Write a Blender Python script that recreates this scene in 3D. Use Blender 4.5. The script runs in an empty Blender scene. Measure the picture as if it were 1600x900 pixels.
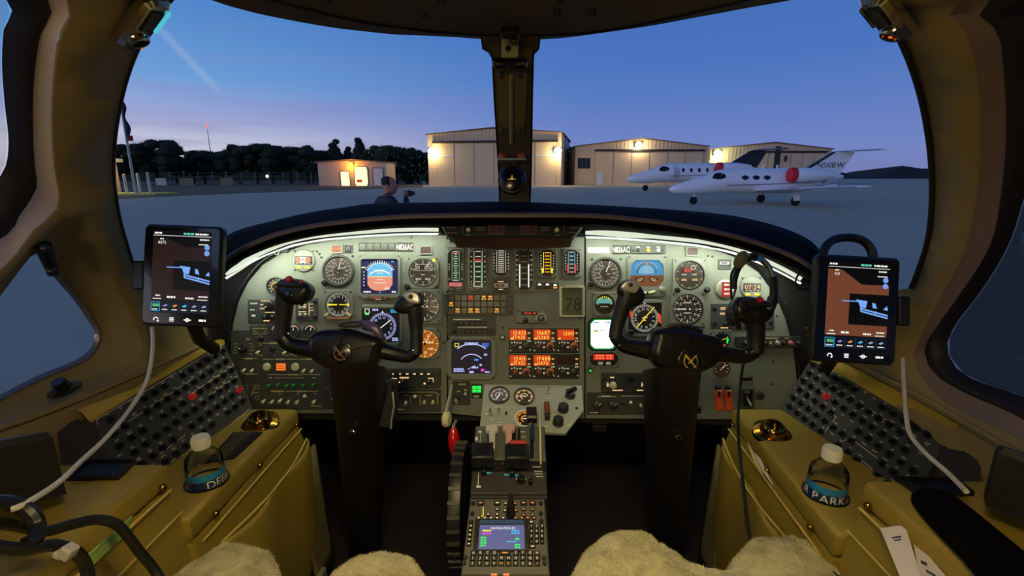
import bpy, math, random
from mathutils import Vector, Matrix
from mathutils import noise as mnoise
SC = bpy.context.scene
COL = SC.collection
R = math.radians
rnd = random.Random(7)

# ---------------------------------------------------------------- camera
FPX = 750.0
PITCH = math.atan(175.0 / FPX)
CP, SP = math.cos(PITCH), math.sin(PITCH)
CAM = Vector((0, 0, 1.8))
cam_d = bpy.data.cameras.new('camera')
cam_d.sensor_fit = 'HORIZONTAL'; cam_d.sensor_width = 36.0
cam_d.lens = FPX / 1600.0 * 36.0
cam_d.clip_start = 0.02; cam_d.clip_end = 3000
cam = bpy.data.objects.new('camera', cam_d); COL.objects.link(cam)
cam.location = CAM; cam.rotation_euler = (R(90) - PITCH, 0, 0)
SC.camera = cam
FWD, UP, RT = Vector((0, CP, -SP)), Vector((0, SP, CP)), Vector((1, 0, 0))

def ray(u, v):
    return FWD + RT * ((u - 800.0) / FPX) + UP * ((450.0 - v) / FPX)
def W(u, v, d):            # point at depth d along the camera axis
    return CAM + ray(u, v) * d
def Wz(u, v, z):           # point on the level plane z
    r = ray(u, v); return CAM + r * ((z - CAM.z) / r.z)
def Wy(u, v, y):           # point on the plane y
    r = ray(u, v); return CAM + r * ((y - CAM.y) / r.y)
def Wx(u, v, x):
    r = ray(u, v); return CAM + r * ((x - CAM.x) / r.x)

# ---------------------------------------------------------------- exposure, world
SC.view_settings.view_transform = 'Standard'
SC.view_settings.look = 'None'
SC.view_settings.exposure = 0.0
SC.view_settings.gamma = 1.0
SC.view_settings.use_curve_mapping = False
SC.cycles.max_bounces = 6; SC.cycles.transparent_max_bounces = 12
SC.cycles.sample_clamp_indirect = 3.0

def lin(c):
    if isinstance(c, str):
        c = c.lstrip('#'); c = [int(c[i:i+2], 16) / 255 for i in (0, 2, 4)]
    elif max(c) > 1.0: c = [x / 255 for x in c]
    return tuple((x / 12.92 if x <= 0.04045 else ((x + 0.055) / 1.055) ** 2.4) for x in c[:3])
def lin4(c): return lin(c) + (1.0,)

def world():
    w = bpy.data.worlds.new('dusk_sky'); SC.world = w; w.use_nodes = True
    nt = w.node_tree; nt.nodes.clear(); N = nt.nodes.new; L = nt.links.new
    tc = N('ShaderNodeTexCoord'); sep = N('ShaderNodeSeparateXYZ'); L(tc.outputs['Generated'], sep.inputs[0])
    def ramp(stops):
        r = N('ShaderNodeValToRGB'); e = r.color_ramp.elements
        e[0].position, e[0].color = stops[0][0], lin4(stops[0][1])
        e[1].position, e[1].color = stops[-1][0], lin4(stops[-1][1])
        for p, c in stops[1:-1]:
            x = e.new(p); x.color = lin4(c)
        L(sep.outputs['Z'], r.inputs[0]); return r
    left = ramp([(0.0, (186, 184, 204)), (.05, (206, 206, 220)), (.10, (160, 170, 214)), (.16, (112, 162, 218)), (.26, (84, 140, 208)), (.5, (64, 106, 166)), (1, (40, 66, 118))])
    right = ramp([(0.0, (118, 126, 178)), (.05, (116, 134, 196)), (.12, (96, 126, 195)), (.2, (76, 118, 192)), (.31, (68, 110, 184)), (.5, (58, 92, 158)), (1, (40, 66, 118))])
    mr = N('ShaderNodeMapRange'); mr.inputs['From Min'].default_value = -.72; mr.inputs['From Max'].default_value = .22
    mr.interpolation_type = 'SMOOTHSTEP'
    L(sep.outputs['X'], mr.inputs['Value'])
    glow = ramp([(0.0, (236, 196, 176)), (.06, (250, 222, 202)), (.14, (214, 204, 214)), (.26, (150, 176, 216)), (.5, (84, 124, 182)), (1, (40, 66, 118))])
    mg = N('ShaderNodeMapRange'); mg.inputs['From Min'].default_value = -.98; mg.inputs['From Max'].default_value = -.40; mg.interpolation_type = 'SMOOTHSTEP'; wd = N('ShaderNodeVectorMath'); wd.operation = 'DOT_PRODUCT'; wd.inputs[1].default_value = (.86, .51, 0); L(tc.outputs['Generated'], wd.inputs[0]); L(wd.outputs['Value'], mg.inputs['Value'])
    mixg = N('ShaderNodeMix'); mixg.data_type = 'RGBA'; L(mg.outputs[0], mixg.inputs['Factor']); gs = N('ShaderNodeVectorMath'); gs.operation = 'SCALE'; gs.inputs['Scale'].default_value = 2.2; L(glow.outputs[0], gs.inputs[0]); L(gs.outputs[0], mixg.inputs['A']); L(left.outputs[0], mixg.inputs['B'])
    mix = N('ShaderNodeMix'); mix.data_type = 'RGBA'
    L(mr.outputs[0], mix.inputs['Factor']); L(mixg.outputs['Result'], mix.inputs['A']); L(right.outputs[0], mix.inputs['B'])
    # thin dusk cloud streaks
    mp = N('ShaderNodeMapping'); mp.inputs['Scale'].default_value = (1.6, 1.6, 19.0); L(tc.outputs['Generated'], mp.inputs[0])
    ns = N('ShaderNodeTexNoise'); ns.inputs['Scale'].default_value = 2.2; ns.inputs['Detail'].default_value = 5; L(mp.outputs[0], ns.inputs[0])
    cr = N('ShaderNodeMapRange'); cr.inputs['From Min'].default_value = .47; cr.inputs['From Max'].default_value = .72; L(ns.outputs[0], cr.inputs['Value'])
    hb = N('ShaderNodeMapRange'); hb.inputs['From Min'].default_value = .30; hb.inputs['From Max'].default_value = .05; L(sep.outputs['Z'], hb.inputs['Value'])
    m1 = N('ShaderNodeMath'); m1.operation = 'MULTIPLY'; L(cr.outputs[0], m1.inputs[0]); L(hb.outputs[0], m1.inputs[1])
    m2 = N('ShaderNodeMath'); m2.operation = 'MULTIPLY'; L(m1.outputs[0], m2.inputs[0])
    fade = N('ShaderNodeMapRange'); fade.inputs['To Min'].default_value = .55; fade.inputs['To Max'].default_value = .12; L(mr.outputs[0], fade.inputs['Value']); L(fade.outputs[0], m2.inputs[1])
    mix2 = N('ShaderNodeMix'); mix2.data_type = 'RGBA'; mix2.inputs['B'].default_value = lin4((140, 128, 178))
    L(m2.outputs[0], mix2.inputs['Factor']); L(mix.outputs['Result'], mix2.inputs['A'])
    # faint contrail high on the left
    A, B = ray(248, 44).normalized(), ray(332, 132).normalized(); nn = A.cross(B).normalized(); md = (A+B).normalized()
    d1 = N('ShaderNodeVectorMath'); d1.operation = 'DOT_PRODUCT'; d1.inputs[1].default_value = nn; L(tc.outputs['Generated'], d1.inputs[0])
    ab = N('ShaderNodeMath'); ab.operation = 'ABSOLUTE'; L(d1.outputs['Value'], ab.inputs[0])
    k1 = N('ShaderNodeMapRange'); k1.interpolation_type = 'SMOOTHSTEP'; k1.inputs['From Min'].default_value = .010; k1.inputs['From Max'].default_value = .0; L(ab.outputs[0], k1.inputs['Value'])
    d2 = N('ShaderNodeVectorMath'); d2.operation = 'DOT_PRODUCT'; d2.inputs[1].default_value = md; L(tc.outputs['Generated'], d2.inputs[0])
    ca = A.dot(md); k2 = N('ShaderNodeMapRange'); k2.interpolation_type = 'SMOOTHSTEP'; k2.inputs['From Min'].default_value = ca - .002; k2.inputs['From Max'].default_value = 1 - (1-ca)*.3; L(d2.outputs['Value'], k2.inputs['Value'])
    k3 = N('ShaderNodeMath'); k3.operation = 'MULTIPLY'; L(k1.outputs[0], k3.inputs[0]); L(k2.outputs[0], k3.inputs[1])
    k4 = N('ShaderNodeMath'); k4.operation = 'MULTIPLY'; L(k3.outputs[0], k4.inputs[0]); k4.inputs[1].default_value = .24
    mix3 = N('ShaderNodeMix'); mix3.data_type = 'RGBA'; mix3.inputs['B'].default_value = lin4((190, 200, 222)); L(k4.outputs[0], mix3.inputs['Factor']); L(mix2.outputs['Result'], mix3.inputs['A']); mix2 = mix3
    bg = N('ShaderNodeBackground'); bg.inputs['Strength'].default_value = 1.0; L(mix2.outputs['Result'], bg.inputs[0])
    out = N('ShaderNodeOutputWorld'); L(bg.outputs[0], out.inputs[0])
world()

# ---------------------------------------------------------------- lights of the cockpit
def area(name, loc, target, w, h, power, col, spread=180):
    l = bpy.data.lights.new(name, 'AREA'); l.shape = 'RECTANGLE'; l.size = w; l.size_y = h
    l.energy = power; l.color = lin(col); l.spread = R(spread)
    o = bpy.data.objects.new(name, l); COL.objects.link(o); o.location = loc
    o.rotation_euler = (Vector(target) - Vector(loc)).to_track_quat('-Z', 'Y').to_euler()
    return o
def point(name, loc, power, col, r=.05, spot=None, target=None, blend=.6):
    l = bpy.data.lights.new(name, 'SPOT' if spot else 'POINT'); l.energy = power; l.color = lin(col); l.shadow_soft_size = r
    o = bpy.data.objects.new(name, l); COL.objects.link(o); o.location = loc
    if spot:
        l.spot_size = R(spot); l.spot_blend = blend
        o.rotation_euler = (Vector(target) - Vector(loc)).to_track_quat('-Z', 'Y').to_euler()
    return o
# warm map lights in the overhead, aimed at each side console, and the dim cabin dome lamp behind the seats
point('map_light_pilot_beam', (-.34, .16, 2.10), 46, (255, 222, 120), .04, 66, (-.60, .80, 1.25), .9)
point('map_light_copilot_beam', (.34, .16, 2.10), 46, (255, 222, 120), .04, 66, (.60, .80, 1.25), .9)
area('cabin_light_aft', (-.36, -.95, 1.95), (.25, 1.0, 1.86), .5, .22, 5.5, (255, 232, 172))
area('cockpit_dome_light', (0, .16, 2.075), (0, .50, 1.1), .32, .12, 5.0, (255, 230, 160), 105)

# ---------------------------------------------------------------- materials
MATS = {}
def mat(name, col, rough=.5, metal=0.0, emit=None, es=1.0, bump=0.0, bscale=60.0, var=.10, vscale=8.0, coat=0.0, spec=.5, sheen=0.0, sample=True, col2=None, stretch=None):
    if name in MATS: return MATS[name]
    m = bpy.data.materials.new(name); m.use_nodes = True; nt = m.node_tree; N = nt.nodes.new; L = nt.links.new
    b = nt.nodes['Principled BSDF']
    b.inputs['Roughness'].default_value = rough; b.inputs['Metallic'].default_value = metal
    b.inputs['Specular IOR Level'].default_value = spec
    b.inputs['Coat Weight'].default_value = coat; b.inputs['Sheen Weight'].default_value = sheen
    tc = N('ShaderNodeTexCoord'); src = tc.outputs['Object']
    if stretch:
        mp = N('ShaderNodeMapping'); mp.inputs['Scale'].default_value = stretch; L(src, mp.inputs[0]); src = mp.outputs[0]
    ns = N('ShaderNodeTexNoise'); ns.inputs['Scale'].default_value = vscale; ns.inputs['Detail'].default_value = 4; L(src, ns.inputs[0])
    c = lin(col)
    mx = N('ShaderNodeMix'); mx.data_type = 'RGBA'
    if col2 is not None:
        mx.inputs['A'].default_value = lin4(col2); mx.inputs['B'].default_value = c + (1,)
    else:
        mx.inputs['A'].default_value = tuple(x * (1 - var) for x in c) + (1,)
        mx.inputs['B'].default_value = tuple(min(1, x * (1 + var)) for x in c) + (1,)
    L(ns.outputs[0], mx.inputs['Factor']); L(mx.outputs['Result'], b.inputs['Base Color'])
    if bump:
        n2 = N('ShaderNodeTexNoise'); n2.inputs['Scale'].default_value = bscale; n2.inputs['Detail'].default_value = 3; L(src, n2.inputs[0])
        bp = N('ShaderNodeBump'); bp.inputs['Strength'].default_value = bump; bp.inputs['Distance'].default_value = .004
        L(n2.outputs[0], bp.inputs['Height']); L(bp.outputs[0], b.inputs['Normal'])
    if emit is not None:
        b.inputs['Emission Color'].default_value = lin4(emit); b.inputs['Emission Strength'].default_value = es
        if not sample: m.cycles.emission_sampling = 'NONE'
    MATS[name] = m; return m
def glass_mat(name, tint, gloss=.05, rough=.0):
    if name in MATS: return MATS[name]
    m = bpy.data.materials.new(name); m.use_nodes = True; nt = m.node_tree; nt.nodes.clear(); N = nt.nodes.new; L = nt.links.new
    tr = N('ShaderNodeBsdfTransparent'); tr.inputs[0].default_value = tuple(tint) + (1,)
    gl = N('ShaderNodeBsdfGlossy'); gl.inputs['Roughness'].default_value = rough
    fr = N('ShaderNodeFresnel'); fr.inputs[0].default_value = 1.25
    ns = N('ShaderNodeTexNoise'); ns.inputs['Scale'].default_value = 3
    ml = N('ShaderNodeMath'); ml.operation = 'MULTIPLY'; L(fr.outputs[0], ml.inputs[0]); ml.inputs[1].default_value = gloss * 12
    m2 = N('ShaderNodeMath'); m2.operation = 'MULTIPLY_ADD'; L(ns.outputs[0], m2.inputs[0]); m2.inputs[1].default_value = .006; L(ml.outputs[0], m2.inputs[2])
    mx = N('ShaderNodeMixShader'); L(m2.outputs[0], mx.inputs[0]); L(tr.outputs[0], mx.inputs[1]); L(gl.outputs[0], mx.inputs[2])
    o = N('ShaderNodeOutputMaterial'); L(mx.outputs[0], o.inputs[0]); MATS[name] = m; return m

M_BLACK = mat('black_plastic', (16, 16, 17), .42, bump=.05, bscale=300)
M_GLOSS = mat('gloss_black', (14, 13, 15), .22, coat=.4)
M_FACE = mat('dial_black', (24, 23, 20), .55)
M_FACEB = mat('dial_brown', (60, 52, 42), .55)
M_GREY = mat('panel_grey', (112, 117, 106), .62, bump=.12, bscale=500, var=.06, vscale=14)
M_DGREY = mat('panel_dark_shaded', (48, 49, 46), .62, bump=.12, bscale=500, var=.08, vscale=14)  # dark low units, darkened further for the flood light's falloff
M_BEZ = mat('bezel_grey', (110, 115, 105), .5, bump=.06, bscale=500, var=.06)
M_BEZD = mat('bezel_dark', (58, 60, 56), .5, bump=.06, bscale=500)
M_SCREW = mat('screw_steel', (70, 70, 64), .4, .7)
M_CHROME = mat('chrome', (215, 212, 205), .12, 1.0)
M_SILVER = mat('silver_paint', (176, 176, 160), .35, .6)
M_BRASS = mat('dark_gold', (170, 128, 50), .16, 1.0)
M_WHITE = mat('white_print', (232, 230, 214), .6)
M_CREAM = mat('cream_plastic', (214, 208, 156), .4)
M_YELLOW = mat('yellow_paint', (222, 220, 40), .5)
M_RED = mat('red_plastic', (178, 24, 20), .35)
M_ORANGE = mat('orange_paint', (226, 92, 24), .45)
M_GREENP = mat('green_plastic', (30, 140, 62), .35)
M_BROWNP = mat('brown_plastic', (120, 62, 26), .45)
M_GLASSI = glass_mat('instrument_glass', (.96, .96, .96), .03)
def emis(name, col, s, sample=True): return mat(name, tuple(x * .3 for x in (col if max(col) <= 1 else [c / 255 for c in col])), .5, emit=col, es=s, sample=sample)
E_WHITE = emis('lit_white', (245, 245, 235), 1.0, False)
E_DIALW = emis('lit_dial_white', (235, 230, 212), .62, False)
E_WARM = emis('lit_warm', (255, 214, 150), .9, False)
E_AMBER = emis('lit_amber', (255, 160, 40), 1.1, False)
E_ORANGE = emis('lit_orange', (255, 92, 14), 1.3)
E_RED = emis('lit_red', (240, 34, 24), .9, False)
E_GREEN = emis('lit_green', (40, 235, 80), 1.0)
E_CYAN = emis('lit_cyan', (60, 190, 240), .9, False)
E_MAG = emis('lit_magenta', (235, 70, 210), .9, False)
E_BLUEB = emis('lit_navy', (20, 18, 74), .9, False)
E_SKY = emis('lit_sky_blue', (104, 190, 236), 1.0, False)
E_EARTH = emis('lit_salmon', (232, 150, 122), 1.0, False)
E_YEL = emis('lit_yellow', (250, 232, 60), 1.0, False)
E_NIGHT = emis('lit_screen_black', (8, 8, 20), .6, False)
E_LAV = emis('lit_lavender', (190, 196, 255), 1.0, False)

# ---------------------------------------------------------------- mesh builder
def circ(cx, cy, r, n=24, a0=0.0): return [(cx + r * math.cos(a0 + 2 * math.pi * i / n), cy + r * math.sin(a0 + 2 * math.pi * i / n)) for i in range(n)]
def rrect(cx, cy, w, h, r, n=4):
    out = []
    for qx, qy, a in ((1, 1, 0), (-1, 1, 90), (-1, -1, 180), (1, -1, 270)):
        for i in range(n + 1):
            t = R(a + 90.0 * i / n)
            out.append((cx + qx * (w / 2 - r) + r * math.cos(t), cy + qy * (h / 2 - r) + r * math.sin(t)))
    return out
def octa(cx, cy, w, h, c): return [(cx + a, cy + b) for a, b in ((w/2, -h/2+c), (w/2, h/2-c), (w/2-c, h/2), (-w/2+c, h/2), (-w/2, h/2-c), (-w/2, -h/2+c), (-w/2+c, -h/2), (w/2-c, -h/2))]
def rect(cx, cy, w, h): return [(cx - w/2, cy - h/2), (cx + w/2, cy - h/2), (cx + w/2, cy + h/2), (cx - w/2, cy + h/2)]
def area2(p): return sum(p[i][0] * p[(i+1) % len(p)][1] - p[(i+1) % len(p)][0] * p[i][1] for i in range(len(p)))
def inset(p, d):
    n = len(p); out = []; s = 1 if area2(p) > 0 else -1
    for i in range(n):
        a, b, c = p[i-1], p[i], p[(i+1) % n]
        e1 = (b[0]-a[0], b[1]-a[1]); e2 = (c[0]-b[0], c[1]-b[1])
        l1 = math.hypot(*e1) or 1e-9; l2 = math.hypot(*e2) or 1e-9
        n1 = (-e1[1]/l1*s, e1[0]/l1*s); n2 = (-e2[1]/l2*s, e2[0]/l2*s)
        k = 1 + n1[0]*n2[0] + n1[1]*n2[1]; k = max(k, .4)
        out.append((b[0] + d*(n1[0]+n2[0])/k, b[1] + d*(n1[1]+n2[1])/k))
    return out
def byangle(p, n, cx=0, cy=0):     # polygon resampled at n equal angles round (cx, cy)
    out = []
    for i in range(n):
        a = 2 * math.pi * i / n; dx, dy = math.cos(a), math.sin(a); best = None
        for j in range(len(p)):
            x1, y1 = p[j][0]-cx, p[j][1]-cy; x2, y2 = p[(j+1) % len(p)][0]-cx, p[(j+1) % len(p)][1]-cy
            ex, ey = x2-x1, y2-y1; den = dx*ey - dy*ex
            if abs(den) < 1e-12: continue
            t = (x1*ey - y1*ex) / den; s = (x1*dy - y1*dx) / den
            if t > 0 and -1e-6 <= s <= 1+1e-6: best = t if best is None else max(best, t)
        best = best or 0; out.append((cx + dx*best, cy + dy*best))
    return out
def cat(pts, n, closed=False):     # Catmull-Rom through pts, n samples evenly along the length
    P = [tuple(p) for p in pts]; m = len(P); dim = len(P[0]); dense = []
    segs = m if closed else m - 1
    for i in range(segs):
        if closed: a, b, c, d = P[i-1], P[i], P[(i+1) % m], P[(i+2) % m]
        else: a, b, c, d = P[max(i-1, 0)], P[i], P[i+1], P[min(i+2, m-1)]
        for j in range(12):
            t = j / 12
            dense.append(tuple(.5*((2*b[k]) + (-a[k]+c[k])*t + (2*a[k]-5*b[k]+4*c[k]-d[k])*t*t + (-a[k]+3*b[k]-3*c[k]+d[k])*t**3) for k in range(dim)))
    dense.append(P[0] if closed else P[-1])
    L = [0]
    for i in range(1, len(dense)): L.append(L[-1] + math.dist(dense[i][:2] if dim > 3 else dense[i], dense[i-1][:2] if dim > 3 else dense[i-1]))
    out = []; j = 0; cnt = n if not closed else n + 1
    for i in range(cnt):
        s = L[-1] * i / (cnt - 1)
        while j < len(L) - 2 and L[j+1] < s: j += 1
        f = (s - L[j]) / ((L[j+1] - L[j]) or 1e-9)
        out.append(tuple(dense[j][k] + (dense[j+1][k] - dense[j][k]) * f for k in range(dim)))
    return out[:n]
def lerp(pts, n):                  # straight resample
    P = [tuple(p) for p in pts]; L = [0]
    for i in range(1, len(P)): L.append(L[-1] + math.dist(P[i], P[i-1]))
    out = []; j = 0
    for i in range(n):
        s = L[-1] * i / (n - 1)
        while j < len(L) - 2 and L[j+1] < s: j += 1
        f = (s - L[j]) / ((L[j+1] - L[j]) or 1e-9)
        out.append(tuple(P[j][k] + (P[j+1][k] - P[j][k]) * f for k in range(len(P[0]))))
    return out

GLYPH = {}
def load_glyphs():
    chars = 'ABCDEFGHIJKLMNOPQRSTUVWXYZ0123456789.:-/&+'
    obs = []
    for ch in chars:
        c = bpy.data.curves.new('g', 'FONT'); c.body = ch; c.size = 1.4; c.resolution_u = 2
        o = bpy.data.objects.new('g', c); COL.objects.link(o); obs.append((ch, o, c))
    dg = bpy.context.evaluated_depsgraph_get()
    for ch, o, c in obs:
        ev = o.evaluated_get(dg); me = ev.to_mesh()
        vs = [(v.co.x, v.co.y) for v in me.vertices]; fs = [tuple(p.vertices) for p in me.polygons]
        x0 = min(v[0] for v in vs); x1 = max(v[0] for v in vs)
        GLYPH[ch] = ([(x - x0, y) for x, y in vs], fs, x1 - x0)
        ev.to_mesh_clear()
    for ch, o, c in obs:
        bpy.data.objects.remove(o); bpy.data.curves.remove(c)
load_glyphs()

class MB:
    def __init__(s, k=1.0, ox=0.0, oy=0.0):
        s.v = []; s.f = []; s.mi = []; s.k = k; s.m = 0; s.T = None; s.ox = ox; s.oy = oy
    def add(s, vs, fs):
        n = len(s.v)
        if s.T is not None: vs = [s.T @ Vector(p) for p in vs]
        s.v += [((p[0]-s.ox)*s.k, (p[1]-s.oy)*s.k, p[2]*s.k) for p in vs]
        s.f += [tuple(i + n for i in f) for f in fs]; s.mi += [s.m] * len(fs)
        return s
    def mm(s, i): s.m = i; return s
    def box(s, cx, cy, cz, sx, sy, sz, b=0.0):
        return s.prism(rect(cx, cy, sx, sy), cz - sz/2, cz + sz/2, b)
    def prism(s, poly, z0, z1, b=0.0, bottom=True):
        if area2(poly) < 0: poly = poly[::-1]
        n = len(poly); loops = [(poly, z0), (poly, z1 - b)] if b else [(poly, z0), (poly, z1)]
        if b: loops.append((inset(poly, b), z1))
        vs = [(x, y, z) for lp, z in loops for x, y in lp]; fs = []
        for k in range(len(loops)-1):
            for i in range(n): fs.append((k*n+i, k*n+(i+1) % n, (k+1)*n+(i+1) % n, (k+1)*n+i))
        fs.append(tuple((len(loops)-1)*n + i for i in range(n)))
        if bottom: fs.append(tuple(range(n-1, -1, -1)))
        return s.add(vs, fs)
    def flat(s, poly, z):
        if area2(poly) < 0: poly = poly[::-1]
        return s.add([(x, y, z) for x, y in poly], [tuple(range(len(poly)))])
    def loops(s, lps, closed=True, cap0=False, cap1=False):      # lps: lists of 3-D points of equal length
        n = len(lps[0]); vs = [p for lp in lps for p in lp]; fs = []
        for k in range(len(lps)-1):
            for i in range(n if closed else n-1):
                j = (i+1) % n; fs.append((k*n+i, k*n+j, (k+1)*n+j, (k+1)*n+i))
        if cap0: fs.append(tuple(range(n-1, -1, -1)))
        if cap1: fs.append(tuple((len(lps)-1)*n + i for i in range(n)))
        return s.add(vs, fs)
    def bezel(s, outer, inner, z0, z1, zi=None, n=48, cx=0, cy=0, b=0.0):   # plate with a hole; zi = floor of the hole's wall
        zi = z0 if zi is None else zi
        o = byangle(outer, n, cx, cy); i_ = byangle(inner, n, cx, cy)
        l = [[(x, y, z0) for x, y in o]]
        if b:
            ob = byangle(inset(outer, b) if area2(outer) > 0 else inset(outer[::-1], b), n, cx, cy)
            l += [[(x, y, z1-b) for x, y in o], [(x, y, z1) for x, y in ob]]
        else: l += [[(x, y, z1) for x, y in o]]
        l += [[(x, y, z1) for x, y in i_], [(x, y, zi) for x, y in i_]]
        return s.loops(l)
    def lathe(s, prof, cx=0, cy=0, n=24, axis='z', cap=True):       # prof [(r, z)]
        lps = []
        for r, z in prof:
            if axis == 'z': lps.append([(cx + r*math.cos(2*math.pi*i/n), cy + r*math.sin(2*math.pi*i/n), z) for i in range(n)])
        return s.loops(lps, True, cap, cap)
    def tube(s, pts, r, n=8, cap=True, sx=1.0, closed=False):
        P = [Vector(p) for p in pts]; m = len(P); rs = r if isinstance(r, (list, tuple)) else [r]*m
        lps = []; up = None
        for i in range(m):
            t = (P[(i+1) % m] - P[i-1]) if closed else (P[min(i+1, m-1)] - P[max(i-1, 0)])
            t.normalize()
            if up is None: up = t.orthogonal().normalized()
            up = (up - t * up.dot(t)); up = up.normalized() if up.length > 1e-6 else t.orthogonal().normalized()
            bi = t.cross(up)
            lps.append([tuple(P[i] + (up*math.cos(2*math.pi*j/n)*sx + bi*math.sin(2*math.pi*j/n))*rs[i]) for j in range(n)])
        if closed: lps.append(lps[0]); return s.loops(lps)
        return s.loops(lps, True, cap, cap)
    def sphere(s, c, r, n=12, m=8, sc=(1, 1, 1)):
        lps = []
        for k in range(1, m):
            a = math.pi*k/m; lps.append([(c[0]+r*sc[0]*math.sin(a)*math.cos(2*math.pi*i/n), c[1]+r*sc[1]*math.sin(a)*math.sin(2*math.pi*i/n), c[2]-r*sc[2]*math.cos(a)) for i in range(n)])
        s.loops(lps, True)
        vs = [p for p in (lps[0])] + [(c[0], c[1], c[2]-r*sc[2])]; s.add(vs, [((i+1) % n, i, n) for i in range(n)])
        vs = [p for p in (lps[-1])] + [(c[0], c[1], c[2]+r*sc[2])]; return s.add(vs, [(i, (i+1) % n, n) for i in range(n)])
    def ring(s, cx, cy, r0, r1, z, n=32, a0=0, a1=360):
        full = abs(a1-a0) >= 360; m = n if full else n+1
        A = [R(a0 + (a1-a0)*i/n) for i in range(m)]
        return s.loops([[(cx+r*math.cos(a), cy+r*math.sin(a), z) for a in A] for r in (r1, r0)], full)
    def bar(s, x0, y0, x1, y1, w, z, w1=None):
        dx, dy = x1-x0, y1-y0; l = math.hypot(dx, dy) or 1e-9; nx, ny = -dy/l/2, dx/l/2; w1 = w if w1 is None else w1
        return s.add([(x0-nx*w, y0-ny*w, z), (x1-nx*w1, y1-ny*w1, z), (x1+nx*w1, y1+ny*w1, z), (x0+nx*w, y0+ny*w, z)], [(0, 1, 2, 3)])
    def ticks(s, cx, cy, r0, r1, n, w, z, a0=0, a1=360, skip=0):
        for i in range(n + (0 if a1-a0 >= 360 else 1)):
            if skip and i % skip == 0: continue
            a = R(90 - (a0 + (a1-a0)*i/n)); c, q = math.cos(a), math.sin(a)
            s.bar(cx+r0*c, cy+r0*q, cx+r1*c, cy+r1*q, w, z)
        return s
    def needle(s, cx, cy, ang, r0, r1, w, z, tip=.3):
        a = R(90 - ang); c, q = math.cos(a), math.sin(a)
        return s.bar(cx+r0*c, cy+r0*q, cx+r1*c, cy+r1*q, w, z, w*tip)
    def text(s, t, x, y, h, z, align='c', sp=.14, rot=0.0, wide=1.0):
        w = sum((GLYPH[c][2] if c in GLYPH else .35) + sp for c in t) - sp
        px = {'c': -w/2, 'l': 0, 'r': -w}[align]; ca, sa = math.cos(R(rot)), math.sin(R(rot))
        for c in t:
            if c in GLYPH:
                vs, fs, gw = GLYPH[c]
                o = [((px+a)*h*wide, (b-.5)*h) for a, b in vs]
                s.add([(x+a*ca-b*sa, y+a*sa+b*ca, z) for a, b in o], fs); px += gw + sp
            else: px += .35 + sp
        return s
    def print_(s, x, y, w, h, z, rows=1, seed=0, gap=.5):  # unreadable small print: short dashes
        q = random.Random(seed + int(x*13) + int(y*7))
        rh = h / (rows + (rows-1)*gap)
        for k in range(rows):
            yy = y + h/2 - rh/2 - k*rh*(1+gap); xx = x - w/2; e = x + w/2 - q.random()*w*.15
            while xx < e:
                l = min(e - xx, rh*(.8 + q.random()*1.6)); s.flat(rect(xx+l/2, yy, l, rh), z); xx += l + rh*.35
        return s
    def obj(s, name, mats, parent=None, sharp=34, **props):
        me = bpy.data.meshes.new(name); me.from_pydata(s.v, [], s.f)
        mats = mats if isinstance(mats, (list, tuple)) else [mats]
        for m in mats: me.materials.append(m)
        me.polygons.foreach_set('material_index', s.mi)
        me.polygons.foreach_set('use_smooth', [True]*len(me.polygons))
        me.set_sharp_from_angle(angle=R(sharp)); me.update()
        o = bpy.data.objects.new(name, me); COL.objects.link(o)
        if parent is not None: o.parent = parent
        for a, b in props.items():
            if b: o[a] = b
        return o

def empty(name, M=None, parent=None):
    o = bpy.data.objects.new(name, None); COL.objects.link(o); o.empty_display_size = .01
    if M is not None:
        l, q, sc = M.decompose(); o.location = l; o.rotation_mode = 'QUATERNION'; o.rotation_quaternion = q
    if parent: o.parent = parent
    return o
def thing(name, label, cat_, M=None, group=None):
    o = empty(name, M); o['label'] = label; o['category'] = cat_
    if group: o['group'] = group
    return o
def frame(o, x, y):                # matrix with origin o, x axis, y roughly
    x = Vector(x).normalized(); z = x.cross(Vector(y)).normalized(); y = z.cross(x)
    M = Matrix((x, y, z)).transposed().to_4x4(); M.translation = o; return M
class Plane:                       # a working plane: origin, axes; px() turns a photograph pixel into its local metres
    def __init__(s, o, x, y):
        s.M = frame(o, x, y); s.I = s.M.inverted(); s.n = s.M.col[2].xyz; s.o = s.M.translation
    def px(s, u, v):
        r = ray(u, v); t = (s.o - CAM).dot(s.n) / r.dot(s.n); p = s.I @ (CAM + r*t); return (p.x, p.y)
def fur_copy(o, parent=None):      # copy of a thing with its parts
    c = o.copy(); COL.objects.link(c)
    if parent: c.parent = parent
    for ch in list(o.children): fur_copy(ch, c)
    return c
def pxcurve(pts, n, smooth=True):  # [(u, v, depth)] -> n world points
    q = cat([tuple(p) + (0,) for p in pts], n) if smooth else lerp(pts, n)
    return [tuple(W(p[0], p[1], p[2])) for p in q]
def solid(o, t, off=1.0):
    m = o.modifiers.new('thickness', 'SOLIDIFY'); m.thickness = t; m.offset = off; return o
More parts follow.
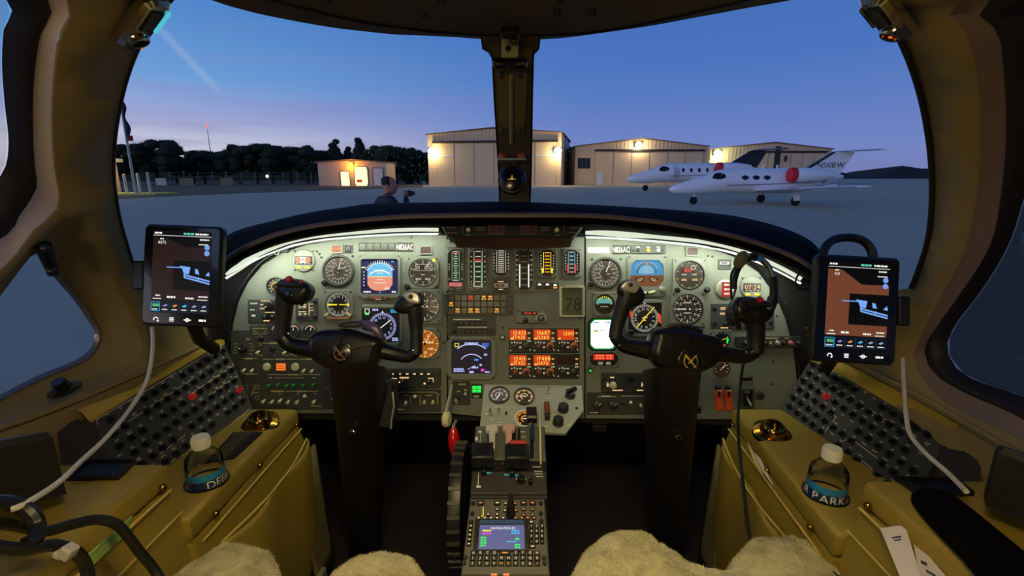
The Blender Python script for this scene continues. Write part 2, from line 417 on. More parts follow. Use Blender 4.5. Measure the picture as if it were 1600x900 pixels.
# ================================================================ OUTSIDE: apron, hangars, trees, jets
M_TARMAC = mat('tarmac', (182, 168, 142), .85, bump=.5, bscale=3, var=.16, vscale=.35)
M_GRASS = mat('dry_grass', (92, 82, 54), .95, bump=.4, var=.3, vscale=1.2)
M_TAN = mat('tan_metal_siding', (222, 188, 150), .6, var=.06, vscale=.6)
M_TAND = mat('dark_tan', (120, 104, 84), .6)  # darker tan for roofs, seams, frames and fence signs
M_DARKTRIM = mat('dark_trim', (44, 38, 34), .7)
M_WDOOR = mat('white_door_paint', (214, 220, 214), .5)
M_LEAF = mat('night_foliage', (34, 46, 26), .95, var=.35, vscale=1.5)
M_BARK = mat('bark', (58, 48, 38), .9)
M_JET = mat('jet_white', (244, 240, 240), .25, coat=.5, var=.03)
M_JETD = mat('jet_dark', (26, 26, 34), .3)
M_TYRE = mat('tyre_rubber', (18, 18, 20), .8)
M_PANED = mat('dark_pane', (20, 24, 34), .15)
M_STRIPE = mat('jet_stripe', (44, 52, 120), .3)
M_HILL = mat('hill_woods', (34, 34, 36), 1.0, var=.3, vscale=.05)
M_CONC = mat('pale_concrete', (196, 192, 172), .8)
E_LAMPW = emis('hangar_lamp', (255, 248, 200), 14)
E_LAMPG = emis('greenish_lamp', (226, 255, 214), 14)
E_LAMPO = emis('sodium_lamp', (255, 170, 40), 12)
E_DOOR = emis('lit_doorway', (255, 226, 150), 2.2)
E_BEACON = emis('beacon_red', (255, 60, 60), 3)

g = MB(); g.box(0, 150, -.1, 900, 700, .2).obj('ground', M_TARMAC, kind='structure', label='dark tarmac apron stretching from the cockpit to the hangars')
lw = [Wz(u, v, .03) for u, v in ((120, 314), (190, 310), (260, 306.5), (340, 303), (420, 300), (500, 297.5), (660, 292), (660, 283), (120, 283))]
g = MB(); g.prism([(p.x, p.y) for p in lw], -.04, .03)
g.obj('lawn', M_GRASS, kind='structure', label='dim grass verge under the tree line')

def dk(y): return y                      # helper alias
def X(u, y, z=0.0):                      # world x for pixel column u at ground distance y, height z
    return (u - 800.0) / FPX * (y * CP - (z - CAM.z) * SP)

def hangar(label, u0, u1, y, h, ridge, depth, door=None, ridge_at=.5, cat_='hangar', yaw=0, seams=True):
    x0, x1 = X(u0, y), X(u1, y); w = (x1 - x0)*(.95 if yaw else 1)
    t = thing('hangar', label, cat_, Matrix.Translation((x0, y, 0)) @ Matrix.Rotation(R(yaw), 4, 'Z'))
    # walls with gable front; local x along the front, y backwards
    fr = [(0, 0), (w, 0), (w, h), (w*ridge_at, ridge), (0, h)]
    m = MB(); m.loops([[(x, 0, z) for x, z in fr], [(x, depth, z) for x, z in fr]], True, True, True)
    m.obj('wall_shell', M_TAN, t)
    m = MB(); o = .35
    for sgn in (0, 1):
        a, b = ((-o, h-.1), (w*ridge_at, ridge+.08)) if sgn == 0 else ((w*ridge_at, ridge+.08), (w+o, h-.1))
        m.loops([[(a[0], -o, a[1]), (b[0], -o, b[1]), (b[0], -o, b[1]+.18), (a[0], -o, a[1]+.18)], [(a[0], depth+o, a[1]), (b[0], depth+o, b[1]), (b[0], depth+o, b[1]+.18), (a[0], depth+o, a[1]+.18)]], True, True, True)
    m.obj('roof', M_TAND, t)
    if seams:                            # ribs of the metal cladding, in front of the wall
        m = MB(); nr = int(w / .75)
        for i in range(nr + 1):
            x = w*i/nr; zz = h + (ridge-h)*(1-abs(x/w-ridge_at)/max(ridge_at, 1-ridge_at)); m.box(x, -.03, zz/2, .10, .05, zz-.1)
        m.obj('cladding_rib', M_TAN, t, kind='stuff')
    if door:
        d0, d1, dh = door; m = MB(); m.box((d0+d1)/2*w, -.10, dh/2, (d1-d0)*w, .14, dh); dd = m.obj('hangar_door', M_TAN, t)
        m = MB(); m.box((d0+d1)/2*w, -.25, dh+.2, (d1-d0)*w+.6, .4, .4); m.obj('door_track', M_DARKTRIM, t)
        n = 6
        for i in range(1, n):
            m = MB(); m.box((d0+(d1-d0)*i/n)*w, -.19, dh/2, .07, .05, dh); m.obj('door_seam', M_TAND, dd)
    return t, x0, w
def wall_lamp(label, x, y, z, emat, power, col, size=.45):
    t = thing('wall_lamp', label, 'lamp', Matrix.Translation((x, y, z)), 'floodlights on the hangars')
    m = MB(); m.box(0, -.12, 0, size*1.3, .24, size*.9, .03); m.obj('housing', M_DARKTRIM, t)
    m = MB(); m.sphere((0, -.42, -.05), size*.62, 12, 8, (1, .8, .8)); m.obj('lamp_lens', emat, t)
    point('wall_lamp_beam', (x, y-1.3, z-.4), power, col, .3)

HY = 98.0
h1, x0, w1 = hangar('tallest tan metal hangar, behind the centre post, floodlit at both corners', 671, 886, HY, 9.7, 10.6, 26, (.05, .965, 8.0), .5, yaw=-10)
m = MB(); m.box(w1*.14, -.2, 5.6, 3.2, .1, .25); m.box(w1*.88, -.2, 5.6, 3.2, .1, .25); m.obj('door_rail', M_WDOOR, h1)
h2, x2, w2 = hangar('low wide tan hangar with a dark square window and small white door', 898, 1101, HY+2, 7.6, 9.0, 24, (.155, .965, 6.6), .5)
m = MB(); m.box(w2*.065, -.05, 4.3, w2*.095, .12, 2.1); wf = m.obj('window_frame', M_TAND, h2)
for i in range(3):
    m = MB(); m.box(w2*.065 + (i-1)*.85, -.13, 4.3, .75, .06, 1.9); m.obj('pane', M_PANED, wf)
m = MB(); m.box(w2*.19, -.2, 1.2, 1.1, .12, 2.4); m.obj('walk_door', M_WDOOR, h2)
h3, x3, w3 = hangar('ribbed tan hangar behind the two parked jets', 1106, 1292, HY+8, 7.4, 8.6, 30, (.38, .95, 6.6), .52)
m = MB(); m.box(w3*.62, -.3, 5.4, .5, .2, 1.2); m.box(w3*.55, -.3, 5.4, 1.1, .2, 5.0); m.obj('door_post', M_DARKTRIM, h3)
wall_lamp('floodlight on the tall hangar beside the dark trees', X(675, HY, 6.5), HY, 6.6, E_LAMPW, 800, (255, 236, 170), 1.15)
wall_lamp('floodlight on the tall hangar next to the low wide hangar', x0 + w1*.975*math.cos(R(10)), HY - w1*.975*math.sin(R(10)), 6.5, E_LAMPW, 950, (255, 238, 176), 1.15)
wall_lamp('floodlight under the gable peak of the low wide hangar', X(997, HY+2, 7.8), HY+2, 7.9, E_LAMPW, 700, (255, 240, 200), 1.15)
wall_lamp('greenish floodlight at the near corner of the ribbed hangar behind the jets', X(1120, HY+8, 6.6), HY+8, 6.6, E_LAMPG, 900, (236, 255, 190), 1.3)

# small lit hut by the trees
hy = 92.0
hut, hx, hw = hangar('small flat-roofed hut with two brightly lit doorways before the trees', 499, 605, hy, 4.3, 4.6, 7, None, .5, 'hut', seams=False)
for d0, d1, dh, mm_ in ((.33, .455, 2.6, E_DOOR), (.535, .72, 3.4, E_DOOR), (.80, .945, 3.2, M_WDOOR)):
    m = MB(); m.bezel(rect((d0+d1)/2*hw, dh/2, (d1-d0)*hw+.3, dh+.3), rect((d0+d1)/2*hw, dh/2, (d1-d0)*hw, dh), 0, .12, n=24, cx=(d0+d1)/2*hw, cy=dh/2)
    m.T = None; f = m.obj('door_frame', M_TAND, hut); f.rotation_euler = (R(90), 0, 0)
    m = MB(); m.box((d0+d1)/2*hw, -.05, dh/2, (d1-d0)*hw, .06, dh); m.obj('doorway' if mm_ is E_DOOR else 'pale_door', mm_, hut)
m = MB(); m.box(.60*hw, -.12, .9, 1.0, .05, .5); m.obj('notice', M_ORANGE, hut)
wall_lamp('orange sodium lamp over the doorways of the lit hut', X(550, hy, 4.0), hy, 4.0, E_LAMPO, 420, (255, 170, 50), .6)

# gatehouse, flagpole, bollards, fence at the edge of the apron
gy = 50.0
t = thing('gatehouse', 'small lit gatehouse with pale columns beside the flagpole', 'building', Matrix.Translation((X(176, gy), gy, 0)))
m = MB(); m.box(-2.2, .4, 1.6, 5.0, .8, 3.2); m.obj('wall_shell', M_TAN, t)
m = MB(); m.box(-2.0, 0, 3.35, 6.0, 1.7, .35); m.obj('roof', M_CONC, t)
for i, xx in enumerate((-.2, .75)):
    m = MB(); m.lathe([(.16, 0), (.13, .2), (.12, 3.0), (.18, 3.18)], xx, -.6, 12); m.obj('column', M_CONC, t)
m = MB(); m.box(-.1, -.03, 1.3, .8, .1, 2.4); m.obj('doorway', emis('gatehouse_door', (226, 150, 40), .9), t)
m = MB(); m.lathe([(.06, 2.9), (.1, 2.98), (.1, 3.1)], 1.1, -.9, 10); m.obj('lamp', E_LAMPW, t)
point('gatehouse_lamp', (X(182, gy)+1.6, gy-1.6, 2.9), 220, (255, 226, 120), .1)
m = MB(); m.box(X(205, gy), gy-1.6, .09, 9.5, 3.4, .18, .03); o = m.obj('kerb_island', mat('yellow_lit_kerb', (206, 196, 84), .8)); o['label'] = 'kerb island under the flagpole, yellow lamp light in its colour'; o['category'] = 'kerb'  # yellow light falling on the kerb is put into its colour
fy = 47.5
t = thing('flagpole', 'tall white flagpole with a limp dark flag', 'flagpole', Matrix.Translation((X(213, fy), fy, .18)))
m = MB(); m.lathe([(.20, 0), (.17, .1), (.13, .12), (.11, 4), (.06, 8.8)], 0, 0, 12); m.obj('pole', M_CONC, t)
m = MB(); m.sphere((0, 0, 8.88), .11); m.obj('finial', M_BRASS, t)
m = MB(); fl = []
for k in range(14):
    z = 8.5 - k*.27; wv = .28 + .16*math.sin(k*.9) + k*.012
    fl.append([(.03, .03, z), (.03+wv*.5, .10*math.sin(k*.7), z-.05), (.03+wv, .03, z-.12), (.03+wv*.6, -.06, z-.1)])
m.loops(fl, True, True, True); fo = m.obj('flag', [mat('flag_cloth', (44, 32, 52), .9)], t)
m = MB(); m.box(.36, .0, 5.1, .42, .16, .5, .04); m.obj('flag_corner', mat('flag_red', (120, 30, 34), .9), t)
for i, (u, yy, hh) in enumerate(((199, 48.4, 1.9), (220, 48.8, 2.0), (236, 48.2, 2.1))):
    m = MB(); m.lathe([(.16, .1), (.13, .2), (.12, hh-.06), (.07, hh), (.01, hh+.03)], 0, 0, 12)
    o = m.obj('bollard', M_CONC); o.location = (X(u, yy), yy, .08); o['category'] = 'bollard'; o['group'] = 'white posts on the kerb island'
    o['label'] = ['white post between the gatehouse and the flagpole', 'white post just behind the flagpole foot', 'white post standing alone at the outer end of the kerb island'][i]
t = thing('perimeter_fence', 'dim wire perimeter fence with grey posts under the trees', 'fence', Matrix.Translation((0, 96, 0)))
M_WIRE = mat('fence_wire', (88, 92, 100), .6)
px_posts = list(range(268, 500, 22))
for u in px_posts:
    m = MB(); m.lathe([(.09, 0), (.09, 2.6), (.02, 2.7)], X(u, 96), 0, 8); m.obj('post', M_WIRE, t)
m = MB()
for z in (.3, 1.0, 1.7, 2.4): m.box((X(262, 96)+X(495, 96))/2, 0, z, X(495, 96)-X(262, 96), .03, .04)
m.obj('rail', M_WIRE, t)
for i, (u, v, ww, hh, lab) in enumerate(((252, 284, 2.0, 1.3, 'white rectangular sign on the fence near the flagpole'), (292, 285, 2.6, 1.6, 'dim grey notice board on the fence under the trees'), (355, 286, 2.4, 2.0, 'pale grey cabinet against the fence under the trees'))):
    m = MB(); p = Wy(u, v, 94); m.box(0, 0, p.z, ww, .15, hh, .02); m.box(-ww*.4, .05, p.z/2, .1, .1, p.z); m.box(ww*.4, .05, p.z/2, .1, .1, p.z)
    o = m.obj('fence_sign', [M_CONC, M_TAND, M_TAND][i]); o.location = (p.x, 94, 0); o['label'] = lab; o['category'] = 'sign'
t = thing('yard_lamp', 'tiny bright round lamp on a short post by the fence', 'lamp', Matrix.Translation((X(419, 95), 95, 0)))
m = MB(); m.lathe([(.07, 0), (.06, 1.6)], 0, 0, 8); m.obj('post', M_WIRE, t)
m = MB(); m.sphere((0, 0, 1.75), .26); m.obj('globe', emis('yard_globe', (255, 255, 250), 4), t)
t = thing('radio_mast', 'thin distant mast with a red beacon above the tree line', 'mast', Matrix.Translation((X(335, 190), 190, 0)))
m = MB(); m.lathe([(.3, 0), (.08, 19.5)], 0, 0, 6); m.obj('mast_pole', M_WIRE, t)
m = MB(); m.lathe([(.12, 19.2), (.14, 19.3), (.14, 20.6), (.05, 20.9)], 0, 0, 8); m.obj('beacon', E_BEACON, t)

# ---- trees: three crowns of clumps and leaf cards, copied one by one
def crown_mesh(seed, conifer=False):
    q = random.Random(seed); m = MB()
    cl = []
    if conifer:
        for k in range(9):
            z = .22 + k*.085; cl.append((q.uniform(-.04, .04), q.uniform(-.04, .04), z, .24*(1-k/10.5)+.02))
    else:
        for k in range(24):
            a = q.random()*6.28; rr = q.random()**.5*.36; z = .34 + q.random()*.48; cl.append((rr*math.cos(a), rr*math.sin(a), z, q.uniform(.08, .17)))
        cl.append((0, 0, .82, .11))
    for x, y, z, r in cl:
        n0 = len(m.v); m.sphere((x, y, z), r, 9, 6, (1, 1, .8))
        for i in range(n0, len(m.v)):
            v = m.v[i]; d = 1 + .35*mnoise.noise(Vector(v)*9 + Vector((seed, 0, 0))); m.v[i] = (x+(v[0]-x)*d, y+(v[1]-y)*d, z+(v[2]-z)*d)
        for j in range(230):
            a, b = q.random()*6.28, math.acos(q.uniform(-.5, 1)); rr = r*q.uniform(.8, 1.2)
            p = Vector((x+rr*math.sin(b)*math.cos(a), y+rr*math.sin(b)*math.sin(a), z+rr*.85*math.cos(b))); s_ = q.uniform(.009, .024)
            d1 = Vector((q.uniform(-1, 1), q.uniform(-1, 1), q.uniform(-1, 1)))*s_; d2 = Vector((q.uniform(-1, 1), q.uniform(-1, 1), q.uniform(-1, 1)))*s_
            m.add([tuple(p), tuple(p+d1), tuple(p+d2)], [(0, 1, 2)])
    return m
def make_tree(seed, conifer, label):
    t = thing('conifer' if conifer else 'tree', label, 'tree', None, 'dark trees behind the fence')
    m = MB(); m.lathe([(.035, 0), (.025, .2), (.018, .6 if conifer else .5)], 0, 0, 7)
    if not conifer:
        for a in (0, 2.1, 4.2): m.tube([(0, 0, .3), (.1*math.cos(a), .1*math.sin(a), .45), (.2*math.cos(a), .2*math.sin(a), .6)], [.016, .011, .006], 5)
    m.obj('trunk', M_BARK, t); crown_mesh(seed, conifer).obj('crown', M_LEAF, t); return t
PROTO = {}
tree_px = [  # (u, top v, y, kind)
    (176, 238, 105, 0), (206, 222, 104, 2), (240, 214, 106, 0), (272, 236, 118, 1), (300, 240, 122, 0), (316, 232, 116, 2), (345, 236, 118, 0), (372, 222, 112, 1), (398, 220, 111, 0), (424, 234, 114, 2),
    (452, 224, 116, 0), (478, 224, 116, 1), (502, 232, 120, 2), (523, 216, 118, 3), (543, 228, 121, 3), (560, 214, 118, 3), (580, 232, 118, 1), (596, 224, 112, 0), (618, 226, 116, 2), (640, 238, 118, 3), (652, 232, 121, 0), (666, 240, 123, 1), (486, 240, 128, 0), (288, 250, 128, 2), (1101, 246, 150, 1), (905, 226, 150, 2), (1110, 248, 156, 0)]
kinds = {0: 'broad spreading tree', 1: 'rounded bushy tree', 2: 'open ragged tree', 3: 'pointed conifer'}
where = ['at the edge of the windshield over the gatehouse', 'behind the flagpole', 'tallest beside the flagpole', 'low beyond the kerb island', 'low in the gap under the pale sky', 'left of the red beacon mast', 'right of the red beacon mast', 'with a flat top past the mast', 'at the crest of the middle clump', 'sloping off the middle clump', 'over the yard lamp', 'next past the yard lamp', 'just before the hut', 'rising as first spire over the hut', 'between the two spires over the hut', 'rising as tallest spire over the hut lamp', 'over the hut doorways', 'over the pale hut door', 'behind the person outside', 'narrow by the dark gap', 'by the tall hangar corner', 'darkest against the tall hangar wall', 'far back before the hut', 'far back by the mast', 'between the two right hangars', 'peeping over the low hangar roof', 'under the greenish floodlight']
for i, (u, v, y, k) in enumerate(tree_px):
    lab = 'dark %s %s' % (kinds[k], where[i])
    if k not in PROTO: t = PROTO[k] = make_tree(11 + k*5, k == 3, lab)
    else: t = fur_copy(PROTO[k]); t['label'] = lab
    h = Wy(u, v, y).z; q = random.Random(i); ws = 1.0 if k == 3 else q.uniform(1.15, 1.5)
    t.location = (X(u, y, h*.6), y, 0); t.rotation_euler = (0, 0, q.random()*6.28); t.scale = (h*ws, h*ws, h/ .98)
m = MB(); pts = []
for i in range(40):
    a = i/39; x = X(150, 170) + (X(700, 170)-X(150, 170))*a; pts.append((x, 6.0 + 1.5*mnoise.noise(Vector((a*14, 0, 0)))))
m.loops([[(x, 170, 0) for x, z in pts], [(x, 172, z) for x, z in pts], [(x, 182, z*.8) for x, z in pts], [(x, 186, 0) for x, z in pts]], False)
m.obj('forest', M_LEAF, kind='stuff', label='dark woods closing the view behind the trees')
m = MB(); pts = []
for i in range(60):
    a = i/59; u = 1200 + a*900; v = 271 - 9*math.exp(-((u-1440)/60)**2) - 3*math.sin(u*.05) - 2*math.sin(u*.13) + 4*math.exp(-((u-1370)/25)**2); p = Wy(u, v, 330); pts.append((p.x, p.z))
m.loops([[(x, 320, 0) for x, z in pts], [(x, 328, z*.75) for x, z in pts], [(x, 332, z) for x, z in pts], [(x, 380, z*.6) for x, z in pts], [(x, 400, 0) for x, z in pts]], False)
m.obj('hill', M_HILL, kind='structure', label='low dark wooded hill beyond the parked jets')

# ---- parked jets
def jet(label, M, L, dark_tail, nwin, reg, cover):
    """nose at the local origin pointing -x, length along +x, z up from the ground; sizes as shares of the length L"""
    t = thing('parked_jet', label, 'airplane', M, 'business jets on the apron')
    prof = [(0, .064, .003), (.010, .064, .013), (.04, .067, .024), (.09, .073, .033), (.14, .080, .040), (.185, .089, .046), (.225, .099, .053), (.27, .104, .058), (.60, .104, .060), (.67, .107, .054), (.75, .113, .041), (.82, .119, .025), (.87, .123, .010)]
    zb = .008
    m = MB(); lps = []
    for x, zc, r in prof: lps.append([(x*L, r*L*math.cos(a)*.96, (zb+zc+r*math.sin(a))*L) for a in [2*math.pi*i/24 for i in range(24)]])
    m.loops(lps, True, True, True); fz = m.obj('fuselage', M_JET, t, sharp=60)
    zc = zb + .104
    for s in (-1, 1):                    # -1 = side towards the camera
        # cockpit side glass and cabin windows, proud of the skin
        def skin(x, z):                  # y of the skin at station x, height z
            for i in range(len(prof)-1):
                if prof[i][0] <= x <= prof[i+1][0]:
                    f = (x-prof[i][0])/(prof[i+1][0]-prof[i][0]); c = zb+prof[i][1]+f*(prof[i+1][1]-prof[i][1]); r = prof[i][2]+f*(prof[i+1][2]-prof[i][2]); break
            q = max(0, r*r-(z-c)**2); return s*.96*math.sqrt(q)
        def patch(name, poly, mm_, off=.0008, n=10):
            mb = MB(); poly = cat(poly, 20, True); cx = sum(p[0] for p in poly)/20; cz = sum(p[1] for p in poly)/20
            lp = [[((cx+(x-cx)*k)*L, (skin(cx+(x-cx)*k, cz+(z-cz)*k)+s*off)*L, (cz+(z-cz)*k)*L) for x, z in poly] for k in (1, .6, .2)]
            mb.loops(lp, True, False, True); return mb.obj(name, mm_, t)
        patch('cockpit_window', [(.192, zb+.118), (.215, zb+.142), (.245, zb+.138), (.252, zb+.122), (.225, zb+.112)], M_PANED if s < 0 or dark_tail else M_PANED)
        for i in range(nwin):
            x = .345 + i*.054 if nwin < 4 else .34 + i*.052; w_ = .019 if nwin < 4 else .010; hh = .011 if nwin < 4 else .014
            patch('cabin_window', [(x-w_, zc+.016), (x, zc+.016+hh), (x+w_, zc+.016), (x, zc+.016-hh)], M_PANED)
        patch('door_outline', [(.285, zc+.04), (.315, zc+.04), (.315, zc-.05), (.285, zc-.05)], mat('jet_seam', (186, 188, 202), .3)) if nwin > 4 else None
        # wing with tip, root under the belly
        m = MB(); sec = []
        for f in range(6):
            k = f/5; y = s*(.03+.50*k)*L; xl = (.40+.115*k)*L; c = (.20-.125*k)*L; z = (zb+.058+.030*k)*L; th = c*.06
            sec.append([(xl, y, z), (xl+c*.25, y, z+th), (xl+c*.6, y, z+th*.8), (xl+c, y, z), (xl+c*.6, y, z-th*.5), (xl+c*.2, y, z-th*.7)])
        m.loops(sec, True, True, True); m.obj('wing', M_JET, t)
        # engine
        m = MB(); ex, ey, ez = .545*L, s*.085*L, (zc+.028)*L; lp = []
        for x, r in ((0, .024), (.012, .030), (.05, .034), (.12, .033), (.19, .024), (.215, .019)): lp.append([(ex+x*L, ey+r*L*math.cos(a), ez+r*L*math.sin(a)) for a in [2*math.pi*i/18 for i in range(18)]])
        m.loops(lp, True, True, True); m.box(ex+.09*L, s*.05*L, ez, .12*L, .05*L, .012*L); m.obj('engine', M_JET, t)
        m = MB(); m.loops([[(ex-.004*L, ey+.027*L*math.cos(a), ez+.033*L*math.sin(a)) for a in [2*math.pi*i/18 for i in range(18)]], [(ex+.022*L, ey+.0325*L*math.cos(a), ez+.0355*L*math.sin(a)) for a in [2*math.pi*i/18 for i in range(18)]]], True, True, True)
        m.obj('engine_cover', mat('cover_red', (206, 30, 36), .6) if cover else M_JETD, t)
        # main gear
        m = MB(); m.tube([(.55*L, s*.14*L, .05*L), (.55*L, s*.14*L, .022*L)], .006*L, 8); m.box(.55*L, s*.147*L, .038*L, .03*L, .004*L, .03*L); m.obj('main_gear_strut', M_JET, t)
        m = MB(); m.T = Matrix.Translation((.55*L, s*.14*L, .021*L)) @ Matrix.Rotation(R(90), 4, 'X'); m.lathe([(.008*L, -.008*L), (.018*L, -.008*L), (.021*L, -.004*L), (.021*L, .004*L), (.018*L, .008*L), (.008*L, .008*L)], n=18); m.obj('wheel', M_TYRE, t)
    m = MB(); m.tube([(.13*L, 0, .065*L), (.125*L, 0, .02*L)], .005*L, 8); m.obj('nose_gear_strut', M_JET, t)
    m = MB(); m.T = Matrix.Translation((.125*L, 0, .019*L)) @ Matrix.Rotation(R(90), 4, 'X'); m.lathe([(.006*L, -.008*L), (.016*L, -.008*L), (.019*L, -.003*L), (.019*L, .003*L), (.016*L, .008*L), (.006*L, .008*L)], n=18); m.obj('wheel', M_TYRE, t)
    # fin and T tail
    td = M_JETD if dark_tail else M_JET
    top = .248
    m = MB(); fin = [(.67, zb+.146), (.815, top), (.91, top), (.845, zb+.13), (.80, zb+.11)]
    for s in (-1, 1):
        pass
    lps = [[(x*L, -.010*L, z*L) for x, z in fin], [(x*L, .010*L, z*L) for x, z in fin]]
    m.loops(lps, True, True, True); m.obj('fin', td, t)
    m = MB(); m.loops([[(.645*L, y, (zb+.146)*L), (.672*L, y, (zb+.15)*L), (.816*L, y, top*L), (.80*L, y, top*L)] for y in (-.006*L, .006*L)], True, True, True); m.obj('fin_leading_edge', M_JETD, t)
    m = MB(); sec = []
    for k in (-1, -.5, 0, .5, 1):
        a = abs(k); xl = (.815+.075*a)*L; c = (.11-.05*a)*L; z = (top+.004)*L; sec.append([(xl, k*.17*L, z), (xl+c*.4, k*.17*L, z+.006*L), (xl+c, k*.17*L, z), (xl+c*.4, k*.17*L, z-.003*L)])
    m.loops(sec, True, True, True); m.obj('tailplane', td, t)
    m = MB(); m.loops([[(x*L, y, z*L) for x, z in ((.68, zb+.072), (.73, zb+.055), (.83, zb+.065), (.85, zb+.09))] for y in (-.004*L, .004*L)], True, True, True); m.obj('ventral_fin', M_JET, t)
    if reg:
        m = MB(); m.text(reg, 0, 0, .026*L, .0, 'c', wide=1.05); o = m.obj('registration', M_JETD, t); o.location = (.795*L, -.0112*L, .188*L); o.rotation_euler = (R(90), 0, 0)
    # side stripes
    m = MB(); q = []
    for i in range(20):
        x = .10 + .60*i/19; z = zb + .080 + .018*(i/19)**2
        y = -.96*math.sqrt(max(1e-6, .0585**2 - (z-zb-.103)**2)) if x > .24 else None
        if y: q.append((x, y-.001, z))
    m.loops([[(x*L, y*L, z*L) for x, y, z in q], [(x*L, (y-.0006)*L, (z+.005)*L) for x, y, z in q]], False); m.obj('stripe', mat('jet_stripe_grey', (140, 138, 150), .3), t)
    m = MB(); q = [(.66, zc+.032), (.71, zc+.04), (.75, zc+.03), (.765, zc+.012), (.74, zc-.010), (.75, zc+.010), (.735, zc+.024), (.70, zc+.032)]
    if not dark_tail:
        m.loops([[(x*L, (-.05)*L, z*L) for x, z in q], [(x*L, (-.044)*L, z*L) for x, z in q]], True, True, True); m.obj('stripe', M_STRIPE, t)
    m = MB()
    for x in (.46, .53): m.box(x*L, 0, (zc+.068)*L, .008*L, .003*L, .018*L)
    m.obj('antenna', M_JET, t); return t
ja = R(4)
y1 = 31.5; L1 = 13.3
jet('white twin-engine jet with red engine covers and white T-tail, in front', Matrix.Translation((X(1046, y1, 1.2), y1, 0)) @ Matrix.Rotation(ja, 4, 'Z'), L1, False, 3, 'N510BW', True)
y2 = 60.0; L2 = 19.5
jet('longer white jet with a dark T-tail parked behind the first', Matrix.Translation((X(979, y2, 1.5), y2, 0)) @ Matrix.Rotation(R(6), 4, 'Z'), L2, True, 5, None, True)

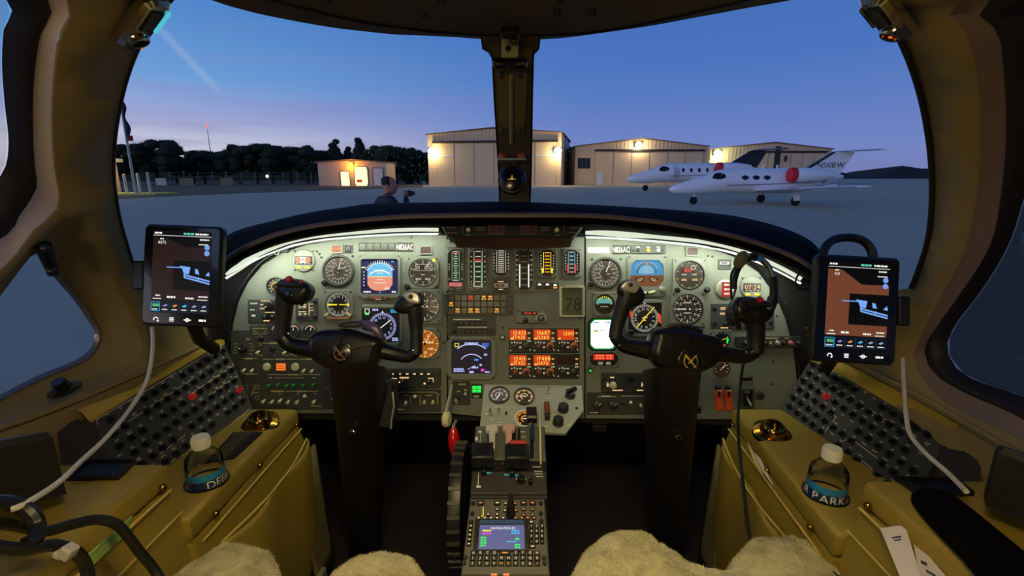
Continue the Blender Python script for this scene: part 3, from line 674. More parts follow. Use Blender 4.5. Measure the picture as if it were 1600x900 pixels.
# ---- contrail-free sky; the person on the apron
def skin_figure(name, verts, edges, radii, material, parent, root=0, sub=2):
    me = bpy.data.meshes.new(name); me.from_pydata(verts, edges, []); me.materials.append(material)
    o = bpy.data.objects.new(name, me); COL.objects.link(o); o.parent = parent
    md = o.modifiers.new('skin', 'SKIN'); md.use_smooth_shade = True
    for i, r in enumerate(radii):
        sv = me.skin_vertices[0].data[i]; sv.radius = r if isinstance(r, tuple) else (r, r); sv.use_root = (i == root)
    s2 = o.modifiers.new('smooth', 'SUBSURF'); s2.levels = sub; s2.render_levels = sub
    return o
def person():
    py = 7.1; p = Wy(609, 287, py)
    t = thing('person', 'person in a dark jacket outside, in profile, hand raised to the face', 'person', Matrix.Translation((p.x - .06, py, 0)) @ Matrix.Rotation(R(-45), 4, 'Z'))
    HT = Matrix.Translation((0, .03, 0)) @ Matrix.Rotation(R(-38), 4, 'Z') @ Matrix.Translation((0, -.03, 0))
    M_SKIN = mat('skin', (186, 120, 92), .55); M_JKT = mat('dark_jacket', (36, 36, 46), .85, bump=.2, bscale=40); M_HAIR = mat('dark_hair', (34, 24, 22), .8); M_TRS = mat('dark_trousers', (30, 32, 44), .85)
    # local: faces +y before the turn; x to the person's right
    V = [(0, 0, .94), (0, -.01, 1.12), (0, -.01, 1.30), (0, -.01, 1.42), (0, .02, 1.50), (0, .05, 1.56),      # pelvis..neck
         (.19, -.01, 1.42), (.25, .10, 1.20), (.15, .24, 1.38), (.06, .29, 1.51),                              # right arm raised to the face
         (-.19, -.01, 1.42), (-.26, -.02, 1.14), (-.25, .10, .92),
         (.10, 0, .88), (.11, .03, .50), (.11, -.02, .10), (.12, .12, .05), (-.10, 0, .88), (-.11, .0, .50), (-.11, -.05, .10), (-.12, .10, .05)]
    E = [(0, 1), (1, 2), (2, 3), (3, 4), (4, 5), (3, 6), (6, 7), (7, 8), (8, 9), (3, 10), (10, 11), (11, 12), (0, 13), (13, 14), (14, 15), (15, 16), (0, 17), (17, 18), (18, 19), (19, 20)]
    rad = [(.16, .12), (.15, .11), (.18, .12), (.14, .10), .075, .062, .09, .064, .052, .036, .09, .064, .042, .09, .06, .045, .035, .09, .06, .045, .035]
    skin_figure('body', V, E, rad, M_JKT, t)
    # head: profile-shaped skull with brow, nose, lips and chin
    m = MB(); m.T = HT; lps = []
    prof = [(1.545, -.02, .05, .055), (1.575, .015, .062, .085), (1.605, .025, .068, .098), (1.635, .022, .072, .100), (1.665, .016, .075, .100), (1.70, .010, .077, .098), (1.735, .004, .074, .094), (1.765, -.002, .060, .078), (1.785, -.006, .034, .045)]
    for z, yc, rx, ry in prof: lps.append([(rx*math.cos(a), .045+yc+ry*math.sin(a), z) for a in [2*math.pi*i/18 for i in range(18)]])
    m.loops(lps, True, True, True)
    m.loops([[(-.010, .150, 1.69), (.010, .150, 1.69), (.006, .146, 1.69), (-.006, .146, 1.69)], [(-.018, .150, 1.645), (.018, .150, 1.645), (.009, .186, 1.647), (-.009, .186, 1.647)], [(-.014, .15, 1.635), (.014, .15, 1.635), (.006, .160, 1.635), (-.006, .160, 1.635)]], True, True, True)
    m.sphere((0, .146, 1.606), .014, 8, 6, (1.4, .8, .7)); m.sphere((0, .124, 1.572), .026, 8, 6)
    m.lathe([(.055, 1.47), (.054, 1.58)], 0, .03, 14)
    m.obj('head', M_SKIN, t, sharp=60)
    m = MB(); m.T = HT
    for s in (-1, 1): m.sphere((.077*s, .03, 1.655), .03, 8, 6, (.35, .7, 1.1))
    m.obj('ear', M_SKIN, t)
    m = MB(); m.T = HT
    for s in (-1, 1): m.sphere((.032*s, .138, 1.682), .012, 8, 6)
    m.obj('eye', mat('eye_white', (210, 206, 200), .3), t)
    m = MB(); m.T = HT; lps = []
    for z, yc, rx, ry in prof[4:]: lps.append([(rx*1.04*math.cos(a), .038+yc-.006+(ry*(1.03 if math.sin(a) < .3 else .88))*math.sin(a), z+.006) for a in [2*math.pi*i/18 for i in range(18)]])
    lps.append([(0, .03, 1.798)]*18); m.loops(lps, True, True, False); m.obj('hair', M_HAIR, t, sharp=60)
    # right hand: palm, four fingers, thumb, a small torch held up
    hx, hy_, hz = .05, .31, 1.545
    m = MB(); m.sphere((hx, hy_-.01, hz), .045, 10, 8, (.5, .8, 1))
    for k in range(4):
        zz = hz + .035 - k*.02; ln = (.05, .058, .054, .042)[k]; m.tube([(hx, hy_+.02, zz), (hx-.012, hy_+.02+ln*.5, zz+.004), (hx-.034, hy_+.02+ln*.62, zz+.002), (hx-.05, hy_+.02+ln*.3, zz)], [.0095, .009, .008, .007], 7)
    m.tube([(hx-.012, hy_-.01, hz+.03), (hx-.04, hy_+.01, hz+.045), (hx-.05, hy_+.045, hz+.04)], [.012, .010, .008], 7); m.obj('hand', M_SKIN, t, sharp=60)
    m = MB(); m.sphere((-.25, .15, .86), .045, 10, 8, (.5, .7, 1.1))
    for k in range(4): m.tube([(-.25, .12+k*.02, .83), (-.245, .125+k*.02, .78), (-.235, .13+k*.02, .745)], [.0095, .009, .007], 7)
    m.tube([(-.235, .19, .87), (-.22, .21, .83), (-.22, .21, .80)], [.011, .009, .008], 7); m.obj('hand', M_SKIN, t, sharp=60)
    m = MB(); m.lathe([(.06, 0), (.105, .09), (.108, .1)], 0, .05, 18); 
    t2 = thing('camera_device', 'small black camera held up by the person outside', 'camera', t.matrix_basis.copy())
    M2 = Matrix.Translation((.0, .37, 1.545)); m = MB(); m.T = M2; m.box(0, 0, 0, .13, .05, .085, .008); m.obj('body', M_BLACK, t2)
    m = MB(); m.T = M2 @ Matrix.Rotation(R(-90), 4, 'X'); m.lathe([(.035, .02), (.037, .09), (.034, .1)], n=16); m.obj('lens', M_GLOSS, t2)
    m = MB(); m.T = M2; m.box(.01, 0, .055, .05, .04, .025, .004); m.obj('flash', mat('flash_grey', (190, 190, 186), .4), t2)
person()
# ================================================================ COCKPIT SHELL
RX, RZ, ZC = .78, .55, 1.55
def HP(t, y, k=1.0):                     # point of the hull at section angle t, station y
    a = abs(t); s = 1 if t >= 0 else -1
    if a <= math.pi/2: return (s*RX*k*math.sin(a), y, ZC + RZ*k*math.cos(a))
    z = ZC - (a - math.pi/2)*.8; return (s*(RX*k - .012*(ZC - z)), y, z)
def hull(u, v, k=1.0):
    r = ray(u, v)
    def F(d):
        x = abs(r.x*d); z = CAM.z + r.z*d
        if z >= ZC: return math.hypot(x/(RX*k), (z-ZC)/(RZ*k)) - 1
        return x - (RX*k - .012*(ZC-z))
    lo, hi = .01, 8.0
    for _ in range(50):
        m = (lo+hi)/2
        if F(m) < 0: lo = m
        else: hi = m
    p = CAM + r*lo
    t = math.atan2(p.x/(RX*k), (p.z-ZC)/(RZ*k)) if p.z >= ZC else math.copysign(math.pi/2 + (ZC-p.z)/.8, p.x)
    return t, p.y
def hc(px, k=1.0): return [hull(u, v, k) for u, v in px]
def inside(p, poly):
    c = False; n = len(poly); j = n-1
    for i in range(n):
        if (poly[i][1] > p[1]) != (poly[j][1] > p[1]) and p[0] < (poly[j][0]-poly[i][0])*(p[1]-poly[i][1])/(poly[j][1]-poly[i][1]) + poly[i][0]: c = not c
        j = i
    return c
from mathutils.geometry import delaunay_2d_cdt
def sheet(outer, holes, k=1.0, step=.07):
    vs, es = [], []
    for lp in [outer] + holes:
        b = len(vs); vs += [Vector((p[0], p[1])) for p in lp]; es += [(b+i, b+(i+1) % len(lp)) for i in range(len(lp))]
    x0 = min(p[0] for p in outer); x1 = max(p[0] for p in outer); y0 = min(p[1] for p in outer); y1 = max(p[1] for p in outer)
    for i in range(int((x1-x0)/step)+1):
        for j in range(int((y1-y0)/(step*1.5))+1):
            p = (x0+step*(i+.5), y0+step*1.5*(j+.5))
            if inside(p, outer) and not any(inside(p, h) for h in holes): vs.append(Vector(p))
    v2, e2, f2, *_ = delaunay_2d_cdt(vs, es, [], 0, 1e-5)
    fs = []
    for f in f2:
        c = (sum(v2[i][0] for i in f)/len(f), sum(v2[i][1] for i in f)/len(f))
        if inside(c, outer) and not any(inside(c, h) for h in holes): fs.append(tuple(f))
    m = MB(); m.add([HP(p[0], p[1], k) for p in v2], fs); return m
def ribbon(a, ka, b, kb, n=90, mids=4, closed=True, bulge=0.0):     # band between two (t, y) loops at two hull scales
    A = cat([tuple(p) for p in a], n, closed); B = cat([tuple(p) for p in b], n, closed); lps = []
    for j in range(mids+1):
        f = j/mids; lps.append([HP(A[i][0]+(B[i][0]-A[i][0])*f, A[i][1]+(B[i][1]-A[i][1])*f, ka+(kb-ka)*f - bulge*math.sin(math.pi*f)) for i in range(n)])
    m = MB(); m.loops(lps, closed); return m

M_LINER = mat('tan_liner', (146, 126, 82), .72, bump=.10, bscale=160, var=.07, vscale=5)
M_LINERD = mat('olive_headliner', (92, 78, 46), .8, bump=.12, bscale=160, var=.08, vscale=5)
M_RIMD = mat('shaded_taupe_rim', (122, 102, 96), .6, var=.06, vscale=6)  # same rim on the copilot side, its shade put into a darker taupe
M_RIM = mat('daylit_taupe_rim', (232, 214, 212), .6, var=.06, vscale=6)  # daylight on the pilot side rim put into a paler taupe
M_SEAL = mat('window_seal', (26, 21, 24), .6, var=.2)
M_CARPET = mat('plum_carpet', (50, 40, 46), .98, bump=.9, bscale=700, var=.3, vscale=220)
M_GLASST = glass_mat('tinted_side_glass', (.24, .23, .22), .014)
M_GLASSW = glass_mat('windshield_glass', (.97, .985, 1.0), .018)
M_HOOD = mat('glareshield_vinyl', (7, 5, 5), .8, spec=.06, bump=.25, bscale=260, var=.12)
M_LEATH = mat('mustard_leather', (150, 128, 54), .42, bump=.22, bscale=180, var=.10, vscale=6)

WL = hc([(268, -8), (235, 35), (212, 75), (195, 120), (184, 165), (177, 210), (174, 255), (177, 300), (184, 340), (195, 380), (208, 420), (222, 455)])
WR = hc([(1368, -8), (1395, 35), (1415, 75), (1432, 120), (1444, 165), (1452, 210), (1457, 260), (1458, 300), (1456, 340), (1450, 380), (1440, 412), (1425, 450)])
TOPW = hc([(262, -14), (300, -12), (330, 0), (360, 10), (420, 25), (500, 40), (560, 48), (640, 55), (765, 62), (835, 62), (900, 57), (1000, 43), (1100, 25), (1170, 12), (1237, 0), (1290, -14), (1350, -20)])
TF = 1.56
# upper side window ahead of the pilot's shoulder, the small triangular storm window under it, and the copilot's big side window
UW = hc([(105, 0), (90, 60), (82, 130), (80, 200), (84, 262), (92, 308), (84, 332), (50, 362), (0, 421)]) + [(-1.50, .56), (-1.60, .40), (-1.60, .22), (-1.45, .12), (-1.0, .10), (-.72, .16), (-.62, .30), (-.61, .46)]
UW1 = hc([(75, 0), (62, 60), (53, 130), (52, 200), (55, 262), (58, 290), (48, 312), (28, 340), (0, 374)], 1.015) + [(-1.40, .56), (-1.50, .42), (-1.50, .26), (-1.38, .18), (-1.0, .16), (-.77, .20), (-.67, .32), (-.65, .46)]
UW2 = hc([(10, 0), (5, 50), (3, 100), (7, 160), (13, 215), (10, 255), (-4, 282), (-16, 300), (-40, 330)], 1.05) + [(-1.30, .50), (-1.38, .40), (-1.38, .30), (-1.30, .24), (-1.0, .22), (-.84, .26), (-.74, .36), (-.70, .46)]
LWo = hc([(77, 360), (92, 347), (110, 341), (133, 345), (149, 377), (163, 414), (187, 465), (208, 508), (217, 540), (205, 568), (187, 588), (150, 604), (60, 640), (-20, 672)]) + [(-1.76, .56), (-1.62, .56), (-1.47, .68)]
LWg = hc([(61, 391), (68, 402), (77, 421), (86, 435), (112, 465), (132, 493), (146, 515), (147, 530), (138, 548), (117, 563), (70, 582), (30, 601), (0, 617), (-60, 645)], 1.055) + [(-1.68, .59), (-1.60, .60), (-1.45, .69)]
LWm = hc([(66, 388), (76, 395), (86, 412), (98, 433), (122, 463), (142, 492), (155, 515), (156, 534), (146, 555), (122, 571), (74, 591), (32, 611), (0, 628), (-60, 656)], 1.05) + [(-1.71, .575), (-1.61, .585), (-1.455, .687)]
RW = hc([(1500, 0), (1511, 53), (1525, 107), (1531, 160), (1532, 220), (1529, 284), (1519, 346), (1504, 400), (1476, 453), (1451, 499), (1434, 535), (1428, 566), (1452, 606), (1500, 644), (1600, 692)]) + [(1.80, .50), (1.78, .30), (1.60, .16), (1.1, .12), (.75, .18), (.63, .34)]
RW1 = hc([(1547, 0), (1561, 53), (1568, 107), (1571, 160), (1571, 230), (1564, 302), (1547, 382), (1504, 453), (1469, 503), (1446, 540), (1448, 566), (1469, 592), (1520, 620), (1600, 656)], 1.02) + [(1.75, .50), (1.72, .32), (1.58, .20), (1.1, .17), (.80, .22), (.68, .34)]
RW2 = hc([(1620, 0), (1628, 60), (1634, 120), (1634, 180), (1622, 240), (1600, 310), (1577, 380), (1529, 460), (1489, 515), (1480, 543), (1492, 573), (1526, 595), (1600, 620)], 1.05) + [(1.69, .56), (1.66, .42), (1.64, .34), (1.55, .25), (1.1, .23), (.86, .27), (.74, .36)]

zb_t = 2.57
TW = .60
wl_outer = [(-TW, -1.5), (-TW, WL[0][1])] + [p for p in cat(WL, 40) if p[0] < -TW-.005] + [(-1.60, 1.10), (-1.62, 1.62), (-zb_t, 1.62), (-zb_t, -1.5)]
uwl = cat(UW, 80, True); lwl = cat(LWo, 80, True); rwl = cat(RW, 90, True)
o = sheet(wl_outer, [uwl, lwl]).obj('wall_left', M_LINER, kind='structure', label='tan liner of the pilot side wall with two window openings'); solid(o, .004, -1)
wr_outer = [(TW, -1.5), (TW, WR[0][1])] + [p for p in cat(WR, 40) if p[0] > TW+.005] + [(1.60, 1.06), (1.62, 1.62), (zb_t, 1.62), (zb_t, -1.5)]
o = sheet(wr_outer, [rwl]).obj('wall_right', M_LINER, kind='structure', label='tan liner of the copilot side wall with one big window opening'); solid(o, .004, 1)
cp = [p for p in cat(TOPW, 70)]
ceil_outer = [(-TW, -1.5), (-TW, WL[0][1])] + [p for p in cat(WL, 40) if p[0] > -TW+.004][::-1][-4:] + [p for p in cp if abs(p[0]) < TW-.02] + [p for p in cat(WR, 40) if p[0] < TW-.004][:4] + [(TW, WR[0][1]), (TW, -1.5)]
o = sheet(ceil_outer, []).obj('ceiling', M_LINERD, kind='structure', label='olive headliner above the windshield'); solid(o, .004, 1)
m = MB(); m.box(0, .05, .735, 1.5, 3.2, .03); m.obj('floor', M_CARPET, kind='structure', label='plum carpet on the cockpit floor')
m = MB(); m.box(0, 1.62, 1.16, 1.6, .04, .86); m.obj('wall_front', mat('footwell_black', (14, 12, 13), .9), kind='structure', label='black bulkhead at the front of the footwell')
m = MB(); m.prism([(p[0], p[2]) for p in [HP(R(a), 0) for a in range(-147, 148, 7)]], 0, .03); o = m.obj('wall_back', M_LINER, kind='structure', label='cabin bulkhead behind the seats'); o.rotation_euler = (R(90), 0, 0); o.location = (0, -1.5, 0)
# window trims and glass
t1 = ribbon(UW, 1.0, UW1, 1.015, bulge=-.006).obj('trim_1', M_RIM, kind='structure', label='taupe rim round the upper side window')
t2 = ribbon(UW1, 1.015, UW2, 1.05, mids=5, bulge=.012).obj('trim_2', M_SEAL, kind='structure', label='dark rubber frame of the upper side window')
t3 = ribbon(LWo, 1.0, LWm, 1.05, mids=6, bulge=-.012).obj('trim_3', M_LINER, kind='structure', label='tan recess round the small storm window')
t4 = ribbon(LWm, 1.05, LWg, 1.055, bulge=.006).obj('trim_4', mat('alloy_window_frame', (150, 152, 160), .35, .7), kind='structure', label='grey metal frame of the small storm window')
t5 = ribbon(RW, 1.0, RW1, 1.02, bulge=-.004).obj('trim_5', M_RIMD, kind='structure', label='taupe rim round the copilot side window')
t6 = ribbon(RW1, 1.02, RW2, 1.05, mids=5, bulge=.012).obj('trim_6', M_SEAL, kind='structure', label='dark rubber frame of the copilot side window')
def pane(name, loop, k, label, mm, step=.12):
    lp = cat(loop, 60, True); sheet(lp, [], k, step).obj(name, mm, kind='structure', label=label)
pane('window_1', UW2, 1.052, 'upper side window glass beside the pilot', M_GLASSW)
pane('window_2', LWg, 1.056, 'small storm window glass beside the pilot', M_GLASSW)
pane('window_3', RW2, 1.052, 'big tinted side window glass beside the copilot', M_GLASST)
# latch of the storm window
t = thing('window_latch', 'black latch at the upper corner of the small storm window', 'latch', Matrix.Identity(4))
m = MB(); pts = [Vector(HP(*hull(u, v, .985), .985)) for u, v in ((67, 383), (72, 398), (79, 415), (83, 428))]; m.tube(pts, [.011, .010, .009, .008], 10); m.obj('lever', M_BLACK, t)
m = MB()
for u, v in ((70, 388), (80, 424)):
    p = HP(*hull(u, v, .975), .975); m.sphere(p, .007, 8, 6)
m.obj('pivot_screws', M_SCREW, t, kind='stuff')
t = thing('sill_latch', 'small dark metal catch on the sill below the storm window', 'latch', Matrix.Identity(4))
m = MB()
pts = [Vector(HP(*hull(u, v, .985), .985)) for u, v in ((78, 618), (92, 612), (108, 606), (124, 600))]; m.tube(pts, [.006, .012, .010, .006], 8); m.obj('bar', M_SCREW, t)
pts = [Vector(HP(*hull(u, v, .97), .97)) for u, v in ((90, 596), (100, 606), (98, 616))]; m = MB(); m.tube(pts, [.010, .012, .006], 8); m.obj('hook', M_BLACK, t)
# sill moulding along each wall
def moulding(name, px, label, k=.992, r=.006, mm=None):
    m = MB(); m.tube([Vector(HP(*p, k)) for p in cat(hc(px, k), 30)], r, 6); m.obj(name, mm or M_LINER, kind='structure', label=label)
moulding('trim_7', [(-60, 698), (0, 668), (60, 648), (150, 612), (230, 577), (300, 545), (340, 526)], 'narrow moulding on the wall over the pilot side console')
moulding('trim_8', [(1260, 536), (1330, 566), (1400, 600), (1470, 638), (1540, 680), (1640, 735)], 'narrow moulding on the wall over the copilot side console')
m = MB(); m.tube([Vector(HP(*p, .997)) for p in cat(WL, 40)], .004, 6); m.obj('trim_9', M_SEAL, kind='structure', label='dark seal at the edge of the windshield, pilot side')
m = MB(); m.tube([Vector(HP(*p, .997)) for p in cat(WR, 40)], .004, 6); m.obj('trim_10', M_SEAL, kind='structure', label='dark seal at the edge of the windshield, copilot side')

# windshield: two panes from the frame edge to the base under the glareshield
GA = [(340, 396, 1.10), (348, 373, 1.15), (376, 358, 1.22), (422, 346, 1.3), (483, 332, 1.38), (544, 323, 1.43), (584, 318, 1.45), (697, 316, 1.48), (800, 315, 1.5), (922, 320, 1.48), (1014, 325, 1.44), (1106, 332, 1.38), (1167, 341, 1.32), (1229, 358, 1.24), (1268, 377, 1.16), (1284, 396, 1.10)]
def coons(c0, c1, d0, d1):
    n, k = len(c0), len(d0); V = Vector; out = []
    for j in range(k):
        v = j/(k-1); row = []
        for i in range(n):
            u = i/(n-1)
            p = (1-v)*V(c0[i]) + v*V(c1[i]) + (1-u)*V(d0[j]) + u*V(d1[j]) - ((1-u)*(1-v)*V(c0[0]) + u*(1-v)*V(c0[-1]) + (1-u)*v*V(c1[0]) + u*v*V(c1[-1]))
            row.append(tuple(p))
        out.append(row)
    m = MB(); m.loops(out, False); return m
base = [Vector(p) for p in pxcurve([(u, v+14, d+.03) for u, v, d in GA], 61)]
topc = [Vector(HP(*p, 1.01)) for p in cat(TOPW, 61)]
wl3 = [Vector(HP(*p, 1.01)) for p in cat(WL, 30)]; wr3 = [Vector(HP(*p, 1.01)) for p in cat(WR, 30)]
def lineto(a, b, n): return [a.lerp(b, i/(n-1)) for i in range(n)]
def resamp(P, n): return [Vector(p) for p in lerp([tuple(q) for q in P], n)]
mid = 30
bl = resamp([wl3[-1]] + base[2:mid+1], 31); br = resamp(base[mid:-2] + [wr3[-1]], 31)
tl = resamp([wl3[0]] + topc[2:mid+1], 31); tr = resamp(topc[mid:-2] + [wr3[0]], 31)
cpost = lineto(base[mid], topc[mid], 30)
coons(bl, tl, wl3[::-1], cpost).obj('window_4', M_GLASSW, kind='structure', label='windshield glass ahead of the pilot')
coons(br, tr, cpost, wr3[::-1]).obj('window_5', M_GLASSW, kind='structure', label='windshield glass ahead of the copilot')
# dust and rain specks sitting on the outside of the glass, mostly near the lamps
q = random.Random(3); m = MB()
for cu, cv, su, sv, n in ((655, 250, 26, 22, 120), (570, 255, 40, 16, 60), (880, 245, 26, 18, 60), (1000, 250, 30, 16, 50), (1118, 252, 20, 14, 50)):
    for i in range(n):
        u, v = q.gauss(cu, su), q.gauss(cv, sv)
        if not (200 < u < 1430 and 70 < v < 300) or 760 < u < 840: continue
        d = 1.40 - .30*abs(u-800)/600*1.0 - .25*(300-v)/240 ; s_ = q.uniform(.0005, .0012); c = W(u, v, d)
        a = q.gauss(2.2, .5); l = q.uniform(1, 2.6)
        dx, dz = Vector((math.cos(a), 0, -math.sin(a)))*s_*l, Vector((math.sin(a), 0, math.cos(a)))*s_*.7
        m.add([tuple(c+dx), tuple(c+dz), tuple(c-dx), tuple(c-dz), tuple(c+Vector((0, s_, 0)))], [(0, 1, 4), (1, 2, 4), (2, 3, 4), (3, 0, 4), (3, 2, 1, 0)])
spk = mat('windshield_specks', (222, 226, 232), .5); _nt = spk.node_tree
_tl = _nt.nodes.new('ShaderNodeBsdfTranslucent'); _tl.inputs[0].default_value = (.95, .95, .95, 1); _nt.links.new(_tl.outputs[0], _nt.nodes['Material Output'].inputs[0])
m.obj('dust_specks', spk, kind='stuff', label='dust and dried raindrops on the windshield')

# ---- centre post
t = thing('windshield_post', 'tan centre post between the two windshields with a pale rod down its middle', 'post', Matrix.Identity(4))
def strip(L, Rr, d_add, n, mm, name, parent, thick):
    A = pxcurve(L, n); B = pxcurve(Rr, n); m = MB(); th = Vector(FWD)*thick
    m.loops([[A[i], B[i], tuple(Vector(B[i])+th), tuple(Vector(A[i])+th)] for i in range(n)], True, True, True); return m.obj(name, mm, parent)
PL = [(754, 58, .98), (764, 64, 1.0), (770, 76, 1.02), (772, 110, 1.07), (774, 150, 1.14), (778, 215, 1.26), (781, 270, 1.38), (783, 322, 1.47)]
PR = [(842, 58, .98), (836, 64, 1.0), (832, 76, 1.02), (831, 110, 1.07), (830, 150, 1.14), (829, 215, 1.26), (828, 270, 1.38), (826, 322, 1.47)]
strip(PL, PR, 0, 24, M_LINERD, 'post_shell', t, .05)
strip([(u-3.0, v, d+.01) for u, v, d in PL], [(u+2.5, v, d+.01) for u, v, d in PL], 0, 24, M_SEAL, 'edge_seal', t, .05)
strip([(u-2.5, v, d+.01) for u, v, d in PR], [(u+3.0, v, d+.01) for u, v, d in PR], 0, 24, M_SEAL, 'edge_seal', t, .05)
strip([(776, 108, 1.055), (777, 150, 1.125), (781, 208, 1.235)], [(824, 108, 1.055), (823, 150, 1.125), (819, 208, 1.235)], 0, 8, mat('post_plate', (120, 104, 66), .55, bump=.1), 'cover_plate', t, .02)
for u, v, d in ((782, 116, 1.05), (812, 116, 1.05), (785, 203, 1.22), (812, 203, 1.22)):
    m = MB(); m.T = frame(W(u, v, d), RT, UP); m.lathe([(.006, 0), (.0055, .004), (.003, .006)], n=10); m.obj('screw', M_SCREW, t)
m = MB(); m.tube([W(798, 118, 1.04), W(799, 160, 1.12), W(799, 224, 1.24)], [.0035, .004, .0042], 8); m.obj('rod', M_LINER, t)
# little reading lamp at the top of the post
t = thing('post_lamp', 'small clear lamp fitting at the top of the centre post', 'lamp', frame(W(797, 72, .985), RT, UP))
m = MB(); m.prism(rrect(0, -.006, .034, .042, .006), 0, .010, .003); m.obj('lens_plate', mat('cloudy_lens', (172, 166, 120), .25), t)
m = MB(); m.prism(rrect(0, -.036, .072, .016, .007), -.004, .014, .004); m.obj('black_rail', M_GLOSS, t)
m = MB(); m.lathe([(.006, .010), (.006, .014), (.003, .016)], -.004, -.012, 10); m.lathe([(.005, .010), (.005, .013), (.003, .015)], .008, .006, 10); m.obj('lamp_contacts', M_BRASS, t, kind='stuff')
# ---- magnetic compass
t = thing('magnetic_compass', 'round black compass hanging on the centre post, under two red-tipped screws', 'compass', frame(W(800, 281, 1.27), RT, UP))
m = MB(); m.lathe([(.0, -.03), (.030, -.028), (.037, -.012), (.038, .0), (.036, .006), (.032, .007)], n=32); m.obj('case', M_BLACK, t)
m = MB(); m.lathe([(.0325, .0065), (.030, .008), (.0, .009)], n=32, cap=False); m.obj('face', M_GLOSS, t)
m = MB(); m.flat([(-.013, -.001), (.013, -.001), (.0015, .0015), (0, .012), (-.0015, .0015)], .0095); m.obj('airplane_mark', emis('compass_gold', (235, 190, 40), .8, False), t)
for i in range(9):
    pass
m = MB(); m.prism(rrect(-.001, .052, .076, .006, .0028), -.01, .012, .001); m.obj('bracket', M_SILVER, t)
for s in (-1, 1):
    m = MB(); m.lathe([(.009, .0), (.010, .004), (.008, .010), (.003, .012)], s*.025 - .001, .061, 14); m.obj('red_knob', mat('red_knob', (170, 46, 26), .4), t)
m = MB(); m.prism(rrect(0, .060, .010, .014, .003), -.006, .006); m.prism(rrect(0, .042, .022, .018, .004), -.012, .0); m.obj('hanger', M_BLACK, t)

# ---- overhead panel with bright trim edge, map lights
OH = [(300, -48), (380, -18), (430, 0), (480, 12), (540, 27), (600, 38), (680, 48), (765, 54), (835, 54), (900, 51), (960, 44), (1030, 30), (1150, 3), (1210, -16), (1290, -48)]
oh = cat(hc(OH, .975), 60)
t = thing('overhead_panel', 'dark olive domed panel overhead with a thin bright edge and dark screws', 'panel', Matrix.Identity(4))
lp = []
for f in (0, .08, .2, .4, .7, 1.0): lp.append([HP(p[0]*(1-.05*f), p[1] + ((-.9) - p[1])*f, .975 - .02*math.sin(math.pi*min(f*2.2, 1))) for p in oh])
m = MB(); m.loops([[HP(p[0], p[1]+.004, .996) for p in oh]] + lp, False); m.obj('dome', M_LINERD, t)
m = MB(); m.tube([Vector(HP(p[0], p[1]+.002, .974)) for p in oh], .0032, 6); m.obj('edge_trim', mat('smoked_chrome', (190, 186, 176), .16, 1.0), t)
for u, v in ((512, 4), (690, 2), (662, 25), (870, 22), (925, 22), (876, 1)):
    h_ = hull(u, v, .953); p = Vector(HP(*h_, .953)); m = MB(); m.T = frame(p, RT, FWD) @ Matrix.Rotation(math.pi, 4, 'X'); m.lathe([(.007, -.004), (.006, .003), (.003, .004)], n=10); m.obj('screw', M_SCREW, t)
m = MB(); m.T = frame(W(797, 50, .90), RT, UP); m.prism(rrect(0, 0, .034, .016, .004), -.01, .008, .003); m.obj('catch', M_BLACK, t)
def map_light(label, u0, v0, u1, v1, lens, spot):
    a, b = Vector(HP(*hull(u0, v0, .99), .99)), Vector(HP(*hull(u1, v1, .99), .99)); c = (a+b)/2; L = (b-a).length*1.1
    nn = Vector((-c.x/RX**2, 0, -(c.z-ZC)/RZ**2)).normalized(); xx = (b-a).normalized(); M = frame(c + nn*.006, xx, nn.cross(xx))
    t = thing('map_light', label, 'lamp', M, 'chrome map lights in the headliner')
    m = MB(); m.prism(rrect(0, 0, L, .034, .013), -.004, .010, .005); m.obj('chrome_plate', M_CHROME, t)
    m = MB(); m.lathe([(.0135, .008), (.0135, .011), (.011, .015), (.008, .0155), (.0075, .010)], -L*.24, 0, 18, cap=False); m.obj('swivel_socket', mat('smoked_chrome', (190, 186, 176), .16, 1.0), t)
    m = MB(); m.lathe([(.0078, .0105), (.0001, .0106)], -L*.24, 0, 14, cap=False); m.obj('dark_bore', M_BLACK, t)
    m = MB(); m.prism(rrect(L*.16, 0, L*.42, .018, .005), .009, .0125, .002); m.obj('rocker', M_GLOSS, t)
    m = MB(); m.prism(rrect(L*.16, -.0125 if lens else .0125, L*.42, .004, .0018), .009, .013, .001); m.obj('glint_bar', spot, t)
    m = MB(); m.prism(rrect(-L*.36, -.011 if lens else .004, .012, .005, .002), .009, .012, .001); m.obj('marker', emis('marker_orange', (255, 110, 30), .9, False), t)
map_light('chrome map light over the pilot, with a cyan glinting bar', 193, 58, 240, -10, 1, emis('cyan_glint', (90, 210, 230), .8, False))  # cyan glint on the pilot's bar painted in as a glow
map_light('chrome map light over the copilot, with an orange marker', 1416, 46, 1370, -16, 0, M_CHROME)

# ---- glareshield
t = thing('glareshield', 'long black padded glareshield hood curving over the instrument panel', 'glareshield', Matrix.Identity(4))
GB = [(346, 414, 1.03), (367, 394, 1.045), (422, 368, 1.06), (483, 352, 1.07), (544, 344, 1.075), (621, 337, 1.08), (690, 335, 1.08), (800, 334, 1.08), (922, 335, 1.08), (984, 340, 1.08), (1045, 347, 1.075), (1106, 358, 1.07), (1167, 373, 1.06), (1229, 395, 1.045), (1259, 411, 1.03), (1274, 424, 1.02)]
GD = [(352, 424, 1.13), (372, 412, 1.14), (391, 399, 1.145), (422, 384, 1.15), (468, 370, 1.15), (514, 363, 1.15), (575, 358, 1.15), (636, 355, 1.15), (685, 355, 1.15), (800, 352, 1.15), (915, 360, 1.15), (938, 360, 1.15), (984, 363, 1.15), (1045, 368, 1.15), (1106, 375, 1.15), (1152, 386, 1.15), (1198, 404, 1.145), (1229, 419, 1.14), (1252, 432, 1.13), (1264, 440, 1.12)]
n = 80
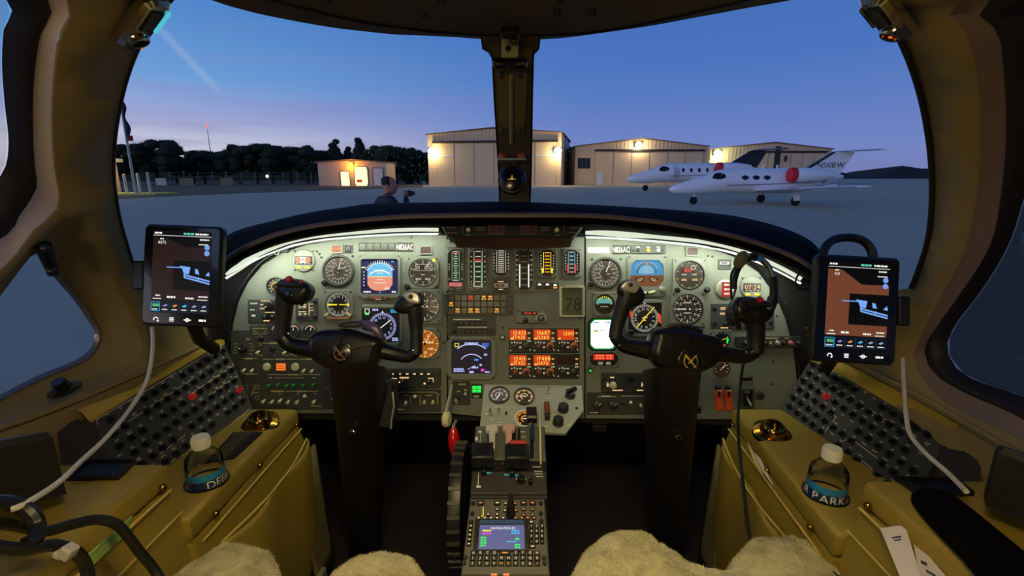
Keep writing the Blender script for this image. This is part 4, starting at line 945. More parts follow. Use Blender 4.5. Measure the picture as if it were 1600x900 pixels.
cA, cB = pxcurve(GA, n), pxcurve(GB, n)
cC = pxcurve([(u, v+7, d-.022) for u, v, d in GB], n); cC2 = pxcurve([(u, v+15, d-.012) for u, v, d in GB], n); cC3 = pxcurve([(u, v+19, d+.01) for u, v, d in GB], n)
cD = pxcurve(GD, n); cE = pxcurve([(u, v+4, 1.215) for u, v, d in GD], n)
cA0 = [(x, y+.01, z-.08) for x, y, z in cA]
cAB = [tuple(Vector(a).lerp(Vector(b), .55) + Vector((0, 0, .012))) for a, b in zip(cA, cB)]
m = MB(); m.loops([cA0, cA, cAB, cB, cC, cC2, cC3, cD, cE], False); m.obj('hood', M_HOOD, t)
m = MB(); m.tube([Vector(p)*.5 + Vector(q_)*.5 for p, q_ in zip(cB, cC)], .008, 8); m.obj('padded_edge', mat('padded_vinyl_highlight', (104, 80, 70), .42, bump=.3, bscale=240), t)  # brown highlight along the roll put into this lighter vinyl colour
def px_sub(L, u0, u1): return [p for p in L if u0 <= p[0] <= u1]
for nm, u0, u1 in (('pilot', 350, 690), ('copilot', 912, 1262)):
    pts = [Vector(p) for p in pxcurve([(u, v+4, d-.004) for u, v, d in px_sub(GD, u0, u1)], 40)]
    m = MB(); rr = [.0045+.0025*math.sin(math.pi*min(1, i/12)) for i in range(40)]; m.tube(pts, rr, 8)
    m.obj('flood_light_tube', emis('flood_tube', (228, 236, 214), .95, False), t, label='glowing white flood light tube')
    m = MB(); m.tube([p + Vector((0, .0, -.011)) for p in pts], .0035, 6); m.obj('lamp_rail', M_BLACK, t)
    for k in range(6):                    # the tube's light, in straight lengths
        a, b = pts[int(k*39/6)], pts[int((k+1)*39/6)]; c = (a+b)/2 + Vector((0, -.006, -.012))
        l = bpy.data.lights.new('flood_tube_light', 'AREA'); l.shape = 'RECTANGLE'; l.size = (b-a).length; l.size_y = .012; l.energy = .225*(b-a).length/.09; l.color = lin((238, 246, 224))
        lo = bpy.data.objects.new('flood_tube_light', l); COL.objects.link(lo)
        lo.matrix_world = frame(c, (b-a), Vector((0, -.95, .30)).cross(Vector((1, 0, 0))).cross(b-a)) if False else Matrix.Identity(4)
        zax = -Vector((0, .9, -.75)).normalized(); xax = (b-a).normalized(); yax = zax.cross(xax).normalized(); zax = xax.cross(yax)
        Mx = Matrix((xax, yax, zax)).transposed().to_4x4(); Mx.translation = c; lo.matrix_world = Mx
# ================================================================ INSTRUMENT PANEL (local units on it: photograph pixels at 1.2 m)
PD = 1.2; K = PD / FPX
PM = frame(W(800, 450, PD), RT, UP)
def PT(u, v, z=0.0): return PM @ Matrix.Translation(((u-800)*K, (450-v)*K, z*K))
def uv(L): return [(u-800, 450-v) for u, v in L]
panel = thing('instrument_panel', 'wide grey metal instrument panel in three boards under the glareshield', 'panel', PM)
BO = [(362, 646), (360, 560), (364, 505), (373, 470), (388, 440), (410, 414), (440, 395), (480, 382), (530, 374), (600, 369), (698, 367)]
MBd = lambda: MB(K)
m = MBd(); m.prism(uv([(698, 646)] + BO), -6, 0, .6); m.obj('board', M_GREY, panel)
m = MBd(); m.prism(uv([(700.5, 646), (700.5, 367), (913, 370), (913, 654), (760, 652)]), -6, 0, .6); m.obj('board', M_GREY, panel)
BR = [(915.5, 371), (990, 374), (1060, 380), (1110, 388), (1150, 402), (1185, 425), (1212, 462), (1228, 500), (1240, 545), (1246, 600), (1243, 656)]
m = MBd(); m.prism(uv([(915.5, 654)] + BR[0:1] + BR[1:]), -6, 0, .6); m.obj('board', M_GREY, panel)
m = MBd(); m.prism(uv([(326, 420), (334, 396), (350, 378), (500, 362), (690, 352), (915, 352), (1100, 370), (1262, 392), (1276, 440), (1276, 660), (1250, 668), (760, 660), (345, 656), (326, 600)]), -13, -8); m.obj('shroud', mat('shroud_black', (15, 14, 14), .8), panel)
m = MBd(); m.tube([(u-800, 450-v, 1.5) for u, v in cat([(358, 640), (357, 560), (361, 505), (370, 468), (385, 438), (407, 411), (438, 392), (480, 379), (530, 371), (600, 366), (690, 364)], 50)], 1.6, 6); m.obj('edge_gasket', M_BLACK, panel)
m = MBd(); m.tube([(u-800, 450-v, 1.5) for u, v in cat([(918, 368), (990, 371), (1060, 377), (1112, 385), (1153, 399), (1188, 422), (1215, 460), (1231, 499), (1243, 544), (1249, 600), (1246, 650)], 50)], 1.6, 6); m.obj('edge_gasket', M_BLACK, panel)
m = MBd()
for u, v in [(546, 373), (643, 371), (495, 393), (499, 397), (502, 402), (551, 400), (698, 398), (704, 461), (700, 467), (700, 478), (685, 471), (961, 374), (1060, 377), (925, 405), (970, 405), (1106, 400), (1113, 401), (1214, 473), (1228, 473), (1214, 494), (1228, 494), (1208, 564), (1205, 600), (1040, 403), (365, 545), (378, 520), (357, 600), (907, 497), (786, 512), (694, 535), (660, 600), (1100, 510), (1110, 522), (1190, 470)]:
    m.lathe([(2.0, 0), (1.8, 1.0), (.8, 1.5)], u-800, 450-v, 8)
m.obj('screws', M_SCREW, panel, kind='stuff')

class U:                                  # one unit on the panel: relative pixel coordinates, y up
    def __init__(s, name, label, cat_, u, v, group=None, M=None, k=None):
        s.t = thing(name, label, cat_, PT(u, v) if M is None else M, group); s.k = k or K
    def part(s, name, mm, fn, parent=None, **kw):
        m = MB(s.k); fn(m); return m.obj(name, mm, parent or s.t, **kw)
def fst(f): return lambda m: f(m)
def screws4(U_, w, h, z=4, r=1.6):
    def f(m):
        for a in (-1, 1):
            for b in (-1, 1): m.lathe([(r, z-.5), (r*.9, z+.5), (r*.4, z+.8)], a*w, b*h, 7)
    U_.part('screws', M_SCREW, f, kind='stuff')
def knob(U_, x, y, r, z0=2, h=7, mm=None, name='knob', mark=None, parent=None, ribs=0):
    def f(m):
        m.lathe([(r*1.1, z0), (r*1.08, z0+h*.3), (r*.92, z0+h*.4), (r*.86, z0+h*.92), (r*.6, z0+h)], x, y, 16)
        if ribs:
            for i in range(ribs):
                a = 2*math.pi*i/ribs; m.box(x+r*.92*math.cos(a), y+r*.92*math.sin(a), z0+h*.6, r*.22, r*.22, h*.5)
    k = U_.part(name, mm or M_BLACK, f, parent)
    if mark is not None: U_.part('pointer', M_WHITE, lambda m: m.needle(x, y, mark, r*.1, r*.8, max(.8, r*.18), z0+h+.1, 1), k)
    return k
def toggle(U_, x, y, mm=None, up=-1, l=7, r=2.1, z0=.5, lean=0):
    def f(m):
        m.tube([(x, y, z0+1), (x+lean*.5, y+up*1.5, z0+l*.5), (x+lean, y+up*3.2, z0+l*.95), (x+lean*1.1, y+up*3.6, z0+l)], [r*.55, r*.8, r*1.15, r*.5], 9)
    o = U_.part('toggle_switch', mm or M_CREAM, f)
    U_.part('collar', M_SCREW, lambda m: m.lathe([(r*1.3, z0), (r*1.25, z0+1.2), (r*.7, z0+1.5)], x, y, 9), o)
def gauge(name, label, u, v, r, shape='round', size=None, face=None, marks=None, needles=(), extra=(), knobs=(), ticks=None, nums=None, group=None, lit=None, cat_='gauge', glass=True):
    g = U(name, label, cat_, u, v, group)
    s = size or r*2.3
    if shape == 'round': g.part('bezel', M_BEZD, lambda m: m.lathe([(r*1.16, 0), (r*1.16, 2.2), (r*1.10, 3.6), (r*1.02, 3.8), (r, 3.2), (r, .3)], n=40, cap=False))
    elif shape == 'oct': g.part('bezel', M_BEZ, lambda m: m.bezel(octa(0, 0, s, s, s*.16), circ(0, 0, r, 48), 0, 3.4, .3, 64, b=.7)); screws4(g, s*.42, s*.42, 3.2)
    else: g.part('bezel', M_BEZ, lambda m: m.bezel(rrect(0, 0, s, s, s*.06), circ(0, 0, r, 48), 0, 3.4, .3, 64, b=.7)); screws4(g, s*.42, s*.42, 3.2)
    if shape != 'round': g.part('retaining_ring', M_SCREW if shape == 'square' else M_BEZD, lambda m: m.lathe([(r*1.05, 3.2), (r*1.04, 4.0), (r*.99, 4.0), (r*.985, .4)], n=40, cap=False))
    g.part('dial', face or M_FACE, lambda m: m.flat(circ(0, 0, r*1.0, 40), .5))
    ink = lit or E_DIALW
    def mk(m):
        if ticks:
            for (n, r0, r1, w, a0, a1) in ticks: m.ticks(0, 0, r*r0, r*r1, n, w, .8, a0, a1)
        if nums:
            txts, rr, a0, a1, h = nums; n = len(txts)
            for i, tx in enumerate(txts):
                a = R(90 - (a0 + (a1-a0)*i/max(1, (n-1) if a1-a0 < 360 else n))); m.text(tx, r*rr*math.cos(a), r*rr*math.sin(a), h, .8)
        if marks: marks(m)
    g.part('dial_marks', ink, mk, kind='stuff')
    for (ang, r0, r1, w, mm) in needles:
        g.part('needle', mm or E_WHITE, lambda m: m.needle(0, 0, ang, r0*r, r1*r, w, 1.6))
    if needles: g.part('needle_hub', M_BLACK, lambda m: m.lathe([(r*.10, .5), (r*.09, 1.9), (r*.04, 2.1)], n=12))
    for nm, mm, fn in extra: g.part(nm, mm, fn)
    for (x, y, kr) in knobs: knob(g, x, y, kr, 2, 5)
    if glass: g.part('cover_glass', M_GLASSI, lambda m: m.flat(circ(0, 0, r*.99, 32), 2.8))
    return g
N = None
# ---------- pilot flight instruments
asi_ticks = [(40, .82, .95, .6, 20, 340), (20, .74, .95, 1.1, 20, 340)]
gauge('airspeed_indicator', 'round airspeed indicator beside the pilot attitude display, needle nearly upright', 529, 423, 22, face=M_FACEB, ticks=asi_ticks, nums=(['40', '60', '80', '100', '120', '140', '160', '200', '250', '300', '350'], .60, 30, 330, 3.6), needles=[(14, -.15, .92, 1.6, N)], marks=lambda m: (m.ring(0, 0, 8.6, 9.2, .8, 20, 100, 240), m.print_(7, 4, 9, 1.6, .8)), knobs=[(-21, -19, 4.2)])
g = gauge('radio_compass', 'compass dial with a bright yellow crosswise needle below the pilot airspeed indicator', 529, 476, 19, shape='oct', size=47, ticks=[(72, .86, .97, .5, 0, 360), (36, .80, .97, .9, 0, 360)], nums=(['N', '3', '6', 'E', '12', '15', 'S', '21', '24', 'W', '30', '33'], .68, 0, 360, 4.2), needles=[(90, -.9, .9, 2.6, E_YEL)], extra=[('arrow_head', E_YEL, lambda m: m.flat([(14, 3), (18, 0), (14, -3)], 1.7)), ('course_knob', M_CREAM, lambda m: [m.bar(-20, -17, -14, -12, 3.4, 4), m.bar(20, -17, 14, -12, 3.4, 4)]), ('amber_band', emis('amber_band', (190, 110, 50), .5, False), lambda m: m.flat(rect(0, -20.5, 34, 1.6), 3.6))])
E_PFDW = E_WHITE
def display(name, label, u, v, bw, bh, sw, sh, draw, c=6, sy=0, scr=None, oct_=True, cat_='display', bez=None):
    g = U(name, label, cat_, u, v)
    outer = octa(0, 0, bw, bh, c) if oct_ else rrect(0, 0, bw, bh, c)
    g.part('bezel', bez or M_BEZ, lambda m: m.bezel(outer, rrect(0, sy, sw, sh, 2.2), 0, 5.0, .6, 72, 0, sy, b=1.2))
    g.part('screen', scr or E_BLUEB, lambda m: m.flat(rrect(0, sy, sw+.6, sh+.6, 2.0), 1.0))
    draw(g); screws4(g, bw*.45, bh*.45, 4.6, 1.4)
    g.part('cover_glass', M_GLASSI, lambda m: m.flat(rrect(0, sy, sw, sh, 2.0), 3.2)); return g
def pfd(g):
    def rounded(a0, a1, y0=None):
        return None
    W_, H_ = 19.5, 21.5
    ball = [(-W_, 0)] + [(-W_, 12), (-15, 18), (-9, 21), (0, 22), (9, 21), (15, 18), (W_, 12), (W_, 0)]
    g.part('sky_field', E_SKY, lambda m: m.flat([(x, y-.5) for x, y in ball], 1.2))
    g.part('ground_field', E_EARTH, lambda m: m.flat([(x, -y-.5) for x, y in ball], 1.2))
    def wm(m):
        m.ticks(0, 0, 20, 25, 14, 1.2, 1.5, -62, 62); m.ring(0, -16, 24, 26, 1.5, 20, 50, 130); m.flat(rect(0, -.3, 39, .8), 1.5)
        for y in (5, 10, -5, -10): m.flat(rect(0, y, 10 if y % 10 else 18, 1.0), 1.5)
        for i in range(5): m.flat(rect(-25, 7-i*5.2, 1.6, 2.2), 1.5)
        m.print_(-25, 14, 7, 2.2, 1.5); m.print_(-19, -24, 13, 2.6, 1.5); m.print_(22, -24, 7, 2.6, 1.5); m.print_(12, -19, 9, 3, 1.5, 2)
    g.part('symbology', E_PFDW, wm, kind='stuff')
    g.part('aircraft_symbol', E_YEL, lambda m: (m.flat(rect(0, -.5, 6, 1.6), 1.7), m.flat(rect(-13, -.5, 6, 1.2), 1.7), m.flat(rect(13, -.5, 6, 1.2), 1.7)))
    g.part('mode_text', E_CYAN, lambda m: (m.print_(20, 23, 5, 2, 1.5), m.flat(rect(0, -25, 2.2, 2.2), 1.5)), kind='stuff')
display('attitude_display', 'glowing blue and salmon attitude display ahead of the pilot', 594, 432, 66, 70, 58, 54, pfd)
g = U('maker_badge', 'small winged maker badge on the sill between the two pilot displays', 'badge', 593, 466)
g.part('plate', M_BEZD, lambda m: m.prism([(-19, 3.4), (19, 3.4), (12, -3.4), (-12, -3.4)], 0, 5.6, 1)); g.part('emblem', mat('badge_red', (190, 80, 54), .4), lambda m: (m.prism(rect(-2, 1, 12, 2.6), 5.4, 6.2), m.prism([(-16, 2), (-8, 1.6), (-9, -.4)], 5.4, 6.0), m.prism([(16, 2), (8, 1.6), (9, -.4)], 5.4, 6.0))); g.part('caption', M_WHITE, lambda m: m.print_(0, -1.8, 9, 1.6, 6.3))
def ehsi(g):
    def wm(m):
        m.ticks(2, -2, 18, 21.5, 72, .5, 1.5); m.ticks(2, -2, 17, 21.5, 36, .9, 1.5)
        for i, tx in enumerate(('N', '3', '6', 'E', '12', '15', 'S', '21', '24', 'W', '30', '33')):
            a = R(90-12-i*30); m.text(tx, 2+14*math.cos(a), -2+14*math.sin(a), 3.8, 1.5)
        m.flat([(2, 23), (4.2, 19), (-.2, 19)], 1.5); m.print_(-9, 24, 9, 3, 1.5); m.print_(22, -22, 10, 5, 1.5, 2)
    g.part('symbology', E_LAV, wm, kind='stuff')
    g.part('course_needle', E_WHITE, lambda m: m.needle(2, -2, 52, -17, 17, 1.5, 1.7, .8))
    g.part('mode_text', E_CYAN, lambda m: m.print_(21, 22, 13, 5, 1.5, 2), kind='stuff')
    g.part('weather_box', E_WHITE, lambda m: m.bezel(rect(-22, 22, 7.5, 7.5), rect(-22, 22, 5.5, 5.5), 1.4, 1.6, n=24, cx=-22, cy=22)); g.part('green_bar', E_GREEN, lambda m: m.flat(rect(-22, 17, 6, 2.4), 1.6))
display('navigation_display', 'dark navigation display with a white compass rose, partly behind the pilot yoke', 596, 508, 66, 64, 59, 54, ehsi, scr=E_NIGHT)
def alt_marks(m):
    m.bezel(rect(1, 8, 27, 10), rect(1, 8, 25.4, 8.6), .8, 1.0, n=32, cx=1, cy=8); m.text('01', -8, 8, 6, 1.0); m.text('100', 7.5, 8, 6, 1.0, sp=.1); m.print_(0, -3, 6, 1.6, .8); m.print_(-7, -10, 9, 2.6, .8); m.print_(8, -10, 9, 2.6, .8)
g = gauge('altimeter', 'altimeter with a white window reading 01 100 beside the pilot attitude display', 661, 426, 21.5, shape='oct', size=51, face=M_FACEB, ticks=[(50, .88, .97, .5, 0, 360), (10, .80, .97, 1.2, 0, 360)], nums=([str(i) for i in range(10)], .70, 0, 360, 3.6), needles=[(30, .5, .95, 1.4, N)], marks=alt_marks, knobs=[(-24, -22, 4.6)])
g.part('indicator_lamp', E_YEL, lambda m: m.lathe([(2.8, 3), (2.6, 4.2), (1.4, 5)], 17.5, 19, 12)); g.part('counter_window', M_BLACK, lambda m: m.flat(rect(1, 8, 26, 9), .7))
vsi = dict(ticks=[(36, .84, .96, .6, 0, 360), (12, .72, .96, 1.3, 0, 360)], nums=(['0', '.5', '1', '2', '4', '6', '4', '2', '1', '.5'], .60, -90, 234, 4.4))
gauge('vertical_speed_indicator', 'vertical speed dial half hidden behind the pilot yoke grip', 664, 479, 23, shape='square', size=54, face=M_FACEB, needles=[(-90, -.2, .7, 2, N)], marks=lambda m: m.print_(1, 9, 10, 2, .8, 2), **vsi)
M_AMBERD = emis('amber_dial', (196, 104, 22), .62)
gauge('radio_altimeter', 'amber-lit round dial half hidden behind the pilot yoke, under the vertical speed dial', 664, 537, 22.5, shape='oct', size=50, face=M_AMBERD, ticks=[(36, .86, .97, .5, 0, 360), (12, .76, .97, 1.2, 0, 360)], nums=(['0', '2', '5', '10', '15', '20', '25'], .6, 20, 330, 5), needles=[(30, .1, .9, 1.6, E_WARM)], marks=lambda m: (m.print_(4, 2, 18, 3, .8), m.text('RA', 3, 7, 4, .8), m.print_(9, -8, 8, 2, .8)), lit=emis('amber_ink', (255, 224, 150), .9, False))
# ---------- pilot outboard
def clock(label, u, v, digits, name='digital_clock', dcol=E_AMBER):
    g = U(name, label, 'clock', u, v)
    g.part('bezel', M_BEZ, lambda m: m.lathe([(18, 0), (18, 1.6), (16.8, 2.6), (0.01, 2.6)], n=36, cap=False))
    g.part('window', M_BLACK, lambda m: m.prism(rrect(0, 0, 28, 13, 1.5), 2.4, 3.4, .5))
    g.part('digits', dcol, lambda m: m.text(digits, 0, .6, 7.5, 3.6), kind='stuff')
    g.part('caption', E_WARM, lambda m: [m.flat(rect(x, -4.9, 2.6, 1.4), 3.6) for x in (-9, -3, 3, 9)], kind='stuff')
    g.part('button', E_YEL if dcol is E_AMBER else E_YEL, lambda m: (m.prism(rrect(-7, -11, 8, 3.4, 1), 2, 4, .6)) and m.prism(rrect(7, -11, 8, 3.4, 1), 2, 4, .6), kind='stuff')
    screws4(g, 14, 14.5, 1, 1.6); return g
g = clock('small lit clock with two orange discs above the pilot yoke grip', 475, 407, '', dcol=E_AMBER)
g.part('display_field', E_WHITE, lambda m: m.flat(rect(0, .5, 15, 9), 3.55)); g.part('orange_disc', emis('clock_orange', (226, 104, 50), .8, False), lambda m: m.flat(circ(-7.5, .8, 4.4, 16), 3.7)); g.part('orange_disc', emis('clock_orange', (226, 104, 50), .8, False), lambda m: m.flat(circ(7.5, .8, 4.4, 16), 3.7)); g.part('cross_hand', M_BLACK, lambda m: (m.bar(-2, 3, 3, -2, .8, 3.8), m.bar(2, 3, -3, -2, .8, 3.8)))
gauge('oxygen_gauge', 'small black and yellow gauge behind the pilot yoke grip', 431, 447, 12.5, ticks=[(10, .72, .9, 1.4, -140, 140)], nums=(['0', '1', '2', '3', '4', '5'], .55, -130, 130, 3), extra=[('yellow_face', emis('yellow_face', (214, 180, 50), .6, False), lambda m: m.ring(0, 0, 4, 7.5, .9, 24, -10, 240))], needles=[(60, -.2, .6, 1.2, N)])
for i, (u, lab) in enumerate(((433, 'small round meter at the outboard end of the row behind the pilot yoke'), (459, 'small round meter hidden behind the pilot yoke grip'), (485, 'small round meter at the inboard end of the row over the pilot yoke arm'))):
    gauge('small_meter', lab, u, 517, 9.5, ticks=[(8, .72, .94, 1.2, -70, 70)], needles=[(-30+i*25, 0, .8, 1.2, N)], extra=[('colour_arc', E_AMBER, lambda m: m.ring(0, 0, 7, 8, .9, 12, 60, 110))], group='row of small meters behind the pilot yoke')
def plate(name, label, u, v, w, h, cat_='switch panel', mm=None, z=2.2, scr=True, group=None):
    g = U(name, label, cat_, u, v, group); g.part('plate', mm or M_BEZD, lambda m: m.prism(rrect(0, 0, w, h, 1.8), 0, z, .6))
    if scr: screws4(g, w/2-4, h/2-4, z, 1.5)
    return g
g = plate('lighting_panel', 'small switch panel with black rotary knobs and amber legends, outboard of the pilot yoke', 410, 486, 44, 36)
for x, y, r, a in ((12, 8, 7, -120), (7, -9, 4.5, 30), (20, -9, 4, 0)): knob(g, x, y, r, 2, 8, mark=a)
g.part('amber_legend', E_WARM, lambda m: (m.print_(6, 16, 14, 1.6, 2.4), m.print_(1, 10, 6, 1.8, 2.4), m.print_(1, 4, 7, 1.8, 2.4), m.flat(rect(14, -2, 18, 1), 2.4), m.print_(8, -15, 10, 2, 2.4)), kind='stuff')
g.part('white_legend', M_WHITE, lambda m: (m.print_(-12, 12, 12, 2.2, 2.4, 2), m.print_(-14, 2, 8, 2, 2.4), m.print_(-12, -7, 7, 3, 2.4)), kind='stuff')
g = plate('audio_switch_panel', 'small grey panel of silver rocker switches just inboard of the pilot yoke grip', 480, 483, 34, 36)
for x, y in ((-10, 2), (-3, 2), (-10, -9), (-2, -9)): g.part('rocker_switch', M_SILVER, lambda m: m.prism(rrect(x, y, 5.6, 5.2, 1.6), 2, 5, 1.4))
g.part('legend', E_WARM, lambda m: (m.print_(-6, 7, 14, 1.6, 2.4), m.print_(-6, -4, 14, 1.6, 2.4), m.bar(4, 10, 4, -10, .9, 2.4), m.bar(4, 8, 11, 8, .9, 2.4), m.bar(4, 2, 10, 2, .9, 2.4), m.bar(4, -2, 11, -2, .9, 2.4)), kind='stuff')
for y in (12, -12): g.part('mount_screw', M_BLACK, lambda m: m.lathe([(4, 1), (3.6, 3), (2.4, 4)], 13, y, 12))
# big switch board low on the pilot side
g = plate('switch_board', 'large dark switch board low on the pilot side with white and green toggle switches', 436, 578, 150, 124, mm=mat('switch_board_shaded', (58, 60, 55), .6, bump=.1, bscale=400), z=1.6)  # falloff of the flood light put into the darker board grey
def ab(u, v): return (u-436, 578-v)
for u, v in ((406, 548), (447, 549), (460, 549), (384, 576), (397, 576), (477, 577), (490, 577), (415, 624), (428, 625), (441, 623), (453, 625), (467, 625), (480, 620), (493, 625)): toggle(g, *ab(u, v), M_CREAM, up=-1 if v != 620 else 1, l=8, r=2.3, lean=-1.0)
for u, v, w in ((423, 600, 1), (438, 598, 1), (451, 600, 1), (461, 600, 1.35), (476, 600, 1.45), (492, 599, 1)): toggle(g, *ab(u, v), M_GREENP, l=8, r=2.3*w, lean=-1.2)
for u in (418, 462): g.part('push_button', M_CREAM, lambda m: m.lathe([(6.2, 1), (6.0, 3.4), (4.8, 4.4), (0.01, 4.6)], *ab(u, 573), 20, cap=False))
g.part('orange_annunciator', emis('annunciator_orange', (255, 120, 40), .9), lambda m: m.prism(rrect(*ab(440, 573), 14, 11, .8), 1, 3.6, .6)); g.part('annunciator_legend', M_BLACK, lambda m: [m.flat(rect(ab(440, 573)[0], ab(440, 573)[1]+d, 11, .7), 3.7) for d in (-2, 1.6)])
knob(g, *ab(381, 545), 6, 1, 7, mark=-60); knob(g, *ab(427, 545), 3.4, 1, 5)
g.part('legend_bar', M_CREAM, lambda m: [m.flat(rect((a+b)/2-436, 578-v, b-a, .8), 1.8) for a, b, v in ((404, 452, 536), (379, 404, 560), (412, 467, 561), (469, 486, 561), (379, 405, 584), (418, 500, 585), (424, 446, 611), (449, 498, 611))] , kind='stuff')
g.part('legend', mat('legend_yellow', (196, 190, 120), .6), lambda m: ([m.print_(u-436, 578-v, w, h, 1.9) for u, v, w, h in ((429, 536, 13, 2.4), (391, 560, 12, 2.4), (440, 561, 14, 2.4), (484, 561, 8, 2.4), (391, 584, 12, 2.4), (460, 585, 18, 2.4), (434, 611, 18, 2.4), (473, 611, 18, 2.4), (409, 539, 6, 1.2), (449, 540, 6, 1.2), (409, 555, 6, 1.2), (430, 555, 4, 1.2), (450, 555, 5, 1.2), (462, 555, 5, 1.2), (455, 590, 50, 1.2), (424, 590, 7, 1.8), (492, 590, 7, 1.8), (438, 615, 4, 1.2), (467, 615, 4, 1.2), (494, 615, 6, 1.2), (495, 634, 18, 1.4), (400, 613, 10, 1.2), (422, 630, 4, 1.2), (436, 630, 4, 1.2), (462, 630, 4, 1.2))]), kind='stuff')
g.part('selector_legend', mat('legend_dim', (160, 158, 120), .6), lambda m: ([m.print_(u-436, 578-v, w, h, 1.9) for u, v, w, h in ((370, 537, 6, 1.4), (370, 542, 5, 1.4), (369, 547, 5, 1.4), (369, 551, 8, 1.2), (393, 537, 7, 1.4), (395, 542, 7, 1.4), (395, 547, 8, 1.4), (394, 553, 6, 1.4), (389, 530, 7, 3))]), kind='stuff')
g.part('decal', mat('legend_dim', (160, 158, 120), .6), lambda m: (m.bezel(rect(*ab(385, 604), 7, 6), rect(*ab(385, 604), 5.4, 4.4), 1.6, 1.9, n=20, cx=ab(385, 604)[0], cy=ab(385, 604)[1]), m.bezel(rect(*ab(402, 604), 8, 6), rect(*ab(402, 604), 6.4, 4.4), 1.6, 1.9, n=20, cx=ab(402, 604)[0], cy=ab(402, 604)[1]), m.bar(*ab(388, 607), *ab(388, 622), .8, 1.9), m.ring(*ab(403, 621), 2.6, 3.4, 1.9, 16), m.bar(*ab(392, 616), *ab(399, 607), 1, 1.9), m.bar(*ab(393, 618), *ab(399, 613), 1, 1.9)), kind='stuff')
g = plate('fuel_panel', 'little dark switch legend with crossed valve lines above the pilot switch board', 407, 520, 34, 22, scr=False, z=1.4)
g.part('legend', mat('legend_yellow', (196, 190, 120), .6), lambda m: (m.print_(0, 7, 24, 1.6, 1.6), m.ring(-8, 1, 2, 3, 1.6, 12), m.ring(9, 1, 2, 3, 1.6, 12), m.bar(-6, 0, 0, -3, 1, 1.6), m.bar(7, 0, 0, -3, 1, 1.6), m.ring(0, -5, 3, 4, 1.6, 12, 180, 360)), kind='stuff'); knob(g, 2, -9, 3.6, 1, 6)
g = plate('heading_panel', 'narrow black panel with two hollow screws and an amber V mark beside the pilot column', 524, 582, 34, 42, mm=M_DGREY)
for y in (-2, 13): g.part('hollow_screw', M_SCREW, lambda m: m.lathe([(3.6, 1), (3.6, 3.4), (2.2, 3.6), (2.2, 1.6)], -11, y, 14, cap=False))
g.part('amber_legend', E_WARM, lambda m: (m.flat(rect(-3, 13, 4, 4), 2.4), m.bar(-7, 5, -1, 0, 2, 2.4), m.bar(6, 5, 0, 0, 2, 2.4), m.print_(0, -6, 8, 2, 2.4)), kind='stuff')
g = plate('dimmer_panel', 'narrow black panel with a ribbed dimmer knob beside the pilot column', 524, 622, 34, 34, mm=M_DGREY)
knob(g, 0, 3, 5.5, 2, 9, M_SCREW, mark=-140, ribs=10); toggle(g, 13, 2, M_CREAM); g.part('legend', mat('legend_yellow', (196, 190, 120), .6), lambda m: m.print_(0, 12, 10, 1.6, 2.4), kind='stuff')
# top row
def lampbox(label, u, v, w, h, mm, rim=None, name='warning_light', n=1):
    g = U(name, label, 'light', u, v)
    g.part('rim', rim or M_BEZ, lambda m: m.bezel(rect(0, 0, w+4, h+4), rect(0, 0, w, h), 0, 3, .5, 40)); g.part('lens', mm, lambda m: m.prism(rect(0, 0, w, h), .4, 2.4, .5)); return g
g = lampbox('orange master caution light above the pilot airspeed indicator', 527, 389, 15, 10, emis('caution_orange', (214, 92, 20), .75)); g.part('caption', M_BLACK, lambda m: [m.print_(0, d, 10, 1.6, 2.6) for d in (-2.4, 2.4)], kind='stuff')
g = U('push_button', 'square black push button beside the orange light', 'button', 545, 389); g.part('frame', M_BEZD, lambda m: m.bezel(rect(0, 0, 12, 12), rect(0, 0, 9.6, 9.6), 0, 2.6, .3, 32)); g.part('cap', M_BLACK, lambda m: m.prism(rect(0, 0, 9, 9), .2, 4, .8))
g = U('annunciator_strip', 'row of five unlit dark lamp windows above the pilot attitude display', 'lights', 590, 386); g.part('frame', M_BEZD, lambda m: m.prism(rrect(0, 0, 59, 13, 1), 0, 1.6, .4))
for i in range(5): g.part('lamp_window', mat('unlit_lens', (58, 58, 48), .35, var=.3, vscale=60), lambda m: m.prism(rect(-23+i*11.5, 0, 10, 11), 1.4, 3, .6))
def regplate(label, u, v):
    g = U('registration_placard', label, 'placard', u, v); g.part('plate', mat('placard_black', (24, 24, 22), .5), lambda m: m.prism(rrect(0, 0, 26, 14, .8), 0, 1.4, .4)); g.part('lettering', M_WHITE, lambda m: m.text('N826AC', 0, 0, 8.8, 1.6, sp=.12, wide=.58)); return g
regplate('black N826AC placard on the pilot board', 633, 386); regplate('black N826AC placard on the copilot board', 970, 390)
lampbox('dark red warning light on the pilot board beside the placard', 666, 391, 16, 10, emis('red_lens', (96, 16, 18), .5))
lampbox('dark red warning light on the copilot board above the altimeter', 1081, 393, 16, 10, emis('red_lens', (96, 16, 18), .5))
